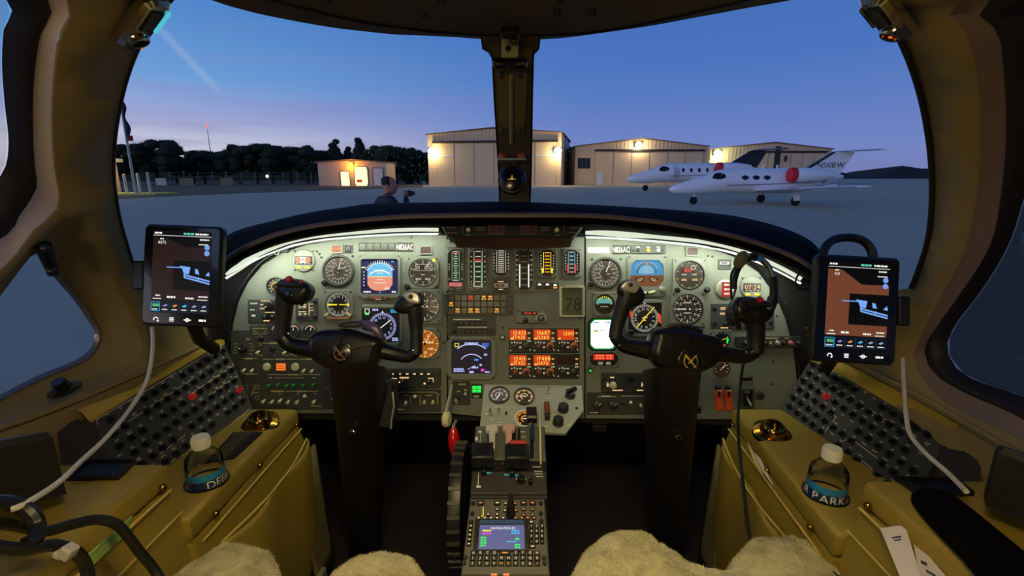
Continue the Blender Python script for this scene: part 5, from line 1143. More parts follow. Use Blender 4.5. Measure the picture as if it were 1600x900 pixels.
# lower pilot units behind the column
g = plate('audio_control_unit', 'long grey audio control unit with six lit keys, low beside the pilot column', 643, 590, 92, 30, 'radio', M_DGREY, 6)
for i in range(6): g.part('key', M_BLACK, lambda m: m.prism(rect(-27+i*11, 7, 9.4, 5.4), 5.6, 7.6, .6)); 
g.part('key_legend', E_WARM, lambda m: [m.flat(rect(-27+i*11, 7, 2.6+(i > 1)*1.6, 2.0), 7.8) for i in range(6)], kind='stuff')
for x in (-30, -12, 28): knob(g, x, -5, 4, 6, 6, mark=40)
g.part('amber_legend', E_WARM, lambda m: (m.bar(-34, -8, -28, 1, 1, 6.2), m.print_(-24, -1, 6, 2.4, 6.2, 2), m.print_(-10, 1, 14, 2.4, 6.2), m.print_(-16, -6, 5, 2.4, 6.2), m.print_(-25, -9, 7, 2, 6.2), m.print_(22, -8, 4, 2.6, 6.2), m.print_(31, 0, 8, 1.4, 6.2), m.bar(35, -6, 35, 0, 1, 6.2)), kind='stuff')
for x in (-40, 39):
    for y in (7, -4): g.part('hollow_screw', M_SCREW, lambda m: m.lathe([(3.2, 5), (3.2, 7.2), (2, 7.4), (2, 6.2)], x, y, 12, cap=False))
g = plate('light_switch_panel', 'dark switch panel with white toggles and yellow outline, under the audio control unit', 650, 626, 78, 34, mm=M_DGREY, z=3, scr=False)
for x, y, up in ((-29, 5, 1), (-15, 0, -1), (0, 5, 1), (14, 1, -1), (27, 1, -1)): toggle(g, x, y, M_CREAM, up=up, l=8, r=2.2)
g.part('legend', mat('legend_bright', (206, 206, 96), .6), lambda m: (m.bar(-36, 14, 30, 14, .9, 3.2), m.bar(30, 14, 37, 10, .9, 3.2), m.print_(-28, 11, 6, 1.6, 3.2), m.print_(-14, 9, 8, 1.4, 3.2), m.print_(0, 9, 9, 1.4, 3.2), m.print_(21, 9, 10, 1.4, 3.2), m.bar(7, 9, 7, -6, .8, 3.2), m.bar(-8, 8, -8, -3, .8, 3.2), m.bar(34, 9, 34, -5, .9, 3.2), m.print_(-26, -13, 18, 1.8, 3.2)), kind='stuff')

# ---------- centre: engine tapes
def tape(label, u, v, w, h, ladder, extra=()):
    g = U('engine_tape_gauge', label, 'gauge', u, v, 'vertical engine tape gauges')
    g.part('bezel', M_BEZ, lambda m: m.bezel(rect(0, 0, w, h), octa(0, 0, w-4, h-5, (w-4)*.28), 0, 3.2, .3, 64, b=.8)); screws4(g, w/2-3, h/2-3.2, 3, 1.3)
    g.part('inner_rim', M_BEZD, lambda m: m.bezel(octa(0, 0, w-3.4, h-4.4, (w-4)*.28), octa(0, 0, w-6, h-7, (w-6)*.28), 2.8, 4.2, .3, 64))
    g.part('dial', M_FACE, lambda m: m.flat(octa(0, 0, w-5, h-6, (w-5)*.28), .5)); ladder(g)
    for nm, mm, fn in extra: g.part(nm, mm, fn)
    g.part('cover_glass', M_GLASSI, lambda m: m.flat(octa(0, 0, w-6, h-7, (w-6)*.28), 2.6)); return g
def ladder(y0, y1, n, w, rail=None, rung=None, side=True, major=3):
    def f(g):
        g.part('scale', rung or E_DIALW, lambda m: [m.flat(rect(0, y0+(y1-y0)*i/(n-1), w*(.9 if i % major == 0 else .6), 1.5), .8) for i in range(n)], kind='stuff')
        g.part('rails', rail or E_DIALW, lambda m: (m.flat(rect(-w*.7, (y0+y1)/2, .9, y1-y0+2), .8), m.flat(rect(w*.7, (y0+y1)/2, .9, y1-y0+2), .8)), kind='stuff')
        if side: g.part('side_marks', E_DIALW, lambda m: [m.flat(rect(s*(w*.7+4.2), y0+(y1-y0)*i/7, 1.5, 2.0), .8) for s in (-1, 1) for i in range(1, 7)], kind='stuff')
    return f
E_GRT = emis('tape_green', (60, 200, 130), .8, False)
tape('tallest tape gauge at the pilot end with a pink block at its foot', 712, 421, 28, 68, ladder(-17, 28, 13, 8, E_GRT, None, False), [('pink_block', emis('pink_block', (214, 110, 120), .8, False), lambda m: m.flat(rect(0, -23.5, 20, 6), .8)), ('red_line', E_RED, lambda m: m.flat(rect(0, 26, 12, 1), .9)), ('side_marks', E_DIALW, lambda m: [m.flat(rect(s*10, y, 1.4, 2), .8) for s in (-1, 1) for y in (8, 4, 0, -15)])])
tape('tall tape gauge with a red mark, second from the pilot end', 747, 421, 30, 68, ladder(-27, 28, 8, 9, None, None, True, 1), [('red_line', E_RED, lambda m: m.flat(rect(0, 15, 13, 1.2), .9)), ('green_rails', E_GRT, lambda m: [m.flat(rect(s*5.4, -8, 1, 40), .85) for s in (-1, 1)])])
tape('short ladder tape gauge above a little drum counter', 783, 410, 30, 47, ladder(-15, 18, 11, 10, None, None, True, 1))
g = U('drum_counter', 'little octagonal drum counter window under the short ladder tape gauge', 'counter', 783, 446); g.part('bezel', M_BEZD, lambda m: m.bezel(rect(0, 0, 29, 21), octa(0, 0, 25, 16, 5), 0, 3, .3, 48, b=.6)); g.part('dial', M_FACE, lambda m: m.flat(octa(0, 0, 26, 17, 5), .5)); g.part('drum', emis('drum_tan', (150, 128, 108), .6, False), lambda m: m.prism(rect(0, 0, 22, 6.5), .5, 1.4)); g.part('digits', M_BLACK, lambda m: m.print_(0, 0, 18, 3.6, 1.6), kind='stuff'); g.part('captions', E_WARM, lambda m: (m.print_(0, 6, 10, 1.8, .8), m.print_(0, -6, 8, 1.6, .8)), kind='stuff')
tape('tallest tape gauge with two thick white columns', 819, 421, 30, 70, ladder(-24, 30, 7, 10, mat('rail_grey', (130, 130, 128), .6), mat('rung_grey', (170, 170, 166), .6), True, 1), [('column', E_WHITE, lambda m: m.flat(rect(-7, -10, 2, 36), .9)), ('column', E_WHITE, lambda m: m.flat(rect(7, -10, 2, 36), .9))])
tape('short amber-scaled tape gauge, second from the copilot end', 855, 411, 30, 47, ladder(-14, 16, 7, 8, E_YEL, E_AMBER, True, 1), [('yellow_block', E_YEL, lambda m: m.flat(rect(-7.5, -12, 2.6, 8), .9)), ('yellow_block', E_YEL, lambda m: m.flat(rect(7.5, -12, 2.6, 8), .9))])
tape('short tape gauge with red and cyan rails at the copilot end', 893, 411, 29, 46, ladder(-14, 17, 6, 7, E_CYAN, None, True, 1), [('red_rail', E_RED, lambda m: m.flat(rect(-6, -9, 2, 14), .9)), ('red_rail', E_RED, lambda m: m.flat(rect(6, -9, 2, 14), .9))])
g = U('ignition_plate', 'small pale plate with four square marks above the pilot-end tape gauge', 'plate', 709, 381); g.part('plate', M_BEZ, lambda m: m.prism(rrect(0, 0, 21, 13, 1.2), 0, 5, .8)); g.part('marks', M_BLACK, lambda m: [m.flat(rect(-6+i*4.2, 1.6, 2.6, 3), 5.2) for i in range(4)], kind='stuff')
for u, lab in ((751, 'bright round screw head above the second tape gauge'), (853, 'bright round screw head above the amber tape gauge')):
    g = U('bright_screw', lab.replace('screw head', 'post light'), 'light', u, 382); g.part('stem', M_SCREW, lambda m: m.lathe([(2.4, 0), (2.2, 3)], n=10)); g.part('cap', M_SILVER, lambda m: m.sphere((0, 0, 4), 2.3, 10, 6))  # bright screw heads with domed caps, no lamp in them
# annunciator matrix
g = U('annunciator_unit', 'dark annunciator panel with a few lit orange and red legends under the tape gauges', 'light panel', 748, 475)
g.part('frame', M_BEZD, lambda m: m.bezel(rect(0, 0, 108, 36), rect(-2, 0, 92, 30), 0, 3, .4, 64, -2, 0, b=.6)); g.part('backing', M_BLACK, lambda m: m.flat(rect(-2, 0, 93, 31), .6)); screws4(g, 50, 13, 3, 2)
lit = {(0, 1): E_AMBER, (1, 2): E_AMBER, (3, 0): E_RED, (3, 2): E_AMBER, (4, 2): E_AMBER, (5, 0): E_AMBER, (6, 0): E_AMBER, (7, 2): E_AMBER}
for i in range(9):
    for j in range(3):
        c = (-43+i*10.2, 10-j*10); g.part('lamp_window', mat('unlit_window', (40, 38, 28), .3, var=.3, vscale=80), lambda m: m.prism(rect(c[0], c[1], 9.4, 9.2), .6, 1.8, .5))
        if (i, j) in lit: g.part('lit_legend', lit[(i, j)], lambda m: (m.flat([(c[0]-3.4, c[1]+2.8), (c[0]+3.4, c[1]+2.8), (c[0]+1.6, c[1]+.2), (c[0]-1.6, c[1]+.2)], 2.0), m.flat(rect(c[0]-2, c[1]-2.2, 2.4, 2.2), 2.0), m.flat(rect(c[0]+2, c[1]-2.2, 2.4, 2.2), 2.0)), kind='stuff')
# button rows
g = plate('button_panel', 'small grey panel with two rows of black keys above the radar display', 737, 509, 76, 29, 'button panel', M_BEZD, 3)
for r_, n, x0 in ((4, 6, -25), (-8, 6, -14)):
    for i in range(n): g.part('key', M_BLACK, lambda m: m.prism(rect(x0+i*8.8, r_, 7.8, 6), 2.6, 5.4, .8))
g.part('legend', M_WHITE, lambda m: (m.print_(-6, 10, 44, 1.6, 3.2), m.print_(4, -2, 50, 1.6, 3.2)), kind='stuff'); knob(g, -27, -8, 3.6, 3, 5)
def radar(g):
    def wm(m):
        m.ring(0, -14, 35, 36.6, 1.5, 24, 52, 128); m.ring(0, -15, 20, 21.4, 1.5, 20, 42, 142); m.print_(0, 22, 22, 4, 1.5, 2); m.print_(-19, -19, 18, 5.5, 1.5, 2); m.print_(22, 5, 5, 3, 1.5); m.print_(15, -11, 5, 3, 1.5); m.print_(0, -22, 7, 3, 1.5); m.bar(-6, -18, 5, -12, 1, 1.5); m.print_(6, -15, 10, 3, 1.5); m.print_(25, -22, 8, 2.4, 1.5)
    g.part('arcs', E_LAV, wm, kind='stuff'); g.part('mode_text', emis('lit_blue', (80, 130, 255), 1.0, False), lambda m: (m.print_(22, 20, 11, 5.5, 1.5, 2), m.print_(8, -3, 8, 3, 1.5)), kind='stuff'); g.part('magenta_text', E_MAG, lambda m: m.print_(18, -19, 7, 4, 1.5), kind='stuff'); g.part('box_mark', E_YEL, lambda m: m.bezel(rect(-23, 20, 7, 6), rect(-23, 20, 5, 4), 1.4, 1.6, n=24, cx=-23, cy=20))
display('weather_display', 'dark weather radar display with white range arcs in the lower middle of the panel', 737, 559, 77, 68, 62, 53, radar, c=9, sy=2, scr=emis('radar_black', (8, 6, 34), .7, False))
g = U('index_lamp', 'tiny white-capped lamp beside the radio stack', 'light', 785, 527); g.part('cap', M_WHITE, lambda m: m.prism([(-3, -1.6), (3, -1.6), (1.6, 1.8), (-1.6, 1.8)], 0, 3, .6)); g.part('base', M_BLACK, lambda m: m.prism(rect(0, -1, 9, 8), 0, .8))
# small control head
g = U('transponder_head', 'small rounded control head with red digits above the radio stack', 'radio', 831, 495); g.part('case', M_BEZ, lambda m: m.prism([(-22, -10), (22, -10), (25, -5), (22, 10), (14, 12), (-16, 12), (-23, 8), (-25, -5)], 0, 5, 1.4)); g.part('window', M_BLACK, lambda m: m.prism(rect(-4, 6, 26, 6), 4.6, 5.6)); g.part('digits', E_RED, lambda m: [m.flat(rect(x, 6, 3, 2.6), 5.8) for x in (-9, -3.5, 4)], kind='stuff'); knob(g, -10, -5, 4, 5, 5); knob(g, 14, -2, 5, 5, 5, M_SCREW, mark=30, ribs=8); g.part('legend', M_WHITE, lambda m: m.ticks(14, -2, 6.5, 8.4, 8, 1.6, 5.2, -100, 100), kind='stuff'); screws4(g, 22, 9, 4, 1.6)
# LCD clock/timer with silver frame
g = U('digital_timer', 'silver framed digital timer reading 78 beside the tape gauges', 'timer', 893, 471); g.part('case', M_SILVER, lambda m: m.bezel(rrect(0, 0, 40, 49, 2), rect(0, 0, 32, 42), 0, 9, 4, 48, b=1)); g.part('lcd', mat('lcd_olive', (78, 86, 58), .3), lambda m: m.flat(rect(0, 0, 33, 43), 6)); g.part('digits', M_BLACK, lambda m: m.text('78', 2, -4, 21, 6.3, sp=.12, wide=.85)); g.part('button_bar', M_SILVER, lambda m: m.prism(rrect(0, 23, 24, 5, 1.4), 8, 11, 1))
for i, (u, v, lab) in enumerate(((843, 446, 'first of three tiny lit keys under the amber tape gauge'), (855, 446, 'middle of three tiny lit keys under the amber tape gauge'), (867, 447, 'yellow-barred key, last of three tiny keys under the amber tape gauge'))):
    g = U('lit_key', lab, 'button', u, v, 'three tiny lit keys'); g.part('cap', M_BLACK, lambda m: m.prism(rect(0, 0, 10, 9), 0, 4, .8)); g.part('legend', E_WHITE, lambda m: m.flat([(-3, 0), (3, 0), (2, 3), (-2, 3)], 4.2))
    if i == 2: g.part('yellow_bar', E_AMBER, lambda m: m.flat(rect(0, -2.6, 6, 2), 4.2))
# ---------- radio stack
rad = [(813, 531, ['12435', '17435'], 'upper'), (850, 531, ['15687', '12360'], 'upper'), (887, 531, ['1200', ''], 'upper'), (813, 571, ['12413', '17421'], 'lower'), (850, 571, ['17488', '11476'], 'lower'), (887, 571, None, 'lower')]
rlab = ['radio with orange digits, upper row, nearest the radar display', 'radio with orange digits, middle of the upper row', 'transponder reading 1200 in orange, end of the upper row', 'radio with orange digits, lower row, nearest the radar display', 'radio with orange digits, middle of the lower row', 'radio with an unlit brown window, end of the lower row']
for i, (u, v, dg, _) in enumerate(rad):
    g = U('radio', rlab[i], 'radio', u, v, 'stack of six small radios'); g.part('case', M_BLACK, lambda m: m.prism(rrect(0, 0, 35.5, 39, 1.2), 0, 5, .8)); g.part('top_rail', M_BEZ, lambda m: m.prism(rect(0, 19.2, 35, 1.4), 3, 6))
    if dg:
        g.part('display_window', emis('radio_orange', (228, 62, 10), .78), lambda m: m.prism(rect(-3.5, 8.6, 26, 16), 4.8, 5.4))
        g.part('digits', emis('radio_digit', (255, 206, 90), 1.25, False), lambda m: (m.text(dg[0], -1 if dg[1] else 1, 11.6 if dg[1] else 10.6, 5.8, 5.6, sp=.22), m.text(dg[1], -2, 4.6, 5.4, 5.6, sp=.22), m.print_(-13, 2.6, 4, 2.0, 5.6)), kind='stuff')
    else: g.part('display_window', mat('unlit_display', (52, 26, 18), .3), lambda m: m.prism(rect(-3.5, 8.6, 26, 16), 4.8, 5.4))
    g.part('side_keys', emis('amber_key', (236, 170, 80), .7, False), lambda m: (m.flat(rect(13.4, 11, 4, 2.6), 5.2), m.flat(rect(13.4, 3, 4, 2.6), 5.2)), kind='stuff')
    g.part('frame_bar', M_BEZ, lambda m: m.prism(rect(-3.5, .2, 26, .9), 5, 6))
    k1 = M_BROWNP if i in (1, 3, 4) else M_SCREW; k2 = mat('copper_knob', (190, 98, 58), .4) if i not in (0, 5) else M_SCREW
    knob(g, -8.5, -9, 3.6, 5, 6, k1, ribs=8); kk = knob(g, 9, -9, 5.6, 5, 4, k2, ribs=10); knob(g, 9, -10, 3.4, 9, 5, M_BLACK, 'inner_knob', parent=kk)
    g.part('legend', emis('legend_cream', (226, 222, 180), .55, False), lambda m: (m.print_(13.6, -1.4, 6, 2, 5.2), m.print_(0, -4, 3.6, 2, 5.2), m.print_(0, -11, 3.6, 2.4, 5.2), m.print_(-13, -4, 3, 2, 5.2), m.print_(-9, -3, 2.6, 2, 5.2), m.print_(-5, -4, 2.6, 2, 5.2), m.bar(14, -14, 16, -16, 1, 5.2), m.print_(-15, -16, 2.4, 1.6, 5.2)), kind='stuff')
g = plate('anti_skid_panel', 'small dark switch panel with two round buttons below the radar display', 721, 614, 28, 36, mm=M_DGREY, z=2.4); g.part('legend', mat('legend_yellow', (196, 190, 120), .6), lambda m: (m.print_(2, 14, 12, 2.2, 2.6), m.print_(-4, 3, 6, 1.6, 2.6), m.print_(7, 5, 5, 3, 2.6, 2), m.print_(-7, -15, 6, 1.6, 2.6)), kind='stuff'); knob(g, -4, -6, 3.2, 2, 4); knob(g, -8, -11, 2.6, 2, 4, M_SILVER); toggle(g, 7, -3, M_SILVER, 1)
g = U('gear_lights', 'four bright green lit legends beside the small dark switch panel', 'light', 745, 608); g.part('housing', M_BLACK, lambda m: m.prism(rect(0, -3, 17, 22), 0, 1.6)); g.part('caption', M_WHITE, lambda m: m.print_(0, -11, 10, 2.4, 1.8, 2), kind='stuff')
for x in (-3.6, 3.6):
    for y in (3, -2.4): g.part('green_lamp', E_GREEN, lambda m: m.prism(rect(x, y, 6.6, 4.8), 1.4, 2.6, .4))

# ---------- copilot flight instruments
gauge('airspeed_indicator', 'round airspeed indicator beside the copilot blue and brown attitude indicator', 946, 427, 22, face=M_FACEB, ticks=asi_ticks, nums=(['40', '60', '80', '100', '120', '140', '160', '200', '250', '300', '350'], .60, 30, 330, 3.6), needles=[(22, -.1, .92, 1.6, N)], marks=lambda m: (m.ring(0, 0, 8.6, 9.2, .8, 20, 100, 240), m.print_(4, -1, 8, 1.6, .8)), knobs=[(-23, -17, 4.2)])
g = U('attitude_indicator', 'mechanical blue and brown attitude indicator ahead of the copilot', 'gauge', 1010, 431)
g.part('bezel', M_BEZ, lambda m: m.bezel(octa(0, 0, 62, 66, 6), octa(0, 4, 51, 41, 8), 0, 4.6, .5, 72, 0, 4, b=1.2)); screws4(g, 27, 29, 4.4, 1.6)
E_ADSKY = emis('ad_sky', (66, 148, 204), .85, False); E_ADGND = emis('ad_brown', (138, 84, 44), .7, False)
g.part('sky_field', E_ADSKY, lambda m: m.flat([(-25.5, 1), (25.5, 1), (25.5, 17), (18, 24.5), (-18, 24.5), (-25.5, 17)], .8)); g.part('ground_field', E_ADGND, lambda m: m.flat([(-25.5, 1), (25.5, 1), (25.5, -9), (18, -16.5), (-18, -16.5), (-25.5, -9)], .8))
g.part('roll_arc', mat('arc_grey', (52, 92, 120), .5), lambda m: m.ring(0, 4, 13, 16.5, 1.2, 24, 0, 180)); g.part('ball', emis('ad_ball', (120, 190, 226), .8, False), lambda m: m.flat([(12.5*math.cos(R(a)), 4+12.5*math.sin(R(a))) for a in range(0, 181, 15)], 1.0))
g.part('pointer', E_ORANGE, lambda m: m.flat([(-2, 20), (2, 20), (0, 15)], 1.6)); g.part('symbology', E_DIALW, lambda m: (m.ticks(0, 4, 17, 20, 8, .8, 1.2, -60, 60), [m.flat(rect(0, y, w, .8), 1.3) for y, w in ((12, 5), (8, 9), (4, 14))]), kind='stuff')
g.part('command_bars', M_BLACK, lambda m: (m.flat([(-18, -4), (-4, -1), (-5, -9), (-15, -9)], 1.6), m.flat([(18, -4), (4, -1), (5, -9), (15, -9)], 1.6))); g.part('bar_marks', E_WARM, lambda m: [m.bar(s*15, -6+d, s*6, -3.5+d, .9, 1.8) for s in (-1, 1) for d in (0, -2.6)], kind='stuff')
g.part('cover_glass', M_GLASSI, lambda m: m.flat(octa(0, 4, 50, 40, 8), 3.0)); knob(g, 23, -21, 4.6, 3, 6, M_SILVER, ribs=10); g.part('inclinometer', M_CREAM, lambda m: m.tube([(-12, -24, 5), (-5, -26.5, 5), (0, -27, 5), (5, -26.5, 5), (12, -24, 5)], 2.0, 8)); g.part('inclinometer_ball', M_BLACK, lambda m: m.sphere((0, -26.6, 5.6), 2, 8, 6))
def alt2(m): m.print_(-8, 1, 8, 2, .8); m.print_(8, 1, 8, 2, .8); m.ring(6, 12, 2.6, 4, 1.1, 12)
g = gauge('altimeter', 'altimeter with red digits ahead of the copilot', 1077, 430, 22, shape='square', size=54, face=M_FACEB, ticks=[(50, .88, .97, .5, 0, 360), (10, .80, .97, 1.2, 0, 360)], marks=alt2, knobs=[])
g.part('counter_window', mat('counter_red', (60, 10, 12), .4), lambda m: m.flat(rect(-2, 7.5, 21, 7.5), .7)); g.part('digits', emis('red_digit', (255, 110, 90), 1.0, False), lambda m: m.text('1100', -2, 7.5, 6, 1.0), kind='stuff'); g.part('amber_counters', E_WARM, lambda m: (m.print_(-8, -7, 9, 3, .8, 2), m.print_(9, -7, 9, 3, .8, 2)), kind='stuff'); knob(g, -20, -23, 4, 3, 5); knob(g, 26, -23, 4.4, 3, 6, M_BLACK, mark=-50)
g = gauge('standby_attitude_indicator', 'small round standby attitude indicator under the copilot airspeed indicator', 944, 475, 15, shape='square', size=37, marks=lambda m: (m.flat(rect(0, 0, 24, .9), 1.4), m.flat(rect(0, -4, 12, .8), 1.2)))
g.part('sky_field', emis('standby_sky', (110, 190, 180), .7, False), lambda m: m.flat([(-13, .6), (13, .6), (12, 6), (8, 9), (-8, 9), (-12, 6)], .9)); g.part('arc_marks', E_YEL, lambda m: m.ticks(0, 0, 10, 12.6, 6, 1.2, 1.2, -50, 50), kind='stuff'); g.part('wings', M_BLACK, lambda m: m.flat(rect(0, .3, 18, 1.6), 1.8))
g = U('course_indicator', 'square compass indicator with a yellow diagonal needle below the copilot attitude indicator', 'gauge', 1007, 497)
g.part('bezel', M_BEZ, lambda m: m.bezel(octa(0, 0, 60, 58, 5), [(-26, -17), (-18, -24), (18, -24), (26, -17), (26, 24), (-26, 24)], 0, 4.4, .5, 72, b=1)); screws4(g, 26, 25, 4.2, 1.6)
g.part('dial', M_FACE, lambda m: m.flat(rect(0, 0, 54, 50), .5)); g.part('compass_rose', E_DIALW, lambda m: (m.ticks(0, 0, 18.5, 21.6, 72, .5, .9), m.ticks(0, 0, 17.4, 21.6, 36, .9, .9), [m.text(tx, 14.4*math.cos(R(90-20-i*30)), 14.4*math.sin(R(90-20-i*30)), 4, .9, rot=-20-i*30) for i, tx in enumerate(('N', '3', '6', 'E', '12', '15', 'S', '21', '24', 'W', '30', '33'))], m.flat([(-2, 24), (2, 24), (0, 21)], .9)), kind='stuff')
g.part('course_needle', E_YEL, lambda m: (m.needle(0, 0, 40, -19, 23, 1.5, 1.8, .9), m.flat(rect(-3, 0, 1.4, 1.4), 1.8))); g.part('airplane_symbol', E_WARM, lambda m: (m.bar(0, 3.5, 0, -4.5, 1.1, 2), m.bar(-4, .6, 4, .6, 1.0, 2), m.bar(-2, -3.6, 2, -3.6, .9, 2)))
g.part('orange_flag', emis('flag_orange', (240, 84, 34), .85, False), lambda m: m.flat([(-25, 14), (-23, 15), (-18, 3), (-22, 1)], 1.4)); g.part('orange_flag', emis('flag_orange', (240, 84, 34), .85, False), lambda m: m.flat([(20, 9), (25, 5), (26, -9), (22, -6)], 1.4)); g.part('cover_glass', M_GLASSI, lambda m: m.flat(rect(0, 2, 52, 44), 3)); knob(g, -22, -22, 4, 4, 5)
gauge('vertical_speed_indicator', 'vertical speed dial below the copilot altimeter, needle level', 1074, 483, 23, shape='square', size=54, face=M_FACEB, needles=[(-90, -.2, .72, 2, N)], marks=lambda m: (m.print_(0, 10, 14, 2, .8, 2), m.print_(0, -6, 12, 2, .8, 2)), **vsi)
g = U('moving_map_screen', 'blazing white-green lit screen behind the copilot yoke grip', 'display', 942, 522); g.part('bezel', M_BLACK, lambda m: m.bezel(octa(0, 0, 48, 54, 8), octa(0, 0, 41, 47, 6), 0, 4, .5, 64, b=.8)); g.part('glow_rim', emis('glow_green', (20, 150, 60), 1.1), lambda m: m.bezel(octa(0, 0, 43, 49, 6), octa(0, 0, 38, 44, 6), .5, 2.2, .6, 64)); g.part('screen', emis('map_white', (226, 255, 236), 1.6), lambda m: m.flat(octa(0, 0, 40, 46, 6), 1.2)); g.part('blue_marks', emis('lit_blue', (80, 130, 255), 1.0, False), lambda m: (m.print_(-10, 18, 9, 2.4, 1.5), m.print_(8, 18, 8, 2, 1.5)), kind='stuff'); g.part('green_marks', emis('mark_green', (150, 190, 60), .9, False), lambda m: (m.print_(-11, 5, 7, 3, 1.5), m.print_(-2, 6, 5, 1.6, 1.5)), kind='stuff')
g = U('frequency_readout', 'octagonal black readout with red digits under the glowing screen', 'display', 943, 561); g.part('bezel', M_BEZ, lambda m: m.bezel(octa(0, 0, 50, 26, 7), octa(0, 0, 44, 21, 6), 0, 4, .5, 64, b=.8)); g.part('face', M_BLACK, lambda m: m.flat(octa(0, 0, 45, 22, 6), .8)); g.part('red_window', emis('readout_red', (214, 36, 16), .9), lambda m: m.prism(rect(0, 3.4, 32, 9), .8, 1.6)); g.part('digits', emis('readout_digit', (255, 150, 110), 1.0, False), lambda m: [m.flat(rect(x, y, 3.4, 2), 1.8) for x in (-11, -6, -1, 6, 11) for y in (5.4, 1.4)], kind='stuff'); g.part('white_keys', M_WHITE, lambda m: (m.prism(rect(-5, -6.4, 7, 4), .8, 3), m.prism(rect(7, -6.4, 7, 4), .8, 3)), kind='stuff'); screws4(g, 22, 10.6, 3.6, 1.5)
g = U('green_lamp', 'tiny green lamp under the octagonal red readout', 'light', 922, 579); g.part('base', M_BLACK, lambda m: m.lathe([(4.6, 0), (4.4, 2)], n=12)); g.part('lens', emis('dim_green', (40, 190, 70), .8), lambda m: m.sphere((0, 0, 2.4), 2.6, 10, 6))
gauge('temperature_gauge', 'small dial with green and red arcs beside the copilot yoke grip', 1127, 531, 12.5, shape='square', size=31, ticks=[(8, .8, .96, .8, -120, 120)], needles=[(70, -.2, .8, 1.2, E_YEL)], extra=[('green_arc', E_GREEN, lambda m: m.ring(0, 0, 8, 11, 1, 10, -30, 20)), ('red_arc', emis('arc_red', (210, 80, 50), .8, False), lambda m: m.ring(0, 0, 8, 11, 1, 10, -100, -50))])
gauge('pressure_gauge', 'small brown dial mostly hidden under the copilot yoke arm', 1127, 576, 11.5, face=mat('dial_warm_brown', (96, 66, 48), .5), ticks=[(8, .8, .96, .8, -120, 120)], needles=[(45, -.2, .8, 1.2, N)])
g = plate('test_panel', 'grey panel with two pale knobs, low beside the copilot column', 978, 597, 78, 30, mm=M_DGREY, z=4, scr=False)
knob(g, -21, -4, 5, 3, 8, M_CREAM, mark=90); knob(g, 34, -4, 4.6, 3, 8, M_CREAM, mark=-90); g.part('orange_legend', E_WARM, lambda m: (m.print_(-13, -12, 18, 1.8, 4.2), m.print_(25, -12, 18, 1.8, 4.2), m.print_(-29, -3, 4, 6, 4.2, 3), m.print_(26, -3, 6, 6, 4.2, 3), m.print_(-22, 8, 7, 2, 4.2)), kind='stuff'); g.part('cutout', M_BLACK, lambda m: m.flat([(1, 8), (13, 8), (13, 3), (10, 1), (4, 1), (1, 3)], 4.2))
for y in (5, -5): g.part('mount_screw', M_BLACK, lambda m: m.lathe([(3, 3), (2.8, 4.6), (1.6, 5)], -35, y, 12))
g = plate('environment_panel', 'black panel with two silver rotary knobs, lowest beside the copilot column', 966, 630, 98, 34, mm=M_DGREY, z=3, scr=False)
for x in (-33, -9): knob(g, x, -1, 7.2, 2, 8, M_SCREW, mark=60, ribs=12)
toggle(g, 18, 0, M_CREAM, 1); toggle(g, 34, 0, M_CREAM); knob(g, 6, 0, 2.6, 2, 4)
g.part('legend', M_WHITE, lambda m: (m.print_(-38, -14, 12, 1.4, 3.2), m.bar(-32, 11, -4, 11, .8, 3.2), m.bar(4, 12, 46, 12, .8, 3.2), m.print_(-18, 12, 16, 1.4, 3.2)), kind='stuff')
g = U('rescue_placard', 'round dial half covered by a red placard with three white lines', 'placard', 1133, 452); g.part('dial', M_SILVER, lambda m: m.lathe([(15, 0), (15, 2), (13.4, 3), (0.01, 3)], n=32, cap=False)); g.part('red_card', emis('placard_red', (206, 26, 30), .55, False), lambda m: m.prism(rect(1.5, 0, 16, 23), 3, 3.6)); g.part('white_lines', M_WHITE, lambda m: [m.print_(1.5, y, 9, 2.6, 3.8) for y in (7, 0, -7)], kind='stuff')
g = U('hour_meter', 'little rectangular hour meter above the red placard', 'meter', 1132, 413); g.part('case', M_BEZD, lambda m: m.bezel(rect(0, 0, 20, 15), rect(0, 0, 16, 11), 0, 3, .4, 40, b=.5)); g.part('drum', M_WHITE, lambda m: m.flat(rect(0, 2, 15, 4), .8)); g.part('digits', M_BLACK, lambda m: (m.print_(0, 2, 12, 2.4, 1), m.print_(0, 2, 12, 2.4, 1, 1, 9)), kind='stuff'); g.part('backing', M_FACE, lambda m: m.flat(rect(0, 0, 17, 12), .6))
clock('digital clock reading 07:24 in amber above the copilot outboard yoke grip', 1174, 449, '07:24', dcol=emis('clock_amber', (255, 180, 110), 1.0, False))
g = plate('oxygen_switch_unit', 'grey switch panel with amber legends behind the copilot outboard yoke grip', 1160, 494, 98, 40, z=2)
for x, y in ((-44, 12), (-44, -11), (43, -10)): g.part('mount_screw', M_BLACK, lambda m: m.lathe([(3.4, 1), (3.2, 3), (2, 3.6)], x, y, 12))
knob(g, -27, -13, 4, 2, 6); g.part('amber_legend', E_WARM, lambda m: (m.print_(-31, 12, 8, 4, 2.2, 2), m.print_(-30, 4, 12, 3, 2.2, 2), m.print_(-29, -18, 12, 1.8, 2.2), m.print_(28, -18, 16, 1.8, 2.2), m.bar(32, 6, 32, -8, 1.2, 2.2), m.bar(32, 5, 40, 5, 1.2, 2.2), m.bar(32, 0, 39, 0, 1.2, 2.2), m.bar(32, -6, 40, -6, 1.2, 2.2), m.bar(26, 0, 28, -14, 1.2, 2.2)), kind='stuff'); toggle(g, -20, 2, M_CREAM)
g = U('intercom_panel', 'narrow black knob strip under the switch panel, at the copilot outboard edge', 'radio', 1199, 534); g.part('plate', M_DGREY, lambda m: m.prism(rrect(0, 0, 100, 18, 1.5), 0, 5, .8))
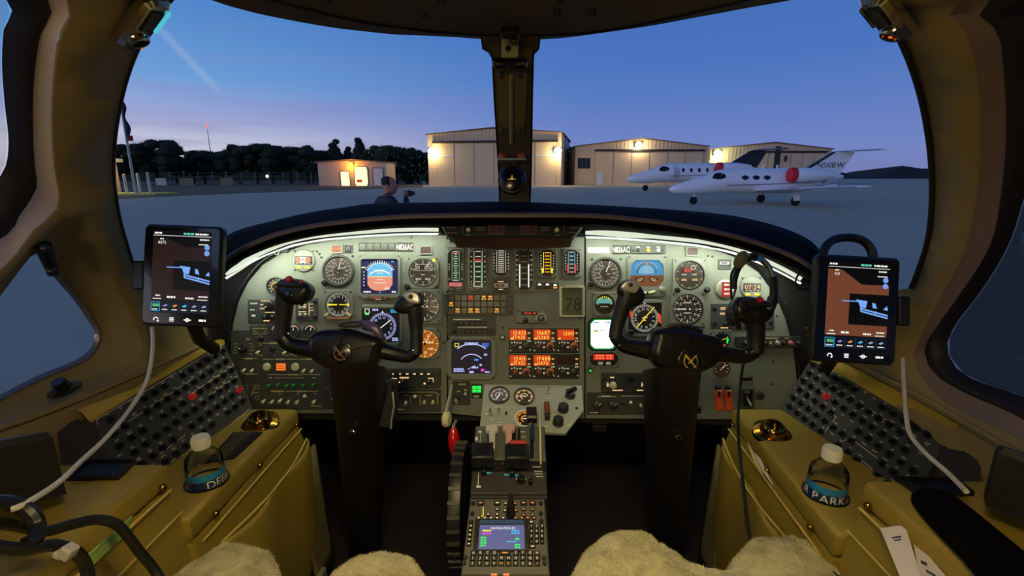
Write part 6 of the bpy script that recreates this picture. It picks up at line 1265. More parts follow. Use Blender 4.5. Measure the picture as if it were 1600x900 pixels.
for x, mm in ((-37, M_SCREW), (-6, M_BLACK), (13, M_SILVER), (22, M_BLACK), (33, mat('pink_knob', (206, 92, 96), .4)), (45, M_SCREW)): knob(g, x, -1, 3.6, 4, 6, mm, mark=-50)
g.part('legend', M_CREAM, lambda m: (m.print_(4, 6, 24, 1.6, 5.2), m.print_(28, 6, 8, 1.6, 5.2), m.print_(3, -1, 5, 4, 5.2, 2)), kind='stuff')
for x, lab in ((1121, 'orange guarded switch nearer the copilot column'), (1136, 'orange guarded switch nearer the grey guarded lever switch')):
    g = U('guarded_switch', lab, 'switch', x, 623, 'pair of orange guarded switches'); g.part('guard', mat('guard_orange', (232, 76, 26), .4), lambda m: m.prism([(-4.6, 14), (4.4, 14), (6.4, -17), (-2.6, -17)], 0, 7, 1.6)); g.part('slot', M_BLACK, lambda m: m.flat(rect(-.4, 9, 4, 9), 7.2)); g.part('hinge', M_BLACK, lambda m: m.lathe([(4, 0), (3.6, 5), (2, 7)], 0, 18, 12)); g.part('tip', M_WHITE, lambda m: m.flat(rect(-.4, 14.5, 5, 2), 7.2))
g = U('lever_switch', 'grey framed lever switch with a wire guard beside the orange guarded switches', 'switch', 1166, 622); g.part('frame', M_BEZD, lambda m: m.bezel(rrect(0, 0, 22, 33, 2), rrect(0, 0, 15, 25, 2), 0, 5, .5, 48, b=1)); g.part('backing', M_BLACK, lambda m: m.flat(rect(0, 0, 16, 26), .8)); g.part('lever', M_SILVER, lambda m: m.tube([(0, 2, 1), (1, -3, 6), (3, -9, 9)], [1.6, 1.4, 1.8], 8)); g.part('red_button', M_RED, lambda m: m.lathe([(2.4, 1), (2, 3)], 0, 4, 10)); g.part('top_plate', M_SILVER, lambda m: m.prism(rect(0, 10, 8, 4), .8, 3, .6))
g = U('stall_placard', 'small black outlined placard above the lever switch', 'placard', 1166, 591); g.part('plate', M_BLACK, lambda m: m.prism(rect(0, 0, 21, 10), 0, 1)); g.part('print', mat('legend_dim', (160, 158, 120), .6), lambda m: (m.print_(0, 2.4, 15, 1.6, 1.2), m.bezel(rect(0, 0, 21, 10), rect(0, 0, 19.6, 8.6), .9, 1.2, n=32)), kind='stuff')
g = U('floor_placard', 'thin white placard along the bottom edge of the copilot board', 'placard', 1163, 645); g.part('plate', mat('dim_white', (150, 150, 130), .6), lambda m: m.prism(rect(0, 0, 34, 3.6), 0, 1)); g.part('print', M_BLACK, lambda m: m.print_(0, 0, 26, 1.4, 1.2), kind='stuff')
g = U('rubber_grommet', 'dark round rubber cap beside the lever switch', 'cap', 1187, 618); g.part('cap', M_DGREY, lambda m: m.lathe([(7, 0), (6.6, 2), (4.4, 3)], n=20)); g.part('boss', M_BLACK, lambda m: m.lathe([(3, 2.6), (2.6, 3.6), (1, 4)], n=14))
g = U('tuning_placard', 'white paper placard above the copilot airspeed indicator', 'placard', 935, 391); g.part('plate', mat('paper_white', (222, 222, 208), .7), lambda m: m.prism(rect(0, 0, 34, 8.6), 0, .8)); g.part('print', mat('faint_print', (120, 120, 112), .7), lambda m: m.print_(0, -.5, 24, 1.2, 1, 2), kind='stuff')
g = U('lamp_strip', 'grey three-lamp strip beside the copilot placard', 'light', 1012, 390); g.part('plate', M_BEZD, lambda m: m.prism(rrect(0, 0, 54, 13, 1), 0, 3, .6))
for x, mm in ((-16, M_BLACK), (0, M_YELLOW), (16, M_WHITE)): g.part('lamp', mm, lambda m: m.lathe([(3, 2.8), (2.8, 4), (1.4, 5)], x, -1.4, 12))
g.part('legend', M_WHITE, lambda m: [m.print_(x, 3.6, 6, 1.4, 3.2) for x in (-16, 0, 16)], kind='stuff')
for x in (-23, 22): g.part('mount_screw', M_BLACK, lambda m: m.lathe([(2.2, 2.8), (2, 3.8), (1, 4.2)], x, -1, 10))
# glareshield centre warning panel
WM = frame(W(802, 357, 1.085), RT, UP + FWD*.25); kw = 1.085/FPX
g = U('warning_light_unit', 'dark trapezoid warning panel under the middle of the glareshield with two unlit red square lights', 'light panel', 0, 0, M=WM, k=kw)
g.part('face', mat('warning_black', (20, 15, 15), .45), lambda m: m.prism([(-118, 17), (118, 17), (94, -12), (84, -15), (-92, -15), (-102, -12)], -26, 0, 1.5))
g.part('under_lip', mat('maroon_vinyl', (70, 42, 30), .5, bump=.2), lambda m: m.loops([[(x, -14.5, -1) for x in range(-92, 93, 8)], [(x, -17.5 - 5*math.cos(x/75), -14) for x in range(-92, 93, 8)], [(x, -17.5 - 5*math.cos(x/75), -34) for x in range(-92, 93, 8)]], False))
for x in (-26, 24): g.part('red_lamp', emis('dark_red_lens', (50, 16, 16), .35), lambda m: m.prism(rect(x, -1, 21, 15), 0, 1.6, .6)); g.part('lamp_rim', mat('rim_grey', (110, 96, 90), .5), lambda m: m.bezel(rect(x, -1, 24, 18), rect(x, -1, 21.6, 15.6), 0, 2, 0, 40, x, -1))
for x in (-70, 68): knob(g, x, -3, 3.2, 0, 5, M_CREAM)
g.part('legend', mat('warning_print', (120, 110, 104), .6), lambda m: ([m.print_(s*x, y, w, 1.8, .4) for s in (-1, 1) for x, y, w in ((101, 8, 15), (97, 1, 16), (94, -7, 17), (70, 8, 8), (70, -11, 9), (51, 1, 15), (51, -3, 15))], [m.bar(s*79, 9, s*79, -9, .9, .4) for s in (-1, 1)]), kind='stuff')
# ================================================================ CONTROL YOKES
M_YOKE = mat('yoke_black', (15, 13, 13), .34, spec=.4, coat=.1, bump=.06, bscale=220)
M_COLUMN = mat('column_black', (22, 17, 18), .5, bump=.1, bscale=120)
M_GOLD = mat('emblem_gold', (196, 150, 60), .3, .8)
def pillow(m, poly, z0, z1, r, steps=4):
    if area2(poly) < 0: poly = poly[::-1]
    lps = []
    for i in range(steps+1):
        a = math.pi/2*i/steps; lps.append([(x, y, z0 + r*(1-math.sin(a))) for x, y in inset(poly, r*(1-math.cos(a)))][:])
    lps = [[(x, y, z0 + r - r*math.sin(math.pi/2*(1-i/steps))) for x, y in inset(poly, r*(1-math.cos(math.pi/2*(1-i/steps))))] for i in range(steps+1)]
    lps += [[(x, y, z1 - r + r*math.sin(math.pi/2*i/steps)) for x, y in inset(poly, r*(1-math.cos(math.pi/2*i/steps)))] for i in range(steps+1)]
    m.loops(lps, True, True, True)
YD = .93; YK = YD/FPX
def yoke(label, hub, hubpoly, arms, heads, emb, clip, extras, column):
    u0, v0 = hub
    def L(u, v, z=0.0): return (u-u0, v0-v, z)
    def P(pts): return [(u-u0, v0-v) for u, v in pts]
    g = U('control_yoke', label, 'yoke', 0, 0, 'pair of control yokes', frame(W(u0, v0, YD), RT, UP), YK)
    g.part('hub', M_YOKE, lambda m: pillow(m, cat(P(hubpoly), 48, True), -26, 24, 15, 5))
    for pts, rad, flat_ in arms:
        g.part('horn', M_YOKE, lambda m: m.tube([L(*p) for p in cat(pts, 26)], [rad[0] + (rad[1]-rad[0])*i/25 for i in range(26)], 14, True, flat_))
    for pts, rad in heads['grips']:
        n = 22
        def grip(m):
            P3 = cat(pts, n); rr = [rad[min(len(rad)-1, int(i/(n-1)*(len(rad)-1)))] + (rad[min(len(rad)-1, int(i/(n-1)*(len(rad)-1))+1)] - rad[min(len(rad)-1, int(i/(n-1)*(len(rad)-1)))])*((i/(n-1)*(len(rad)-1)) % 1) for i in range(n)]
            m.tube([L(*p) for p in P3], rr, 16)
        go = g.part('grip', mat('grip_rubber', (20, 19, 20), .45, bump=.25, bscale=420), grip)
    for poly, z0, z1, r, mm, nm in heads['heads']:
        h = g.part(nm, mm, lambda m: pillow(m, cat(P(poly), 36, True), z0, z1, r, 4))
    for nm, mm, u, v, z, r, hh in heads['buttons']:
        g.part(nm, mm, lambda m: m.lathe([(r*1.15, z), (r*1.1, z+hh*.3), (r, z+hh*.4), (r*.85, z+hh*.9), (r*.5, z+hh)], u-u0, v0-v, 14))
    for nm, mm, pts, r in heads.get('levers', ()): g.part(nm, mm, lambda m: m.tube([L(*p) for p in cat(pts, 12)], r, 10))
    # round emblem: dark disc, gold rings, crossed arrow strokes
    eu, ev, er = emb[0]-u0, v0-emb[1], emb[2]
    g.part('emblem_disc', M_GLOSS, lambda m: m.lathe([(er*1.35, 22), (er*1.35, 24.6), (er*1.25, 25.2), (.01, 25.2)], eu, ev, 36, cap=False))
    g.part('emblem_ring', mat('ring_dark', (60, 54, 50), .3, .7), lambda m: m.ring(eu, ev, er*1.18, er*1.28, 25.5, 40))
    em = mat('emblem_gold_%s' % emb[3], (206, 176, 84) if emb[3] else (128, 92, 66), .4, .5)
    s = emb[3] or 1
    def emblem(m):
        m.ring(eu, ev, er*.66, er*.82, 25.6, 20, 130, 320); m.ring(eu, ev, er*.70, er*.78, 25.6, 14, -30, 60)
        m.bar(eu-er*.62, ev+er*.74*emb[4], eu+er*.62, ev-er*.74*emb[4], er*.26, 26, er*.12); m.bar(eu-er*.3, ev-er*.2*emb[4], eu+er*.66, ev+er*.72*emb[4], er*.13, 26.2)
        m.flat([(eu-er*.1, ev+er*.05), (eu+er*.2, ev+er*.15), (eu+er*.1, ev-er*.22), (eu-er*.2, ev-er*.15)], 26.3)
    g.part('emblem', em, emblem)
    g.part('hub_seam', M_GLOSS, lambda m: m.tube([L(clip[0][0]+2, clip[0][1]+10, 25), L(clip[0][0]-3, clip[0][1]+18, 26)], .8, 6))
    for nm, mm, fn in extras: g.part(nm, mm, lambda m: fn(m, L, P))
    # column from the hub to the boot on the floor
    (ut, vt), (ub, vb), wt, wb = column
    a, b = W(ut, vt, YD+.02), Wz(ub, vb, .76); Mi = frame(W(u0, v0, YD), RT, UP).inverted()
    def col(m):
        n = 14; lps = []
        for i in range(n):
            f = i/(n-1); p = Mi @ a.lerp(b, f); wd = (wt + (wb-wt)*min(1, f*1.2))*YK; prof = rrect(0, 0, wd, wd*1.15, wd*.28, 3)
            lps.append([((p.x+x)/YK, p.y/YK + yy*.25/YK, (p.z+yy)/YK) for x, yy in prof])
        m.loops(lps, True, True, True)
    g.part('column', M_COLUMN, col)
    c2 = Mi @ a.lerp(b, .24)
    g.part('column_button', M_CHROME, lambda m: m.lathe([(5, 0), (5, 4), (4, 6), (2.4, 6.5), (2.2, 5)], c2.x/YK, c2.y/YK, 14, cap=False) if False else m.loops([[((c2.x/YK)+r*math.cos(2*math.pi*i/14), c2.y/YK + r*math.sin(2*math.pi*i/14), c2.z/YK + wt*.56 + z) for i in range(14)] for r, z in ((5.5, -4), (5.5, 3), (4.4, 5), (3, 5.4), (2.6, 3))], True))
    return g
# pilot
hubL = [(487, 530), (494, 519), (510, 514), (544, 513), (575, 519), (597, 527), (601, 536), (597, 552), (592, 566), (580, 576), (545, 580), (515, 574), (495, 562), (487, 548)]
yoke('black control yoke of the pilot, gold-tinted emblem, tan chart clip on top', (544, 545), hubL,
     [([(492, 545, -2), (470, 543, -2), (452, 537, 0), (441, 524, 2)], (15, 11), 1.0), ([(596, 548, -2), (618, 553, -2), (638, 556, 0), (650, 548, 2)], (13, 10), 1.0)],
     dict(grips=[([(441, 528, 2), (443, 510, 3), (446, 488, 5), (449, 466, 8), (452, 450, 10)], [11.5, 11.5, 12.5, 13.5, 13]), ([(650, 552, 2), (651, 535, 2), (651, 510, 4), (650, 488, 8), (648, 470, 10)], [10.5, 10, 10.5, 12, 12.5])],
          heads=[([(440, 443), (450, 436), (468, 436), (484, 442), (492, 450), (492, 460), (485, 470), (472, 476), (458, 474), (446, 466), (439, 454)], -10, 26, 11, M_YOKE, 'grip_head'),
                 ([(449, 441), (462, 435), (476, 440), (484, 446), (478, 450), (462, 449), (450, 448)], 20, 29, 3, mat('brushed_black', (60, 58, 56), .25, .7), 'top_plate'),
                 ([(618, 478), (624, 468), (636, 458), (650, 455), (661, 462), (662, 474), (652, 486), (634, 490), (622, 487)], -8, 22, 10, M_YOKE, 'grip_head'),
                 ([(634, 460), (645, 455), (656, 458), (661, 468), (658, 474), (644, 472), (637, 466)], 16, 25, 3, mat('worn_alloy', (190, 188, 182), .3, .6), 'top_plate')],
          buttons=[('red_button', M_RED, 465, 437, 27, 4.6, 8), ('trim_knob', mat('worn_knob', (120, 104, 84), .4), 443, 448, 24, 4, 6), ('red_switch', M_RED, 480, 441, 22, 2.6, 4), ('push_switch', M_BLACK, 647, 463, 24, 3.2, 4), ('set_screw', M_CHROME, 456, 520, 12, 2, 2), ('set_screw', M_CHROME, 648, 546, 12, 2.2, 2), ('side_switch', M_GLOSS, 464, 460, 24, 6, 4)],
          levers=[('trigger', M_GLOSS, [(484, 456, 18), (482, 466, 14), (474, 474, 8)], 4)]),
     (541, 549, 13, 0, 1), [(543, 514)],
     [('chart_clip', mat('clip_dark', (66, 60, 54), .4, .4), lambda m, L, P: m.prism(cat(P([(533, 506), (545, 502), (566, 501), (571, 504), (566, 510), (548, 511), (536, 510)]), 24, True), 0, 16, 3)), ('clip_roll', mat('clip_purple', (96, 84, 112), .3, .4), lambda m, L, P: m.tube([L(566, 504, 8), L(578, 506, 12), L(592, 514, 14), L(600, 526, 12)], [5, 7, 7, 5], 10))],
     ((560, 572), (573, 866), 76, 62))
# copilot
hubR = [(1016, 524), (1022, 514), (1040, 511), (1068, 512), (1098, 520), (1120, 527), (1125, 538), (1122, 556), (1112, 570), (1090, 580), (1062, 586), (1035, 580), (1020, 568), (1010, 552)]
yoke('black control yoke of the copilot, gold emblem, green-lit edge', (1068, 548), hubR,
     [([(1020, 548, -2), (996, 544, -2), (974, 538, 0), (961, 524, 2)], (15, 11), 1.0), ([(1118, 552, -2), (1142, 555, -2), (1166, 556, 0), (1182, 544, 2)], (13, 11), 1.0)],
     dict(grips=[([(961, 528, 2), (963, 510, 3), (969, 488, 6), (975, 468, 9), (979, 454, 11)], [10.5, 10.5, 11.5, 13, 13]), ([(1180, 550, 2), (1180, 532, 2), (1178, 512, 5), (1174, 494, 8), (1172, 484, 10)], [12, 12.5, 13.5, 15.5, 16])],
          heads=[([(963, 450), (972, 439), (988, 437), (996, 446), (1004, 458), (1003, 468), (992, 478), (978, 476), (966, 466)], -8, 22, 10, M_YOKE, 'grip_head'),
                 ([(965, 448), (973, 439), (986, 438), (994, 446), (988, 457), (976, 456), (968, 453)], 16, 25, 3, mat('worn_alloy', (190, 188, 182), .3, .6), 'top_plate'),
                 ([(1139, 476), (1146, 466), (1162, 463), (1180, 466), (1196, 473), (1201, 484), (1197, 496), (1182, 506), (1162, 506), (1146, 498), (1138, 488)], -10, 24, 11, M_YOKE, 'grip_head'),
                 ([(1144, 472), (1156, 466), (1172, 466), (1190, 473), (1194, 480), (1176, 479), (1158, 482), (1146, 480)], 19, 28, 3, mat('brushed_black', (60, 58, 56), .25, .7), 'top_plate')],
          buttons=[('red_button', M_RED, 1173, 468, 26, 4.6, 7), ('push_switch', M_BLACK, 979, 445, 24, 3.2, 4), ('set_screw', M_CHROME, 1161, 549, 12, 2.2, 2), ('side_switch', M_GLOSS, 1154, 480, 26, 5, 4), ('side_switch', M_SILVER, 1189, 478, 24, 4, 3), ('set_screw', M_CHROME, 966, 538, 12, 2, 2)],
          levers=[('trigger', M_GLOSS, [(1142, 486, 18), (1146, 500, 12), (1152, 512, 6)], 4)]),
     (1070, 561, 14, 1, 1), [(1072, 514)],
     [('chart_clip', mat('clip_dark', (66, 60, 54), .4, .4), lambda m, L, P: m.tube([L(1030, 514, 8), L(1046, 508, 10), L(1064, 507, 8), L(1086, 512, 6), L(1092, 519, 4)], [2.5, 3, 3, 3, 2.5], 8)), ('clip_plate', M_GLOSS, lambda m, L, P: m.prism(cat(P([(1058, 508), (1078, 509), (1094, 515), (1092, 519), (1072, 516), (1060, 513)]), 20, True), 2, 12, 2))],
     ((1048, 578), (1040, 880), 78, 62))

# ================================================================ TABLETS ON MOUNTS
E_TBROWN = emis('map_brown', (126, 72, 48), .75); E_TBROWND = emis('map_dark_brown', (44, 27, 25), .75)
E_TDARK = emis('map_black', (7, 7, 9), .6, False)
E_TBLUE = emis('map_runway', (120, 170, 245), 1.0, False)
E_TIC = emis('icon_blue', (40, 150, 205), .9, False)
def tablet(label, u, v, d, rot, w, h, code, brown, dark_tri):
    M = frame(W(u, v, d), RT, UP) @ Matrix.Rotation(R(rot), 4, 'Z'); g = U('tablet', label, 'tablet', 0, 0, 'pair of mounted tablets', M, d/FPX)
    g.part('case', M_BLACK, lambda m: m.prism(rrect(0, 0, w, h, 9, 5), -10, 2, 3)); g.part('screen_glass', M_GLOSS, lambda m: m.prism(rrect(0, 0, w-8, h-8, 6, 4), 1.6, 2.4, .4))
    sw, sh = w*.735, h*.81; sy = h*.035
    g.part('screen', E_TDARK, lambda m: m.flat(rect(0, sy, sw, sh), 2.6))
    x0, x1, y0, y1 = -sw/2, sw/2, sy-sh/2, sy+sh/2
    yb, yt = y0+sh*.155, y1-sh*.07
    g.part('map_field', brown, lambda m: (m.flat([(x0, yb), (x1, yb), (x1, yb+sh*.13), (x0+sw*.37, yb+sh*.13), (x0+sw*.37, yb+sh*.485), (x1, yb+sh*.485), (x1, yt-sh*(.18 if dark_tri else .12)), (x0+sw*.55, yt-sh*(.18 if dark_tri else .12)), (x0+sw*.22, yt-sh*.02), (x0, yt-sh*.02)], 2.8)), kind='stuff')
    def rw(m):
        yy = yb+sh*.355
        m.bar(x0+sw*.25, yy+6, x0+sw*.52, yy+6, 1.4, 3); m.flat([(x0+sw*.47, yy+9), (x0+sw*.66, yy+7), (x0+sw*.64, yy-4), (x0+sw*.55, yy-3), (x0+sw*.52, yy+4)], 3); m.bar(x0+sw*.55, yy-5, x1, yy-14, 2.4, 3); m.bar(x0+sw*.56, yy-9, x1, yy-18, 2.4, 3); m.bar(x0+sw*.56, yy-3, x0+sw*.56, yy-9, 2, 3); m.bar(x0+sw*.80, yy-8, x0+sw*.80, yy-13, 1.6, 3)
        m.flat([(x0+sw*.74, yy+5), (x0+sw*.79, yy+4), (x0+sw*.82, yy-4), (x0+sw*.75, yy-3)], 3); m.flat([(x0+sw*.92, yy-5), (x0+sw*.98, yy+1), (x1, yy-6)], 3)
    g.part('runway_drawing', E_TBLUE, rw, kind='stuff')
    g.part('zoom_button', emis('zoom_blue', (120, 160, 235), .95, False), lambda m: (m.flat(circ(x1-6, yt-sh*.12, 4.2, 16), 3), m.flat(circ(x1-6, yt-sh*.19, 4.2, 16), 3)), kind='stuff')
    g.part('status_bar', E_WHITE, lambda m: (m.flat(rect(0, yt+1.2, sw, .7), 3), m.print_(x0+8, y1-4, 12, 2.6, 3), m.print_(x1-14, y1-4, 22, 2.6, 3), m.print_(x0+14, yt-4, 6, 1.8, 3), m.text(code, x0+14, yt-9.5, 4.6, 3, sp=.1), m.print_(x1-10, yt-3.5, 15, 2.2, 3), m.print_(x1-11, yt-11, 16, 1.4, 3), m.print_(x0+11, yb+7, 8, 2.0, 3), m.print_(x0+32, yb+5, 14, 3, 3), m.print_(x1-30, yb+4, 14, 2.6, 3), m.print_(x1-9, yb+7, 15, 2, 3), m.print_(x1-10, yb+2, 16, 1.4, 3), m.print_(x0+10, yb+2, 14, 1.4, 3)), kind='stuff')
    g.part('battery_text', emis('icon_teal', (90, 220, 190), .9, False), lambda m: m.print_(x0+sw*.62, y1-4, 18, 3, 3), kind='stuff')
    for i in range(6):
        cx = x0 + sw*(i+.5)/6; cy = y0 + sh*.075
        f = g.part('icon_frame', E_TIC if i == 0 else emis('icon_dim', (24, 56, 92), .8, False), lambda m: m.bezel(rect(cx, cy, sw/6-1, 15), rect(cx, cy, sw/6-(3.4 if i == 0 else 2), 12.6 if i == 0 else 14), 2.7, 3.0, n=24, cx=cx, cy=cy))
        g.part('icon', [emis('icon_green', (120, 210, 120), .9, False), emis('icon_mix', (150, 120, 210), .9, False), emis('icon_orange', (220, 140, 80), .9, False), emis('icon_cyan', (60, 190, 230), .9, False), emis('icon_grey', (150, 160, 190), .9, False), emis('icon_grey', (150, 160, 190), .9, False)][i], lambda m: ([m.ring(cx-2, cy+2, 1, 2.6, 3, 10), m.ring(cx+3, cy+2, 1, 2.6, 3, 10)] if i == 0 else m.flat([(cx-4.5, cy+1), (cx+1, cy+4), (cx+4.5, cy+2.5), (cx, cy-.5)], 3)), f); g.part('icon_text', E_WHITE, lambda m: m.print_(cx, cy-4.4, sw/6-6, 1.6, 3), f, kind='stuff')
    def keys(m):
        y = y0 - (h/2 + y0 - 0)*0 - 10; xs = [x0+sw*(.1+.27*i) for i in range(4)]
        m.ring(xs[0], y-1, 2.6, 4.2, 2.8, 12, 0, 200); m.flat([(xs[0]+1, y-2), (xs[0]+5.4, y-2), (xs[0]+3.2, y-5)], 2.8)
        for k in (-2.4, 0, 2.4): m.flat(rect(xs[1], y+k, 7, 1.5), 2.8)
        m.ring(xs[2], y, 1.8, 3.2, 2.8, 12); m.bar(xs[2]-5.5, y, xs[2]+6, y, 1.6, 2.8); m.print_(xs[3], y, 13, 3.2, 2.8)
    g.part('key_marks', E_WHITE, keys, kind='stuff')
    return g
tabL = tablet('dark mounted tablet on the pilot side, map screen nearly black-brown', 284.5, 431, .92, -2.4, 123, 158, '0575', E_TBROWND, False)
tabR = tablet('mounted tablet on the copilot side with a brighter brown map screen', 1337, 484, .90, -3.2, 131, 168, '0.0', E_TBROWN, True)
def mount(label, pts, plate_uv, d, cl):
    t = thing('tablet_mount', label, 'mount', Matrix.Identity(4), 'pair of tablet mounts')
    m = MB(); m.tube([W(*p) for p in pts], .014, 10); m.obj('arm', M_BLACK, t)
    m = MB(); m.T = frame(W(plate_uv[0], plate_uv[1], d+.035), RT, UP); m.prism(rrect(0, 0, .09, .11, .01), -.012, .012, .004); m.obj('back_plate', M_BLACK, t)
    m = MB(); m.T = frame(W(cl[0], cl[1], d), RT, UP); m.prism(rrect(0, 0, .022, .055, .004), -.02, .004, .003); m.obj('side_clamp', M_BLACK, t)
mount('black arm mount holding the tablet on the pilot side', [(284, 440, .965), (300, 500, 1.02), (312, 530, 1.08), (335, 545, 1.14)], (284, 431), .92, (218, 430))
mount('black arm mount holding the tablet on the copilot side', [(1337, 480, .945), (1320, 540, 1.0), (1300, 560, 1.08), (1290, 575, 1.12)], (1337, 484), .90, (1412, 486))
t = thing('antenna_cable', 'thick black cable looping over the top of the copilot tablet', 'cable', Matrix.Identity(4)); m = MB(); m.tube([W(*p) for p in cat([(1284, 420, .955), (1287, 392, .96), (1300, 376, .965), (1325, 371, .965), (1348, 376, .96), (1362, 392, .955), (1366, 420, .95)], 30)], .0085, 10); m.obj('cable', M_BLACK, t)
def cable(name, label, pts, r, mm, n=50):
    m = MB(); m.tube([W(*p) for p in cat(pts, n)], r, 8); o = m.obj(name, mm); o['label'] = label; o['category'] = 'cable'; return o
M_CABLEW = mat('white_cable', (196, 188, 176), .4)
cable('charging_cable', 'thin white charging cable hanging from the pilot tablet to the armrest', [(238, 512, .90), (239, 540, .88), (234, 580, .84), (222, 610, .80), (195, 650, .73), (160, 690, .66), (125, 722, .60), (90, 755, .545), (40, 787, .50), (18, 796, .49)], .0032, M_CABLEW)
cable('charging_cable', 'thin white charging cable hanging from the copilot tablet to the black armrest', [(1411, 560, .88), (1412, 590, .86), (1416, 650, .80), (1424, 682, .765), (1450, 712, .72), (1480, 738, .68), (1510, 768, .63)], .0034, M_CABLEW)

# ================================================================ SIDE CONSOLES AND BREAKER PANELS
M_CBP = mat('breaker_grey', (52, 53, 50), .55, bump=.1, bscale=300, var=.08)
M_CB = mat('breaker_black', (14, 14, 14), .35)
M_PIPE = mat('pale_piping', (206, 178, 96), .32, var=.08)
M_TRIMM = mat('polished_trim', (210, 196, 150), .22, .9)
def breaker_panel(label, A, B, C, red, mirror):
    # A top front corner, B bottom front, C top back (u, v, depth)
    a, b, c = W(*A), W(*B), W(*C); x = (c-a); Lx = x.length; yv = (b-a); xn = x.normalized(); Ly = (yv - xn*yv.dot(xn)).length; sk = yv.dot(xn)
    M = frame(a, x, -yv) if not mirror else frame(a, x, -yv)
    t = thing('breaker_panel', label, 'panel', M, 'pair of circuit breaker panels')
    if (M.col[2].xyz).dot(CAM - a) < 0: zs = -1
    else: zs = 1
    def mb():
        m = MB(); m.T = Matrix.Scale(-1, 4, (0, 0, 1)) if zs < 0 else None; return m
    S = lambda fx, fy: (fx*Lx + (sk*fy*.9), -fy*Ly)
    m = mb(); pl = [S(-.015, -.02), S(1.015, -.02), S(1.015, 1.03), S(-.015, 1.03)]; m.prism(pl, -.012, 0, .002); m.obj('plate', M_CBP, t)
    rq = random.Random(5 if mirror else 9)
    proto = {}
    rows = 6; n = 0
    gaps = {(0, 6), (0, 10), (1, 10), (2, 9), (4, 7), (3, 12), (0, 11), (5, 3), (5, 10)} if not mirror else {(0, 6), (0, 7), (1, 12), (3, 5), (3, 6), (4, 8), (4, 9), (5, 5), (5, 9), (2, 12)}
    for r_ in range(rows):
        for k in range(13):
            if (r_, k) in gaps: continue
            fx, fy = .045 + k*.074 + .012*(r_ % 2), .085 + r_*.149
            cx, cy = S(fx, fy); isr = (r_, k) in red
            key = isr
            if key not in proto:
                m = mb(); m.lathe([(.0076, 0), (.0074, .0025), (.0054, .003), (.0052, .0105), (.0042, .0125), (.0010, .0128)], 0, 0, 10); o = m.obj('circuit_breaker', emis('breaker_red', (190, 30, 24), .35) if isr else M_CB, t); proto[key] = o
                if isr: o['label'] = 'red collared breaker'
            else: o = proto[key].copy(); COL.objects.link(o); o.parent = t
            o.location = (cx, cy, 0); n += 1
    m = mb(); q = rq
    for r_ in range(rows):
        for k in range(13):
            fx, fy = .045 + k*.074 + .012*(r_ % 2) + .004, .085 + r_*.149 - .070; cx, cy = S(fx, fy)
            if q.random() < .85: m.flat(rect(cx, cy, .004+q.random()*.007, .0022), .0004)
            if q.random() < .35: m.flat(rect(cx, cy-.0036, .004+q.random()*.005, .0018), .0004)
            if q.random() < .9: m.flat(rect(cx+.002, cy-.0235, .0022, .002), .0105) if False else None
    m.obj("legend", mat("breaker_print", (176, 172, 142), .6), t, kind='stuff')
    m = mb()
    def ln(f0, f1): m.bar(*S(*f0), *S(*f1), .0012, .0004)
    segs = [((.0, .008), (.40, .008)), ((.45, .008), (1.0, .008)), ((1.0, .008), (1.0, .06)), ((.0, .345), (.42, .345)), ((.0, .30), (.0, .345)), ((.34, .19), (.97, .215)), ((.0, .50), (.30, .50)), ((.02, .985), (.34, .985)), ((.42, .90), (.62, .90)), ((.55, .72), (.74, .72)), ((.66, .87), (.98, .87)), ((.62, .985), (1.0, .985))] if not mirror else [((.0, .54), (.40, .54)), ((.40, .54), (.38, .80)), ((.46, .24), (.80, .24)), ((.0, .985), (.36, .985)), ((.55, .66), (.86, .66)), ((.55, .66), (.46, .9)), ((.62, .80), (.75, .80)), ((.18, .60), (.19, .54))]
    for s_ in segs: ln(*s_)
    m.obj('group_lines', mat('breaker_line', (214, 210, 186), .6), t, kind='stuff')
    m = mb()
    for fx, fy, w_ in ((.20, .345, .035), (.62, .20, .05), (.17, .50, .03), (.18, .985, .04), (.52, .90, .03), (.78, .87, .04)): cx, cy = S(fx, fy); m.flat(rect(cx, cy, w_, .0045), .0007)
    m.obj('group_titles', mat('breaker_title', (150, 146, 96), .6), t, kind='stuff')
    # housing behind, down to the console
    back = Vector((-.006 if not mirror else .022, 0, -.01)); d = W(*B) + (c-a)*1.0
    P0 = [a, c, c + (b-a), b]; P1 = [p + back for p in P0]
    Mi = M.inverted(); m = MB(); dn = M.col[2].xyz*(-.013*zs)
    m.loops([[tuple(Mi @ (p+dn)) for p in P0], [tuple(Mi @ (p+back)) for p in P0]], True, True, True); m.obj('housing', mat('housing_brown', (46, 34, 30), .6, bump=.15, bscale=200), t)
    return t
breaker_panel('grey circuit breaker panel on the pilot side wall', (350, 537, 1.20), (390, 641, 1.155), (150, 655, .877), {(2, 5), (4, 0)}, False)
breaker_panel('grey circuit breaker panel on the copilot side wall', (1269, 560, 1.20), (1221, 648, 1.15), (1473, 682, .877), {(2, 3)}, True)
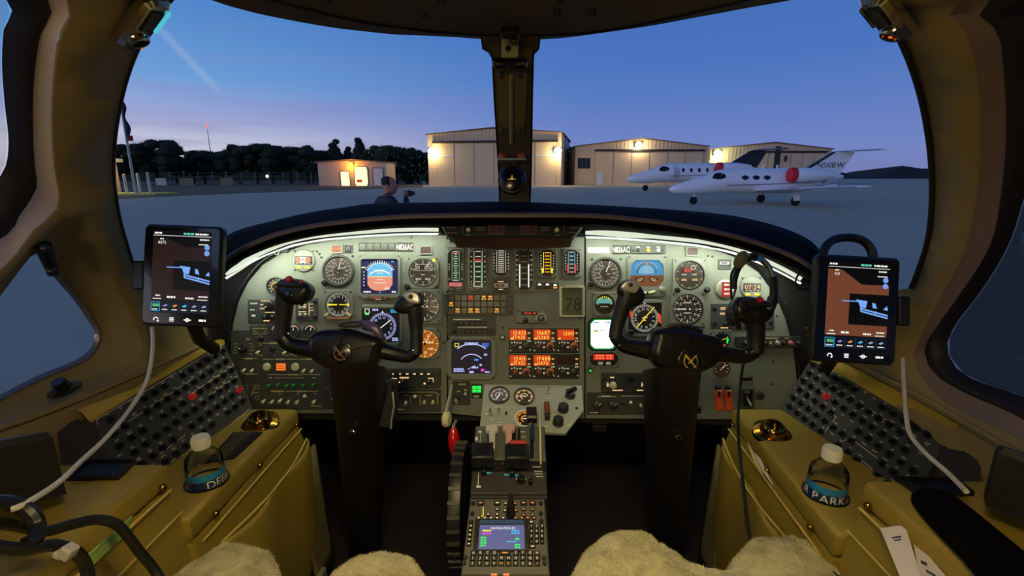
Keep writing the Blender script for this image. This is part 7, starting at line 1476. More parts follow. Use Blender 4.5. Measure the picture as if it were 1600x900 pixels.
# leather top rail between each breaker panel and the wall
def rail(label, top, low, mm):
    A = [Vector(HP(*hull(u, v, .99), .99)) for u, v in top]; B = [W(*p) for p in low]; n = len(A)
    m = MB(); th = Vector((0, 0, -.03))
    m.loops([[tuple(p) for p in A], [tuple(p.lerp(q_, .5) + Vector((0, 0, .006))) for p, q_ in zip(A, B)], [tuple(q_ + Vector((0, 0, .004))) for q_ in B], [tuple(q_ + th) for q_ in B]], False)
    o = m.obj('console_rail', mm); o['label'] = label; o['category'] = 'rail'
M_RAIL = mat('gold_leather', (198, 166, 64), .38, bump=.15, bscale=180, var=.08)
rail('mustard leather rail along the top of the pilot breaker panel', [(120, 640), (207, 608), (269, 570), (335, 531)], [(140, 662, .865), (205, 622, .95), (280, 578, 1.07), (351, 534, 1.20)], M_RAIL)
rail('mustard leather rail along the top of the copilot breaker panel', [(1278, 548), (1345, 580), (1410, 615), (1500, 665)], [(1266, 556, 1.20), (1335, 597, 1.075), (1405, 640, .965), (1480, 686, .868)], M_RAIL)

def console(label, x_in0, x_in1, y0, y1, zt, xo, s, parts, rear=False, group=None):
    """box of leather: inner edge x_in0 (front) to x_in1 (back), y0 back, y1 front, top height zt, outer edge xo"""
    t = thing('side_console', label, 'console', Matrix.Identity(4), group)
    def rb(pts, z0, z1, b): 
        m = MB(); m.prism(pts, z0, z1, b); return m
    top = [(x_in0*s, y1), (xo*s, y1), (xo*s, y0), (x_in1*s, y0)]
    m = MB(); pillow(m, top, zt-.05, zt, .014, 4); m.obj('top_pad', M_LEATH, t, sharp=60)
    flare = .035
    # side wall that swells out toward the aisle
    lp = []
    for f, ox in ((0, .0), (.12, -.012), (.4, -.028), (.8, -.02), (1, .0)):
        z = (zt-.05) + (.76-(zt-.05))*f
        lp.append([((x_in0+ox)*s, y1-(.004 if f < .1 else 0), z), (xo*s, y1, z), (xo*s, y0, z), ((x_in1+ox)*s, y0, z)])
    m = MB(); m.loops(lp, True, True, True); m.obj('body', M_LEATH, t)
    return t
cfl = console('mustard leather side console of the pilot, with cup ring and bottle', .525, .533, .685, 1.075, 1.25, .70, -1, None, group='front side consoles')
crl = console('tall leather armrest box beside the pilot seat', .560, .560, .10, .69, 1.352, .745, -1, None, True, 'leather armrest boxes')
cfr = console('mustard leather side console of the copilot, with cup ring and bottle', .540, .512, .650, 1.075, 1.25, .735, 1, None, group='front side consoles')
crr = console('tall leather armrest box beside the copilot seat', .540, .535, .10, .647, 1.352, .752, 1, None, True, 'leather armrest boxes')
def side_details(t, s, xi0, xi1, y0, y1, zt, rear):
    def X_(y): return xi1 + (xi0-xi1)*(y-y0)/(y1-y0)
    ys = [y0+.01 + (y1-y0-.02)*i/20 for i in range(21)]
    for dz, r, mm in ((-.052, .0022, M_PIPE),) if not rear else ((-.045, .0024, M_PIPE), (-.085, .0014, M_PIPE)):
        m = MB(); m.tube([((X_(y)-.002+(-.008 if dz < -.03 else 0) - (.012 if dz < -.08 else 0))*s, y, zt+dz) for y in ys], r, 6); m.obj('edge_piping' if mm is M_LEATH else 'hem', mm, t)
    for y in ([y1-.03, (y0+y1)/2, y0+.05] if not rear else [y1-.025]):
        m = MB(); m.sphere(((X_(y)-.010)*s, y, zt-.030), .0058, 10, 6); m.obj('stud', M_BRASS, t)
    if not rear:
        # map pocket: slack leather flap hanging inside the aisle face, with a stitched mouth
        m = MB(); lp = []
        for i in range(19):
            f = i/18; y = y0+.03 + (y1-y0-.05)*f; sag = .018*math.sin(math.pi*f) + .007*math.sin(9*f)
            lp.append([((X_(y)-.022-sag*k2)*s, y, zt-.075-h_) for h_, k2 in ((0, 1.3), (.01, 1.5), (.10, 1.5), (.20, 1.8), (.30, 1.0), (.36, .2))])
        m.loops(lp, False); o = m.obj('map_pocket', M_LEATH, t); solid(o, .005)
        m = MB(); m.tube([((X_(y0+.03+(y1-y0-.05)*i/18)-.025-.020*math.sin(math.pi*i/18))*s, y0+.03+(y1-y0-.05)*i/18, zt-.073) for i in range(19)], .0022, 6); m.obj('pocket_hem', M_PIPE, t)
        # scuffed kick plate low at the front
        m = MB(); lp = []
        for i in range(9):
            y = y1-.10+.10*i/8; lp.append([((X_(y)-.030-.02*k)*s, y, zt-.10-.34*k) for k in (0, .3, .6, .85, 1.0)])
        m.loops(lp, False); o = m.obj('kick_panel', mat('scuffed_leather', (130, 112, 58), .6, bump=.3, bscale=40, col2=(96, 92, 66), vscale=30), t); solid(o, .006)
        p = Vector(((X_(y1-.09)-.058)*s, y1-.10, zt-.42)); m = MB(); m.box(p.x, p.y, p.z, .014, .06, .05, .003); m.obj('latch_plate', M_SILVER, t)
        m = MB(); m.box(p.x-.004*s, p.y-.03, p.z-.01, .02, .02, .06, .003); m.obj('latch_foot', M_BLACK, t)
side_details(cfl, -1, .525, .533, .685, 1.075, 1.25, False); side_details(cfr, 1, .540, .512, .650, 1.075, 1.25, False)
side_details(crl, -1, .560, .560, .10, .69, 1.352, True); side_details(crr, 1, .540, .535, .10, .647, 1.352, True)
# cup rings
def cup_ring(label, u, v):
    p = Wz(u, v, 1.251); t = thing('reading_light', label, 'lamp', Matrix.Translation(p) @ Matrix.Rotation(R(16), 4, 'X'), 'brass swivel lights on the consoles')
    m = MB(); m.lathe([(.040, -.004), (.040, .003), (.034, .006), (.026, .007), (.024, .002)], 0, 0, 30); m.obj('flange', M_BRASS, t)
    m = MB(); m.lathe([(.024, .004), (.026, .014), (.024, .022), (.020, .026), (.0165, .026), (.0155, .018), (.015, .008)], 0, 0, 28, cap=False); m.obj('swivel_ring', M_BRASS, t)
    m = MB(); m.lathe([(.0155, .012), (.0001, .0122)], 0, 0, 20, cap=False); m.obj('dark_lens', M_GLOSS, t)
cup_ring('shiny brass swivel light on the front end of the pilot console', 407, 663); cup_ring('shiny brass swivel light on the front end of the copilot console', 1206, 678)
# checklist placard on the pilot console
pl = [Wz(u, v, 1.2512) for u, v in ((332, 676), (412, 676), (392, 703), (350, 722), (320, 722))]; pl = [Wz(u, v, 1.2512) for u, v in ((365, 676), (411, 676), (366, 717), (320, 724))]
m = MB(); m.loops([[tuple(p) for p in pl], [tuple(p + Vector((0, 0, .002))) for p in pl]], True, True, True); o = m.obj('checklist_placard', M_BLACK); o['label'] = 'black checklist placard on the pilot console between ring light and bottle'; o['category'] = 'placard'
m = MB(); q = random.Random(2)
for i in range(12):
    f = (i+.7)/12.5; a, b = pl[0].lerp(pl[3], f), pl[1].lerp(pl[2], f); g0 = .12; 
    while g0 < .66:
        e = g0 + q.uniform(.04, .12); A_, B_ = a.lerp(b, g0), a.lerp(b, min(e, .68)); w_ = (pl[3]-pl[0]).normalized()*.0018; z = Vector((0, 0, .0026)); m.add([tuple(A_+z), tuple(B_+z), tuple(B_+w_+z), tuple(A_+w_+z)], [(0, 1, 2, 3)]); g0 = e + .02
m.obj('print', mat('breaker_title', (150, 146, 96), .6), o, kind='stuff')

# ================================================================ WATER BOTTLES
M_PET = glass_mat('clear_bottle', (.93, .94, .90), .09)
M_LBL = mat('blue_label', (54, 160, 206), .35, var=.25, vscale=24, col2=(30, 96, 160)); M_LBL2 = mat('navy_label', (26, 44, 96), .35)
def bottle(label, u, v, words, start, rot):
    p = Vector((u, v, 1.160))                     # stands in a round well of the console
    t = thing('water_bottle', label, 'bottle', Matrix.Translation(p) @ Matrix.Rotation(R(rot), 4, 'Z'), 'bottles of water on the consoles')
    prof = [(.022, 0), (.029, .004), (.0305, .012), (.0305, .030), (.0296, .034), (.0305, .038), (.0305, .123), (.0312, .126), (.0300, .129), (.0308, .134), (.0280, .142), (.021, .150), (.016, .152), (.0125, .158), (.0125, .164)]
    m = MB(); m.lathe(prof, n=32); m.obj('bottle_body', M_PET, t)
    m = MB(); m.lathe([(.0148, .160), (.0152, .163), (.0150, .178), (.0138, .181), (.001, .1812)], n=24)
    for i in range(24): a = 2*math.pi*i/24; m.box(.0151*math.cos(a), .0151*math.sin(a), .170, .0010, .0010, .012)
    m.obj('cap', M_WHITE, t)
    def wrap(r, z0, z1, a0, a1, n=30):
        mb = MB(); A = [a0 + (a1-a0)*i/n for i in range(n+1)]
        mb.loops([[(r*math.cos(a), r*math.sin(a), z) for a in A] for z in (z0, z1)], False); return mb
    fa = math.atan2(-v, -u)                # the label's printed face
    lb = wrap(.0313, .066, .119, fa-1.9, fa+1.75).obj('paper_label', M_LBL, t)
    wrap(.0315, .066, .106, fa-1.9, fa+1.75).obj('label_band', M_LBL2, lb)
    wrap(.0317, .070, .104, fa-1.75, fa-1.0, 10).obj('barcode_patch', mat('barcode_patch', (150, 144, 124), .5), lb)
    bm = MB()
    for i in range(9): w0 = fa-1.7+i*.075; mb2 = wrap(.0318, .073, .101, w0, w0+.03, 1); bm.add(mb2.v, mb2.f)
    bm.obj('barcode_lines', M_BLACK, lb, kind='stuff')
    m = MB(); a = start
    for ch in words:                     # lettering wrapped round the label
        if ch in GLYPH:
            vs, fs, gw = GLYPH[ch]; h = .0155; r = .0320; da = (a - fa + math.pi) % (2*math.pi) - math.pi
            if -1.75 < da < 1.35: m.add([(r*math.cos(a + x*h/r), r*math.sin(a + x*h/r), .090 + (y-.0)*h) for x, y in vs], fs)
            a += (gw+.13)*h/r
        else: a += .4*.0155/.0320
    m.obj('lettering', M_WHITE, lb)
    return t
M_WELL = M_BLACK
tb1 = bottle('clear water bottle with a white cap and blue label in the pilot console', -.565, .785, 'DEER PARK', R(-56), 0)
tb2 = bottle('clear water bottle with a white cap and blue label in the copilot console', .557, .748, 'DEER PARK', R(-262), 0)
for tb, lab in ((tb1, 'dark round cup holder around the pilot water bottle'), (tb2, 'dark round cup holder around the copilot water bottle')):
    t = thing('cup_holder', lab, 'cup holder', Matrix.Translation((tb.location.x, tb.location.y, 1.25)), 'cup holders in the consoles')
    m = MB(); m.lathe([(.037, .0), (.037, .002), (.0345, .003), (.0340, .0005)], n=32, cap=False); m.obj('ring', M_BLACK, t)
# ================================================================ PEDESTAL
M_PED = mat('pedestal_black', (24, 20, 21), .6, bump=.1)
M_QUAD = mat('quadrant_grey', (92, 92, 84), .5, bump=.08, bscale=300)
def quadframe(tl, tr, bl):               # plane frame from three pixel corners with depths; local metres from the top-left corner
    a, b, c = W(*tl), W(*tr), W(*bl); M = frame(a, b-a, a-c); return M, (b-a).length, (c-a).length
# grey angled sub-panel under the main panel
AP = Plane(W(832, 640, 1.135), RT, (W(832, 602, 1.19) - W(832, 677, 1.08)))
def ap(u, v): return AP.px(u, v)
g = U('pressurization_panel', 'pale grey angled panel with three dials and ribbed knobs above the throttles', 'control panel', 0, 0, M=AP.M, k=1.0)
poly = [ap(*p) for p in ((757, 600), (909, 602), (912, 641), (884, 677), (749, 672))]
g.part('plate', mat('angled_panel_grey', (158, 160, 150), .5, bump=.08, bscale=400), lambda m: m.prism(poly, -.008, 0, .001))
kk = 1.135/FPX
def dial(u, v, r, face, ink, ang, ringm, label=None):
    x, y = ap(u, v); r *= kk
    b = g.part('dial', face, lambda m: m.lathe([(r, .0015), (.0001, .0016)], x, y, 32, cap=False))
    g.part('bezel_ring', ringm, lambda m: m.lathe([(r*1.14, 0), (r*1.12, .005), (r*1.0, .0055), (r*.98, .001)], x, y, 36, cap=False), b)
    g.part('dial_marks', ink, lambda m: (m.ticks(x, y, r*.74, r*.93, 24, r*.05, .0019, -140, 140), m.ticks(x, y, r*.66, r*.93, 6, r*.10, .0019, -140, 140), m.ring(x, y, r*.34, r*.42, .0019, 20, 0, 250)), b, kind='stuff')
    g.part('needle', E_WHITE, lambda m: m.needle(x, y, ang, -r*.2, r*.75, r*.12, .0024), b)
dial(780, 618, 15, emis('dial_pinkish', (110, 84, 78), .45), E_DIALW, 205, M_BEZD); dial(819, 620, 15, emis('dial_sepia', (70, 50, 30), .45), E_WARM, -85, M_BEZD); dial(820, 655, 14, M_FACE, E_AMBER, 90, M_WHITE)
def rknob(u, v, r, mm=M_BLACK, ribs=10, h=.018):
    x, y = ap(u, v); r *= kk
    def f(m):
        m.lathe([(r*1.15, 0), (r*1.1, .003), (r*.95, .004), (r*.88, h*.9), (r*.7, h)], x, y, 18)
        for i in range(ribs): a = 2*math.pi*i/ribs; m.box(x+r*.94*math.cos(a), y+r*.94*math.sin(a), h*.55, r*.2, r*.2, h*.7)
    return g.part('knob', mm, f)
rknob(880, 640, 7.5); rknob(872, 661, 7.5); rknob(891, 618, 7.5, M_BLACK, 0, .012)
x, y = ap(891, 616); g.part('pointer_bar', M_BLACK, lambda m: (setattr(m, 'T', Matrix.Translation((x, y, .014)) @ Matrix.Rotation(R(25), 4, 'Z')), m.box(.003, .001, 0, .026, .008, .012, .002)))
for u, v in ((766, 647), (779, 646), (857, 613)):
    x, y = ap(u, v); g.part('toggle_switch', M_SILVER, lambda m: (m.lathe([(.006, 0), (.0055, .003), (.003, .004)], x, y, 12), m.tube([(x, y, .003), (x, y+.003, .012), (x, y+.005, .017)], [.002, .003, .0015], 8)))
x, y = ap(791, 647); g.part('pin', M_BLACK, lambda m: m.lathe([(.003, 0), (.002, .008)], x, y, 8))
x, y = ap(901, 638); g.part('hole_plug', M_BLACK, lambda m: m.lathe([(.004, .0005), (.0001, .001)], x, y, 10, cap=False))
x, y = ap(854, 643); g.part('brown_lever', M_BROWNP, lambda m: m.prism([(x-.006, y+.016), (x+.006, y+.018), (x+.007, y-.014), (x-.006, y-.016)], .002, .020, .004)); g.part('lever_foot', M_BLACK, lambda m: m.box(x, y-.021, .01, .012, .010, .018, .002))
g.part('legend', mat('ap_print', (214, 212, 186), .6), lambda m: [m.print_(*ap(u, v), w*kk, h*kk, .0006) for u, v, w, h in ((779, 636, 14, 1.6), (760, 640, 6, 1.4), (760, 647, 3, 3), (768, 655, 6, 1.6), (781, 655, 4, 1.6), (783, 660, 8, 1.6), (777, 664, 18, 1.6), (856, 604, 6, 1.4), (887, 606, 9, 1.4), (859, 622, 6, 1.4), (880, 628, 9, 1.4), (866, 648, 6, 1.6), (853, 666, 9, 1.6), (890, 664, 8, 1.4), (800, 655, 4, 2))], kind='stuff')
# throttle quadrant
QP = Plane(W(796, 700, 1.01), RT, (W(796, 664, 1.075) - W(796, 775, .90)))
def qp(u, v): return QP.px(u, v)
qk = 1.0/FPX
g = U('throttle_quadrant', 'dark throttle quadrant with two silver T-shaped levers and a flap handle', 'throttle', 0, 0, M=QP.M, k=1.0)
body = [qp(*p) for p in ((742, 664), (851, 665), (854, 722), (856, 776), (734, 776), (738, 715))]
g.part('body', M_PED, lambda m: m.prism(body, -.16, -.002, .003))
topp = [qp(*p) for p in ((744, 666), (850, 667), (853, 720), (740, 717))]
g.part('top_plate', M_QUAD, lambda m: m.prism(topp, -.003, .001, .001))
lowp = [qp(*p) for p in ((738, 738), (853, 738), (855, 772), (735, 772))]
g.part('lower_plate', mat('lower_plate', (58, 54, 50), .55, bump=.1), lambda m: m.prism(lowp, -.003, .002, .001))
for u, v, w, h in ((764, 690, 5, 34), (803, 690, 6, 36), (831, 692, 6, 50), (811, 690, 4, 40)): g.part('slot', M_BLACK, lambda m: m.flat([qp(u-w/2, v-h/2), qp(u+w/2, v-h/2), qp(u+w/2, v+h/2), qp(u-w/2, v+h/2)], .0014))
def tlever(u, vt, vb, head, pink):
    n0 = qp(u, vb); 
    def f(m):
        pts = [(u-10, vt), (u+10, vt), (u+9.5, vt+7), (u+5, vt+9), (u+4.6, vb), (u-4.6, vb), (u-5, vt+9), (u-9.5, vt+7)]
        m.prism([qp(*p) for p in pts], .012, .024, .003)
    o = g.part('throttle_lever', mat('lever_alloy_pink', (214, 166, 146), .4, .1) if pink else mat('lever_alloy', (204, 198, 180), .4, .1), f)
    g.part('handle', M_BLACK, lambda m: pillow(m, [qp(*p) for p in head], .006, .040, .008, 3), o)
    g.part('pin', M_BLACK, lambda m: m.lathe([(.0030, .023), (.002, .026)], *qp(u, vb-6), 8), o)
tlever(769, 676, 712, [(736, 712), (771, 712), (772, 738), (737, 738)], False); tlever(795, 675, 713, [(789, 714), (826, 714), (827, 739), (790, 739)], True)
g.part('red_band', emis('band_red', (200, 60, 30), .35), lambda m: m.prism([qp(*p) for p in ((797, 712), (822, 712), (822, 716), (797, 716))], .038, .043, .001))
# flap lever: black paddle high on a stem, silver rod beside it
a0 = qp(831, 676)
g.part('flap_handle', M_BLACK, lambda m: m.prism([qp(u, v) for u, v in ((822, 650), (838, 650), (839, 668), (823, 668))], .012, .030, .004)); g.part('flap_stem', M_BLACK, lambda m: m.tube([(*qp(831, 668), .018), (*qp(832, 690), .004)], .004, 8))
g.part('flap_rod', mat('rod_pale', (206, 196, 140), .3, .5), lambda m: m.tube([(*qp(842, 655), .020), (*qp(844, 690), .012), (*qp(845, 728), .004)], .0022, 8))
g.part('print', M_WHITE, lambda m: ([m.print_(*qp(u, v), w*qk, h*qk, .0026) for u, v, w, h in ((750, 676, 5, 5), (745, 687, 5, 8), (840, 731, 14, 1.6), (842, 738, 13, 1.6), (843, 742, 13, 1.4), (844, 746, 12, 1.4), (818, 676, 10, 2), (757, 703, 6, 2))], m.text('W', *qp(818, 684), .007, .0026), m.bar(*qp(752, 676), *qp(749, 702), .0010, .0026), m.bar(*qp(748, 740), *qp(747, 762), .0012, .0036), m.flat([qp(744, 761), qp(752, 761), qp(751, 764), qp(745, 764)], .0036)), kind='stuff')
g.part('cyan_print', emis('cyan_print', (70, 190, 190), .55, False), lambda m: [m.print_(*qp(u, v), w*qk, 2.6*qk, .0036) for u, v, w in ((765, 741, 8), (793, 744, 10), (811, 745, 11))], kind='stuff')
for u, v, r in ((814, 753, 6), (829, 757, 3.4), (756, 742, 4), (800, 744, 4)): x, y = qp(u, v); g.part('knob', M_BLACK, lambda m: m.lathe([(r*qk*1.1, .002), (r*qk, .004), (r*qk*.85, .013), (r*qk*.6, .014)], x, y, 14))
x, y = qp(814, 753); g.part('knob_marks', M_WHITE, lambda m: m.ticks(x, y, .0085, .0105, 8, .0014, .0032, -70, 70), kind='stuff')
for u, v in ((774, 728), (786, 728), (779, 736)): x, y = qp(u, v-2); g.part('screw', M_SCREW, lambda m: m.lathe([(.003, 0), (.0026, .003), (.001, .004)], x, y, 8))
# trim wheel
c = W(719, 784, .995); t = thing('trim_wheel', 'ribbed black elevator trim wheel on the side of the pedestal', 'wheel', frame(c, (0, 1, 0), (0, 0, 1)))
m = MB(); m.lathe([(.108, -.013), (.116, -.011), (.118, 0), (.116, .011), (.108, .013), (.06, .010), (.06, -.010), (.108, -.013)], n=48, cap=False); m.obj('rim', M_BLACK, t)
for i in range(30):
    a = 2*math.pi*i/30; m = MB(); m.T = Matrix.Rotation(a, 4, 'Z'); m.box(.1175, 0, 0, .006, .006, .024, .001); m.obj('grip_rib', mat('rib_grey', (58, 55, 46), .5), t)
m = MB(); m.lathe([(.06, -.009), (.06, .009), (.02, .014), (.001, .014)], n=24); m.obj('hub', M_PED, t)
# gear handle and red emergency handle
t = thing("gear_lever", 'landing gear lever with a cream wheel-shaped knob beside the pedestal', 'lever', frame(W(698, 655, 1.14), RT, UP))
m = MB(); m.tube([(.006, .07, -.05), (.004, .045, -.02), (.0, .018, 0)], [.004, .004, .005], 8); m.obj('stem', M_SILVER, t)
m = MB(); m.T = Matrix.Rotation(R(80), 4, 'Y'); m.lathe([(.006, -.008), (.015, -.008), (.019, -.004), (.019, .004), (.015, .008), (.006, .008)], n=24); m.obj('wheel_knob', M_CREAM, t)
t = thing('emergency_handle', 'glossy red pull handle below the cream gear lever', 'handle', frame(W(708, 688, 1.10), RT, UP))
m = MB(); m.tube([(0, .028, 0), (.002, .01, .004), (.002, -.012, .004), (0, -.030, -.004)], [.008, .0135, .0125, .006], 12); m.obj('grip', mat('gloss_red', (190, 16, 20), .2, coat=.5), t); m = MB(); m.tube([(0, .03, -.002), (0, .03, -.05)], .004, 8); m.obj('rod', M_SILVER, t)
# pedestal body under it all, and dark kick boxes
ped = thing('pedestal', 'dark centre pedestal under the throttles and keypad', 'pedestal', Matrix.Identity(4))
lp = []
Q0, Q1 = W(734, 782, .895), W(854, 782, .895); K0, K1 = W(722, 895, .79), W(860, 895, .79)
m = MB(); dn = .012
sec = [(W(745, 676, 1.085), W(852, 676, 1.085)), (W(735, 778, .91), W(856, 778, .91)), (Q0, Q1), (K0, K1), (W(716, 935, .76), W(866, 935, .76))]
m.loops([[tuple(a - Vector((0, 0, dn))), tuple(b - Vector((0, 0, dn))), (b.x, b.y, .76), (a.x, a.y, .76)] for a, b in sec], True, True, True); m.obj('body', M_PED, ped)
# keypad unit
CP_ = Plane(W(792, 838, .835), RT, (W(792, 780, .885) - W(792, 896, .79)))
def cp(u, v): return CP_.px(u, v)
ck = .83/FPX
g = U('flight_management_keypad', 'keypad unit with a small glowing navigation screen and lit letter keys at the pedestal end', 'keypad', 0, 0, M=CP_.M, k=1.0)
case = [cp(*p) for p in ((735, 779), (851, 779), (859, 899), (720, 899))]
g.part('case', mat('keypad_grey', (84, 82, 76), .5, bump=.1, bscale=300), lambda m: m.prism(case, -.03, 0, .002))
sc = [cp(*p) for p in ((750, 822), (819, 822), (820, 860), (747, 860))]
g.part('screen_bezel', M_BLACK, lambda m: m.prism([cp(*p) for p in ((743, 812), (825, 812), (827, 863), (739, 863))], -.001, .004, .001))
g.part('screen', emis('fms_screen', (96, 100, 156), .8), lambda m: m.flat(sc, .0045)); g.part('screen_hood', emis('hood_blue', (38, 84, 116), .4), lambda m: m.flat([cp(*p) for p in ((751, 814), (818, 814), (818, 820), (750, 820))], .0046))
def pr(mm, L, nm): g.part(nm, mm, lambda m: [m.print_(*cp(u, v), w*ck, h*ck, .005, rw) for u, v, w, h, rw in L], kind='stuff')
x, y = cp(786, 827); g.part('screen_title', E_WHITE, lambda m: m.text('NAVIGATION 1/5', x, y, .0042, .005, sp=.1), kind='stuff')
pr(E_YEL, [(762, 831, 16, 2.4, 1)], 'yellow_text'); pr(E_MAG, [(762, 835.5, 17, 2.6, 1)], 'magenta_text'); pr(E_CYAN, [(806, 833, 14, 6, 2), (800, 848, 18, 1.8, 1)], 'cyan_text'); pr(E_GREEN, [(756, 848, 10, 14, 4), (809, 844, 8, 3, 1), (809, 855, 9, 6, 2)], 'green_text')
def key(u, v, w, h, txt=None, ink=None, th=3.2):
    x, y = cp(u, v); o = g.part('key', M_BLACK, lambda m: m.prism(rect(x, y, w*ck, h*ck), -.001, .004, .0008))
    if txt: g.part('key_letter', ink or E_KEY, lambda m: m.text(txt, x, y, th*ck*1.25, .0043, sp=.1), o)
    elif txt == '': g.part('key_mark', ink or E_KEY, lambda m: m.flat(rect(x, y, w*ck*.5, 1.8*ck), .0043), o)
E_KEY = emis('key_amber', (255, 222, 176), .8, False); E_KEYO = emis('key_orange', (255, 150, 80), .8, False)
for r_, (v, L) in enumerate(((865, 'ABCD_EFGH'), (873, 'IJKLMNOPQR'), (881.5, 'STUVWXYZ&+'))):
    if r_ == 0: us = [740, 751, 762, 773, None, 806, 817, 828, 839]
    else: us = [739 + i*11.2 - r_*.3 for i in range(10)]
    for ch, u in zip(L, us):
        if u: key(u, v, 9, 7, ch, E_KEY if ch not in 'WX+' else E_KEYO)
key(789, 865, 17, 6, '', E_KEYO)
for r_, v in enumerate((823, 831, 839, 847)):
    for c_ in range(3): key(830 + c_*8.4, v, 6.5, 7, '123456789.0-'[r_*3+c_])
key(830, 817, 9, 4, ''); key(832, 855, 10, 5, '')
for i in range(5):
    key(746.5-i*.6, 823+i*8, 6, 5); key(822+i*.6, 823+i*8, 5, 5); key(736-i*.8, 823+i*7, 6, 5.5, '')
for u, v in ((751, 787), (777, 787), (818, 787), (832, 787)): key(u, v, 11, 8, '', E_KEYO if u != 777 else E_KEY)
for u, v in ((777, 797), (777, 805), (763, 805), (818, 797), (832, 797), (818, 806), (832, 806), (789, 799), (806, 799), (790, 788), (805, 788)): key(u, v, 6, 4.5, '', E_KEYO if u > 800 else E_KEY)
for i in range(10): key(748 + i*9.6, 810.5, 7, 3.4, '', E_KEYO if i > 5 else E_KEY)
g.part('joystick', M_BLACK, lambda m: m.tube([(*cp(798, 806), .0), (*cp(798, 798), .014), (*cp(798, 790), .026), (*cp(798, 783), .032)], [.009, .0075, .004, .0025], 10))
g.part('yellow_bracket', E_YEL, lambda m: (m.bar(*cp(755, 793), *cp(755, 807), .0014, .003), m.bar(*cp(752, 808), *cp(755, 807), .0014, .003)), kind='stuff')
for u, v in ((739, 787), (738, 803), (736, 816), (845, 787), (845, 803), (846, 815), (725, 880), (851, 880), (727, 871), (850, 872)): x, y = cp(u, v); g.part('fastener', M_BLACK, lambda m: m.lathe([(.0042, -.001), (.004, .002), (.003, .003)], x, y, 10))
for u in (772, 791): x, y = cp(u, 898); g.part('orange_mark', E_KEYO, lambda m: m.flat(rect(x, y, 9*ck, 3*ck), .001))

# ================================================================ SEATS WITH SHEEPSKIN
def fleece_mat():
    m = bpy.data.materials.new('sheepskin'); m.use_nodes = True; nt = m.node_tree; N_ = nt.nodes.new; L = nt.links.new; b = nt.nodes['Principled BSDF']
    b.inputs['Roughness'].default_value = .95; b.inputs['Sheen Weight'].default_value = .5; b.inputs['Specular IOR Level'].default_value = .15
    tc = N_('ShaderNodeTexCoord'); n1 = N_('ShaderNodeTexNoise'); n1.inputs['Scale'].default_value = 26; n1.inputs['Detail'].default_value = 6; n1.inputs['Distortion'].default_value = .6; L(tc.outputs['Object'], n1.inputs[0])
    r = N_('ShaderNodeValToRGB'); r.color_ramp.elements[0].position = .3; r.color_ramp.elements[0].color = lin4((150, 138, 92)); r.color_ramp.elements[1].position = .62; r.color_ramp.elements[1].color = lin4((208, 198, 150)); L(n1.outputs[0], r.inputs[0]); L(r.outputs[0], b.inputs['Base Color'])
    n2 = N_('ShaderNodeTexNoise'); n2.inputs['Scale'].default_value = 240; n2.inputs['Detail'].default_value = 4; L(tc.outputs['Object'], n2.inputs[0]); bp = N_('ShaderNodeBump'); bp.inputs['Strength'].default_value = .9; bp.inputs['Distance'].default_value = .006; L(n2.outputs[0], bp.inputs['Height']); L(bp.outputs[0], b.inputs['Normal']); return m
M_FLEECE = fleece_mat()
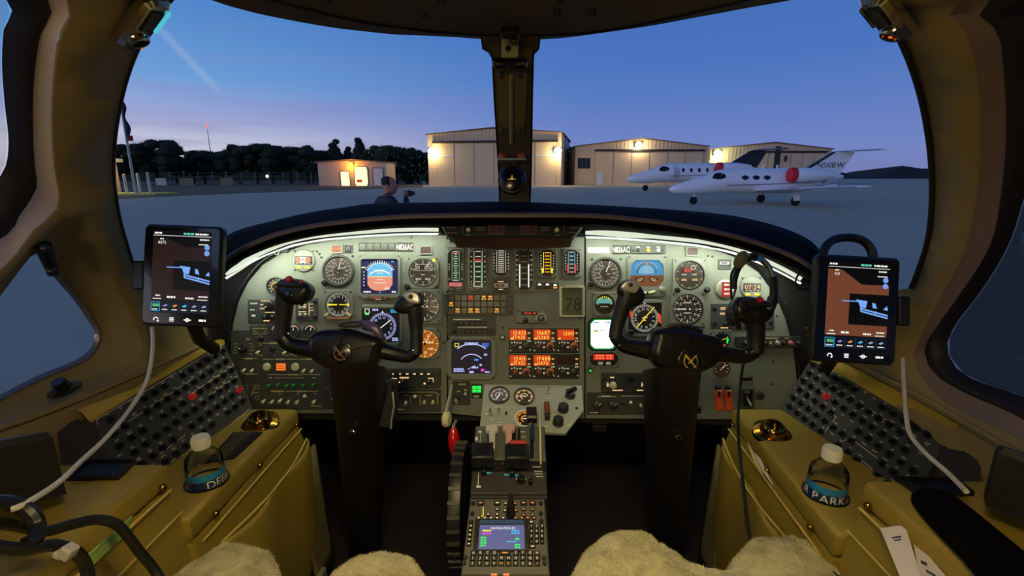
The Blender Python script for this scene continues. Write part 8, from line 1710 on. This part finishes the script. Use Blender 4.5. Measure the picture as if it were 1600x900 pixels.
def seat(label, front, zc, xr):
    """front: [(u, v)] outline of the front edge of the cushion as seen, at height zc"""
    pts = [Wz(u, v, zc-.012) for u, v in front]; out = [(p[0], p[1]) for p in cat([(p.x, p.y) for p in pts], 70)]
    yb = .18; poly = [(out[0][0]-.0, yb)] + out + [(out[-1][0], yb)]
    cx = (xr[0]+xr[1])/2; t = thing("crew_seat", label, 'seat', Matrix.Translation((cx, .45, .75)), 'two crew seats')
    T = Matrix.Translation((-cx, -.45, -.75))
    # dense outline, cushion dome by repeated inset towards the spine y = yb
    m = MB(); m.T = T; lps = []; n = len(out)
    for k, (d, dz) in enumerate(((-.004, -.10), (0, -.07), (.0, -.03), (.006, -.012), (.018, 0), (.04, .010), (.075, .014), (.12, .014), (.20, .010), (.32, .004), (.5, 0))):
        row = []
        for i, (x, y) in enumerate(out):
            a, b = out[max(i-2, 0)], out[min(i+2, n-1)]; tx, ty = b[0]-a[0], b[1]-a[1]; l = math.hypot(tx, ty) or 1; nx, ny = ty/l, -tx/l
            if k >= 5: f = (d-.04)/.46; q_ = Vector((x+nx*.04*(1-f), y+ny*.04*(1-f), 0)); q_ = q_.lerp(Vector((cx + (x-cx)*.97, yb, 0)), f)
            else: q_ = Vector((x+nx*d, y+ny*d, 0))
            w = .007*mnoise.noise(Vector((q_.x*22, q_.y*34, k*.2))) + .004*mnoise.noise(Vector((q_.x*60, q_.y*80, 3)))
            row.append((q_.x + w*.7, q_.y + w*.7, zc + dz + (w if k > 1 else 0)))
        lps.append(row)
    m.loops(lps, False); o = m.obj('sheepskin_cover', M_FLEECE, t)
    # tufts of wool standing out of the cover
    vs = m.v; fs = m.f; q = random.Random(1); tm = MB()
    for f in fs:
        p = [Vector(vs[i]) for i in f]; ar = (p[1]-p[0]).cross(p[-1]-p[0]).length
        nn = (p[1]-p[0]).cross(p[-1]-p[0]); 
        if nn.length < 1e-9: continue
        nn.normalize(); nn = -nn if nn.z < -.2 else nn
        if p[0].y < -.02: continue
        for j in range(min(30, int(ar*420000) + (1 if q.random() < .5 else 0))):
            a_, b_ = q.random(), q.random(); c0 = p[0].lerp(p[1], a_).lerp(p[-1].lerp(p[-2], a_), b_)
            wv = mnoise.noise(c0*18); dr = (nn*1.0 + Vector((math.cos(wv*7), math.sin(wv*7), 0))*.9 + Vector((q.uniform(-.5, .5), q.uniform(-.5, .5), 0))).normalized(); ln = q.uniform(.002, .0052); sd = dr.cross(Vector((q.uniform(-1, 1), q.uniform(-1, 1), q.uniform(-1, 1)))).normalized()*.0006
            tm.add([tuple(c0-sd), tuple(c0+sd), tuple(c0+dr*ln)], [(0, 1, 2)])
    tm.obj('wool_pile', M_FLEECE, t, kind='stuff')
    m = MB(); m.T = T; m.prism([(xr[0]+.03, yb), (xr[1]-.03, yb), (xr[1]-.03, yb+.42), (xr[0]+.03, yb+.42)], .86, zc-.06, .02); m.obj('seat_pan', M_PED, t)
    m = MB(); m.T = T
    m.prism([(xr[0]+.10, yb+.05), (xr[1]-.10, yb+.05), (xr[1]-.10, yb+.35), (xr[0]+.10, yb+.35)], .75, .87); m.obj('seat_base', M_PED, t)
    return t
seat('cream sheepskin seat of the pilot with a gap between two thigh lobes', [(262, 905), (300, 876), (335, 856), (365, 849), (400, 852), (424, 866), (440, 898), (448, 990), (470, 1040), (496, 1000), (508, 906), (530, 882), (560, 866), (588, 860), (622, 862), (650, 872), (672, 900)], 1.20, (-.54, -.12))
seat('cream sheepskin seat of the copilot with two rounded thigh lobes', [(888, 910), (898, 878), (925, 846), (958, 830), (990, 828), (1020, 836), (1050, 856), (1080, 876), (1110, 887), (1134, 884), (1150, 858), (1172, 842), (1205, 835), (1240, 838), (1272, 856), (1300, 878), (1322, 906)], 1.20, (.10, .54))

# ================================================================ HEADSET hanging by the copilot
HD = 1.02; t = thing('headset', 'pilot headset hanging by its band from the glareshield, olive foam microphone out front', 'headset', frame(W(1178, 440, HD), RT, UP)); hk = HD/FPX
def hp(u, v, z=0): return ((u-1178)*hk, (440-v)*hk, z*hk)
m = MB(); m.tube([hp(*p) for p in cat([(1146, 452, 2), (1147, 436, 2), (1153, 420, 1), (1164, 407, 0), (1182, 400, 0)], 24)], [.0062]*24, 10); m.obj('headband', M_BLACK, t)
m = MB(); m.tube([hp(*p) for p in cat([(1180, 402, 0), (1190, 407, 2), (1199, 418, 4), (1204, 434, 6)], 20)], .0062, 10); m.obj('band_spring', mat('brushed_steel', (150, 150, 150), .25, .9), t)
m = MB(); m.tube([hp(*p) for p in cat([(1204, 432, 6), (1206, 450, 6), (1205, 466, 5), (1200, 482, 4)], 16)], [.0085]*10 + [.011]*6, 10); m.obj('slider', M_BLACK, t)
m = MB(); m.T = Matrix.Translation(hp(1182, 404, 3)); m.box(0, 0, 0, .014, .012, .014, .002); m.obj('blue_tag', mat('tag_blue', (70, 150, 200), .5), t)
m = MB(); m.T = Matrix.Translation(hp(1175, 401, 2)); m.box(0, 0, 0, .018, .014, .02, .003); m.obj('hook_clip', M_BLACK, t)
m = MB(); m.tube([hp(*p) for p in cat([(1146, 450, 8), (1139, 470, 10), (1137, 450, 12), (1136, 430, 14), (1142, 416, 16)], 24)], .0022, 8); m.obj('boom', M_BLACK, t)
m = MB(); m.T = Matrix.Translation(hp(1149, 407, 18)) @ Matrix.Rotation(R(-28), 4, 'Z'); m.sphere((0, 0, 0), .0165, 14, 10, (.75, 1.25, .8)); m.obj('foam_windscreen', mat('olive_foam', (120, 108, 66), .95, bump=.6, bscale=900), t)
for u, v in ((1152, 494), (1190, 500)):
    m = MB(); m.T = Matrix.Translation(hp(u, v, -14)) @ Matrix.Rotation(R(90), 4, 'Y'); m.sphere((0, 0, 0), .024, 16, 10, (1.25, 1.0, .5)); m.obj('ear_cup', M_BLACK, t)
cable('headset_cable', 'thin black headset cable running down past the copilot column to the floor', [(1200, 486, 1.02), (1186, 520, 1.06), (1164, 560, 1.06), (1156, 610, 1.06), (1153, 660, 1.02), (1157, 720, .98), (1164, 780, .95), (1170, 830, .93), (1178, 870, .90)], .0030, M_BLACK)
cable('curled_wire', 'black wire loop around the copilot end of the flood light tube', [(1265, 450, 1.08), (1250, 452, 1.08), (1243, 440, 1.08), (1250, 426, 1.08), (1262, 420, 1.08), (1272, 424, 1.08)], .0022, M_BLACK)
for i, (u, v) in enumerate(((1263, 513), (1265, 523))):
    t = thing('jack_socket', ('upper' if i == 0 else 'lower') + ' brass jack socket beside the copilot breaker panel', 'socket', frame(W(u, v, 1.16), RT, UP), 'brass jack sockets'); m = MB(); m.lathe([(.009, 0), (.009, .008), (.0065, .010), (.005, .004)], n=16); m.obj('collar', M_BRASS, t); m = MB(); m.lathe([(.0048, .004), (.0001, .0045)], n=12, cap=False); m.obj('bore', M_BLACK, t)
t = thing('panel_clip', 'little silver hook clip under the pilot flood light tube', 'clip', PT(438, 393)); m = MB(K); m.tube([(-6, 6, 4), (-5, -5, 6), (-1, -6, 7), (2, 4, 4)], 1.2, 8); m.obj('hook', M_SILVER, t); m = MB(K); m.prism(rrect(8, 2, 12, 8, 2), 0, 6, 1); m.obj('body', M_DGREY, t)
# grab handle / black things at the aft ends of the consoles
cable('armrest_cable', 'thick black headset cable arching over the pilot armrest', [(-20, 815, .47), (30, 822, .50), (70, 830, .52), (110, 820, .54), (150, 812, .56), (180, 818, .57), (200, 838, .58), (218, 862, .59), (240, 888, .60), (256, 915, .60)], .0058, M_BLACK)
cable('armrest_cable', 'second black cable with a pale connector low on the pilot armrest', [(-20, 852, .46), (40, 858, .48), (80, 852, .50), (104, 856, .51), (122, 866, .52), (134, 885, .53), (140, 915, .53)], .0062, M_BLACK)
cable('armrest_cable', 'black cable curling down behind the pilot armrest', [(-20, 785, .50), (20, 786, .50), (46, 800, .50), (58, 820, .50), (56, 840, .49), (40, 850, .48)], .0075, M_BLACK)
t = thing('cable_connector', 'pale plug on the black cable over the pilot armrest', 'connector', frame(W(107, 862, .500), RT, UP) @ Matrix.Rotation(R(-28), 4, 'Z')); m = MB(); m.prism(rrect(0, 0, .012, .013, .002), -.005, .007, .002); m.prism(rrect(-.006, -.006, .010, .007, .002), -.004, .006, .002); m.obj('shell', mat('plug_grey', (170, 164, 160), .4), t)
def tray(label, L, z, mm):
    pts = [Wz(u, v, z) for u, v in L]; m = MB(); c = sum((p for p in pts), Vector())/len(pts); 
    m.loops([[tuple(p) for p in pts], [tuple(p + Vector((0, 0, .007))) for p in pts], [tuple(p.lerp(c, .07) + Vector((0, 0, .007))) for p in pts], [tuple(p.lerp(c, .10) + Vector((0, 0, .002))) for p in pts]], True, True, True); o = m.obj('ashtray_lid', mm); o['label'] = label; o['category'] = 'tray'; o['group'] = 'black lids on the armrests'
tray('shiny black lid let into the pilot armrest top', [(140, 722), (213, 723), (186, 750), (102, 751)], 1.3535, M_BLACK)
tray('shiny black lid let into the copilot armrest top', [(1396, 750), (1494, 752), (1522, 775), (1438, 777)], 1.3535, M_BLACK)
def armpad(label, L, z, h, mm):
    pts = [Wz(u, v, z) for u, v in L]; poly = [(p.x, p.y) for p in pts]; m = MB(); pillow(m, cat(poly, 40, True), z, z+h, min(.014, h*.48), 4); o = m.obj('armrest_pad', mm); o['label'] = label; o['category'] = 'armrest'
armpad('long black padded armrest on the copilot armrest box', [(1422, 783), (1475, 785), (1560, 850), (1640, 930), (1560, 950), (1500, 880), (1440, 815)], 1.355, .022, M_HOOD)
def dark_box(label, corners, h, mm, nm, cat_):
    pts = [W(*p) for p in corners]; m = MB(); m.loops([[tuple(p) for p in pts], [tuple(p + Vector((0, 0, h))) for p in pts], [tuple(p.lerp(sum(pts, Vector())/4, .12) + Vector((0, 0, h+.010))) for p in pts]], True, True, True); o = m.obj(nm, mm); o['label'] = label; o['category'] = cat_
M_BOXB = mat('box_black', (16, 14, 15), .55, bump=.2, bscale=150)
dark_box('black oxygen mask box on the wall above the pilot armrest', [(8, 800, .60), (104, 772, .655), (92, 765, .71), (-10, 785, .68)], .085, M_BOXB, 'mask_box', 'box')
dark_box('black oxygen mask box on the wall above the copilot armrest', [(1540, 790, .62), (1640, 830, .58), (1640, 815, .66), (1536, 775, .70)], .075, M_BOXB, 'mask_box', 'box')
def endcap(label, L, mm):
    m = MB(); pts = [W(*p) for p in L]; th = Vector((0, -.012, 0)); m.loops([[tuple(p) for p in pts], [tuple(p+th) for p in pts]], True, True, True); o = m.obj('console_end_cap', mm); o['label'] = label; o['category'] = 'end cap'
M_ENDC = mat('endcap_brown', (40, 30, 28), .6, bump=.2, bscale=200)
endcap('dark brown end cap behind the pilot breaker panel', [(148, 660, .872), (195, 772, .852), (150, 772, .80), (108, 730, .80), (100, 670, .82), (120, 655, .85)], M_ENDC)
endcap('dark brown end cap behind the copilot breaker panel', [(1474, 684, .872), (1512, 682, .83), (1526, 696, .82), (1520, 740, .80), (1500, 772, .80), (1432, 785, .86)], M_ENDC)
# papers and labels
def sheet_paper(name, label, L, mm, marks=None):
    pts = [W(*p) for p in L]; n = (pts[1]-pts[0]).cross(pts[-1]-pts[0]).normalized()*.0015; m = MB(); m.loops([[tuple(p) for p in pts], [tuple(p+n) for p in pts]], True, True, True); o = m.obj(name, mm); o['label'] = label; o['category'] = 'paper'
    if marks:
        n2 = -n*1.0 if (n.dot(CAM-pts[0]) < 0) else n*2.0
        mm_ = MB()
        for a, b, w_ in marks:
            P = lambda f, g_: pts[0].lerp(pts[1], f).lerp(pts[-1].lerp(pts[-2], f), g_) + n2
            A_, B_ = P(*a), P(*b); s_ = (pts[-1]-pts[0]).normalized()*w_; mm_.add([tuple(A_), tuple(B_), tuple(B_+s_), tuple(A_+s_)], [(0, 1, 2, 3)])
        mm_.obj('print', mat('paper_ink', (60, 60, 84), .7), o, kind='stuff')
M_PAPER = mat('paper', (214, 204, 204), .8, var=.04); M_PAPER2 = mat('paper_yellowish', (206, 196, 140), .8)
sheet_paper('folded_paper', 'white folded paper standing in the copilot armrest pocket', [(1375, 825, .672), (1414, 820, .665), (1440, 905, .58), (1412, 915, .58)], M_PAPER, [((.3, .22), (.7, .22), .003), ((.35, .28), (.65, .28), .002)])
sheet_paper('folded_paper', 'second paper strip with blue marks tucked behind the white one', [(1426, 842, .655), (1432, 846, .65), (1490, 915, .57), (1440, 915, .57)], M_PAPER, [((.2, .5), (.5, .55), .008), ((.3, .7), (.6, .8), .006), ((.1, .2), (.2, .22), .004)])
sheet_paper('chart_sheet', 'yellowish chart corner sticking out of the copilot console pocket, nearer the panel', [(1168, 690, 1.03), (1174, 700, 1.02), (1194, 745, .96), (1178, 720, .99)], M_PAPER2)
sheet_paper('chart_sheet', 'white chart corner sticking out of the copilot console pocket, nearer the bottle', [(1180, 708, 1.005), (1188, 716, 1.0), (1208, 758, .94), (1192, 735, .97)], M_PAPER)
sheet_paper('green_strip', 'pale green strip in the pocket of the pilot armrest box', [(208, 806, .632), (199, 834, .632), (127, 900, .553), (133, 872, .556)], mat('green_strip', (150, 186, 96), .6, bump=.3, bscale=60, var=.2, vscale=40))
# rudder pedals in the footwell
for i, (u, v, lab) in enumerate(((490, 657, 'dark steel rudder pedal deep in the pilot footwell'), (936, 662, 'dark steel rudder pedal deep in the copilot footwell'))):
    p = Wy(u, v, 1.42); t = thing('rudder_pedal', lab, 'pedal', Matrix.Translation(p) @ Matrix.Rotation(R(70), 4, 'X'), 'rudder pedals'); m = MB(); m.prism(rrect(0, 0, .05, .05, .010), 0, .012, .003); m.obj('foot_plate', mat('pedal_steel', (90, 90, 92), .35, .8), t)
    for k in range(3): m = MB(); m.box(0, -.014+.014*k, .014, .040, .004, .004, .001); m.obj('tread', M_BLACK, t)
    m = MB(); m.tube([(0, .01, 0), (0, -.03, -.20)], .008, 8); m.obj('arm', M_BLACK, t)
# black lever boxes at the column sides
t = thing('control_lock_box', 'black latch box with a bright wire hook beside the pilot column', 'box', frame(W(604, 632, 1.04), RT, UP)); m = MB(); m.prism(rrect(0, 0, .034, .10, .006), -.03, .01, .004); m.obj('case', M_BLACK, t); m = MB(); m.tube([(.016, .03, .012), (.020, .0, .016), (.014, -.03, .014), (.012, -.05, .010)], .0022, 6); m.obj('wire_hook', M_SILVER, t)
t = thing('control_lock_box', 'black latch block with a bright edge beside the copilot column', 'box', frame(W(1082, 640, 1.06), RT, UP)); m = MB(); m.prism(rrect(0, 0, .034, .018, .003), -.03, .01, .003); m.obj('case', M_BLACK, t); m = MB(); m.prism(rrect(0, -.008, .030, .003, .001), .008, .013); m.obj('bright_edge', M_SILVER, t)
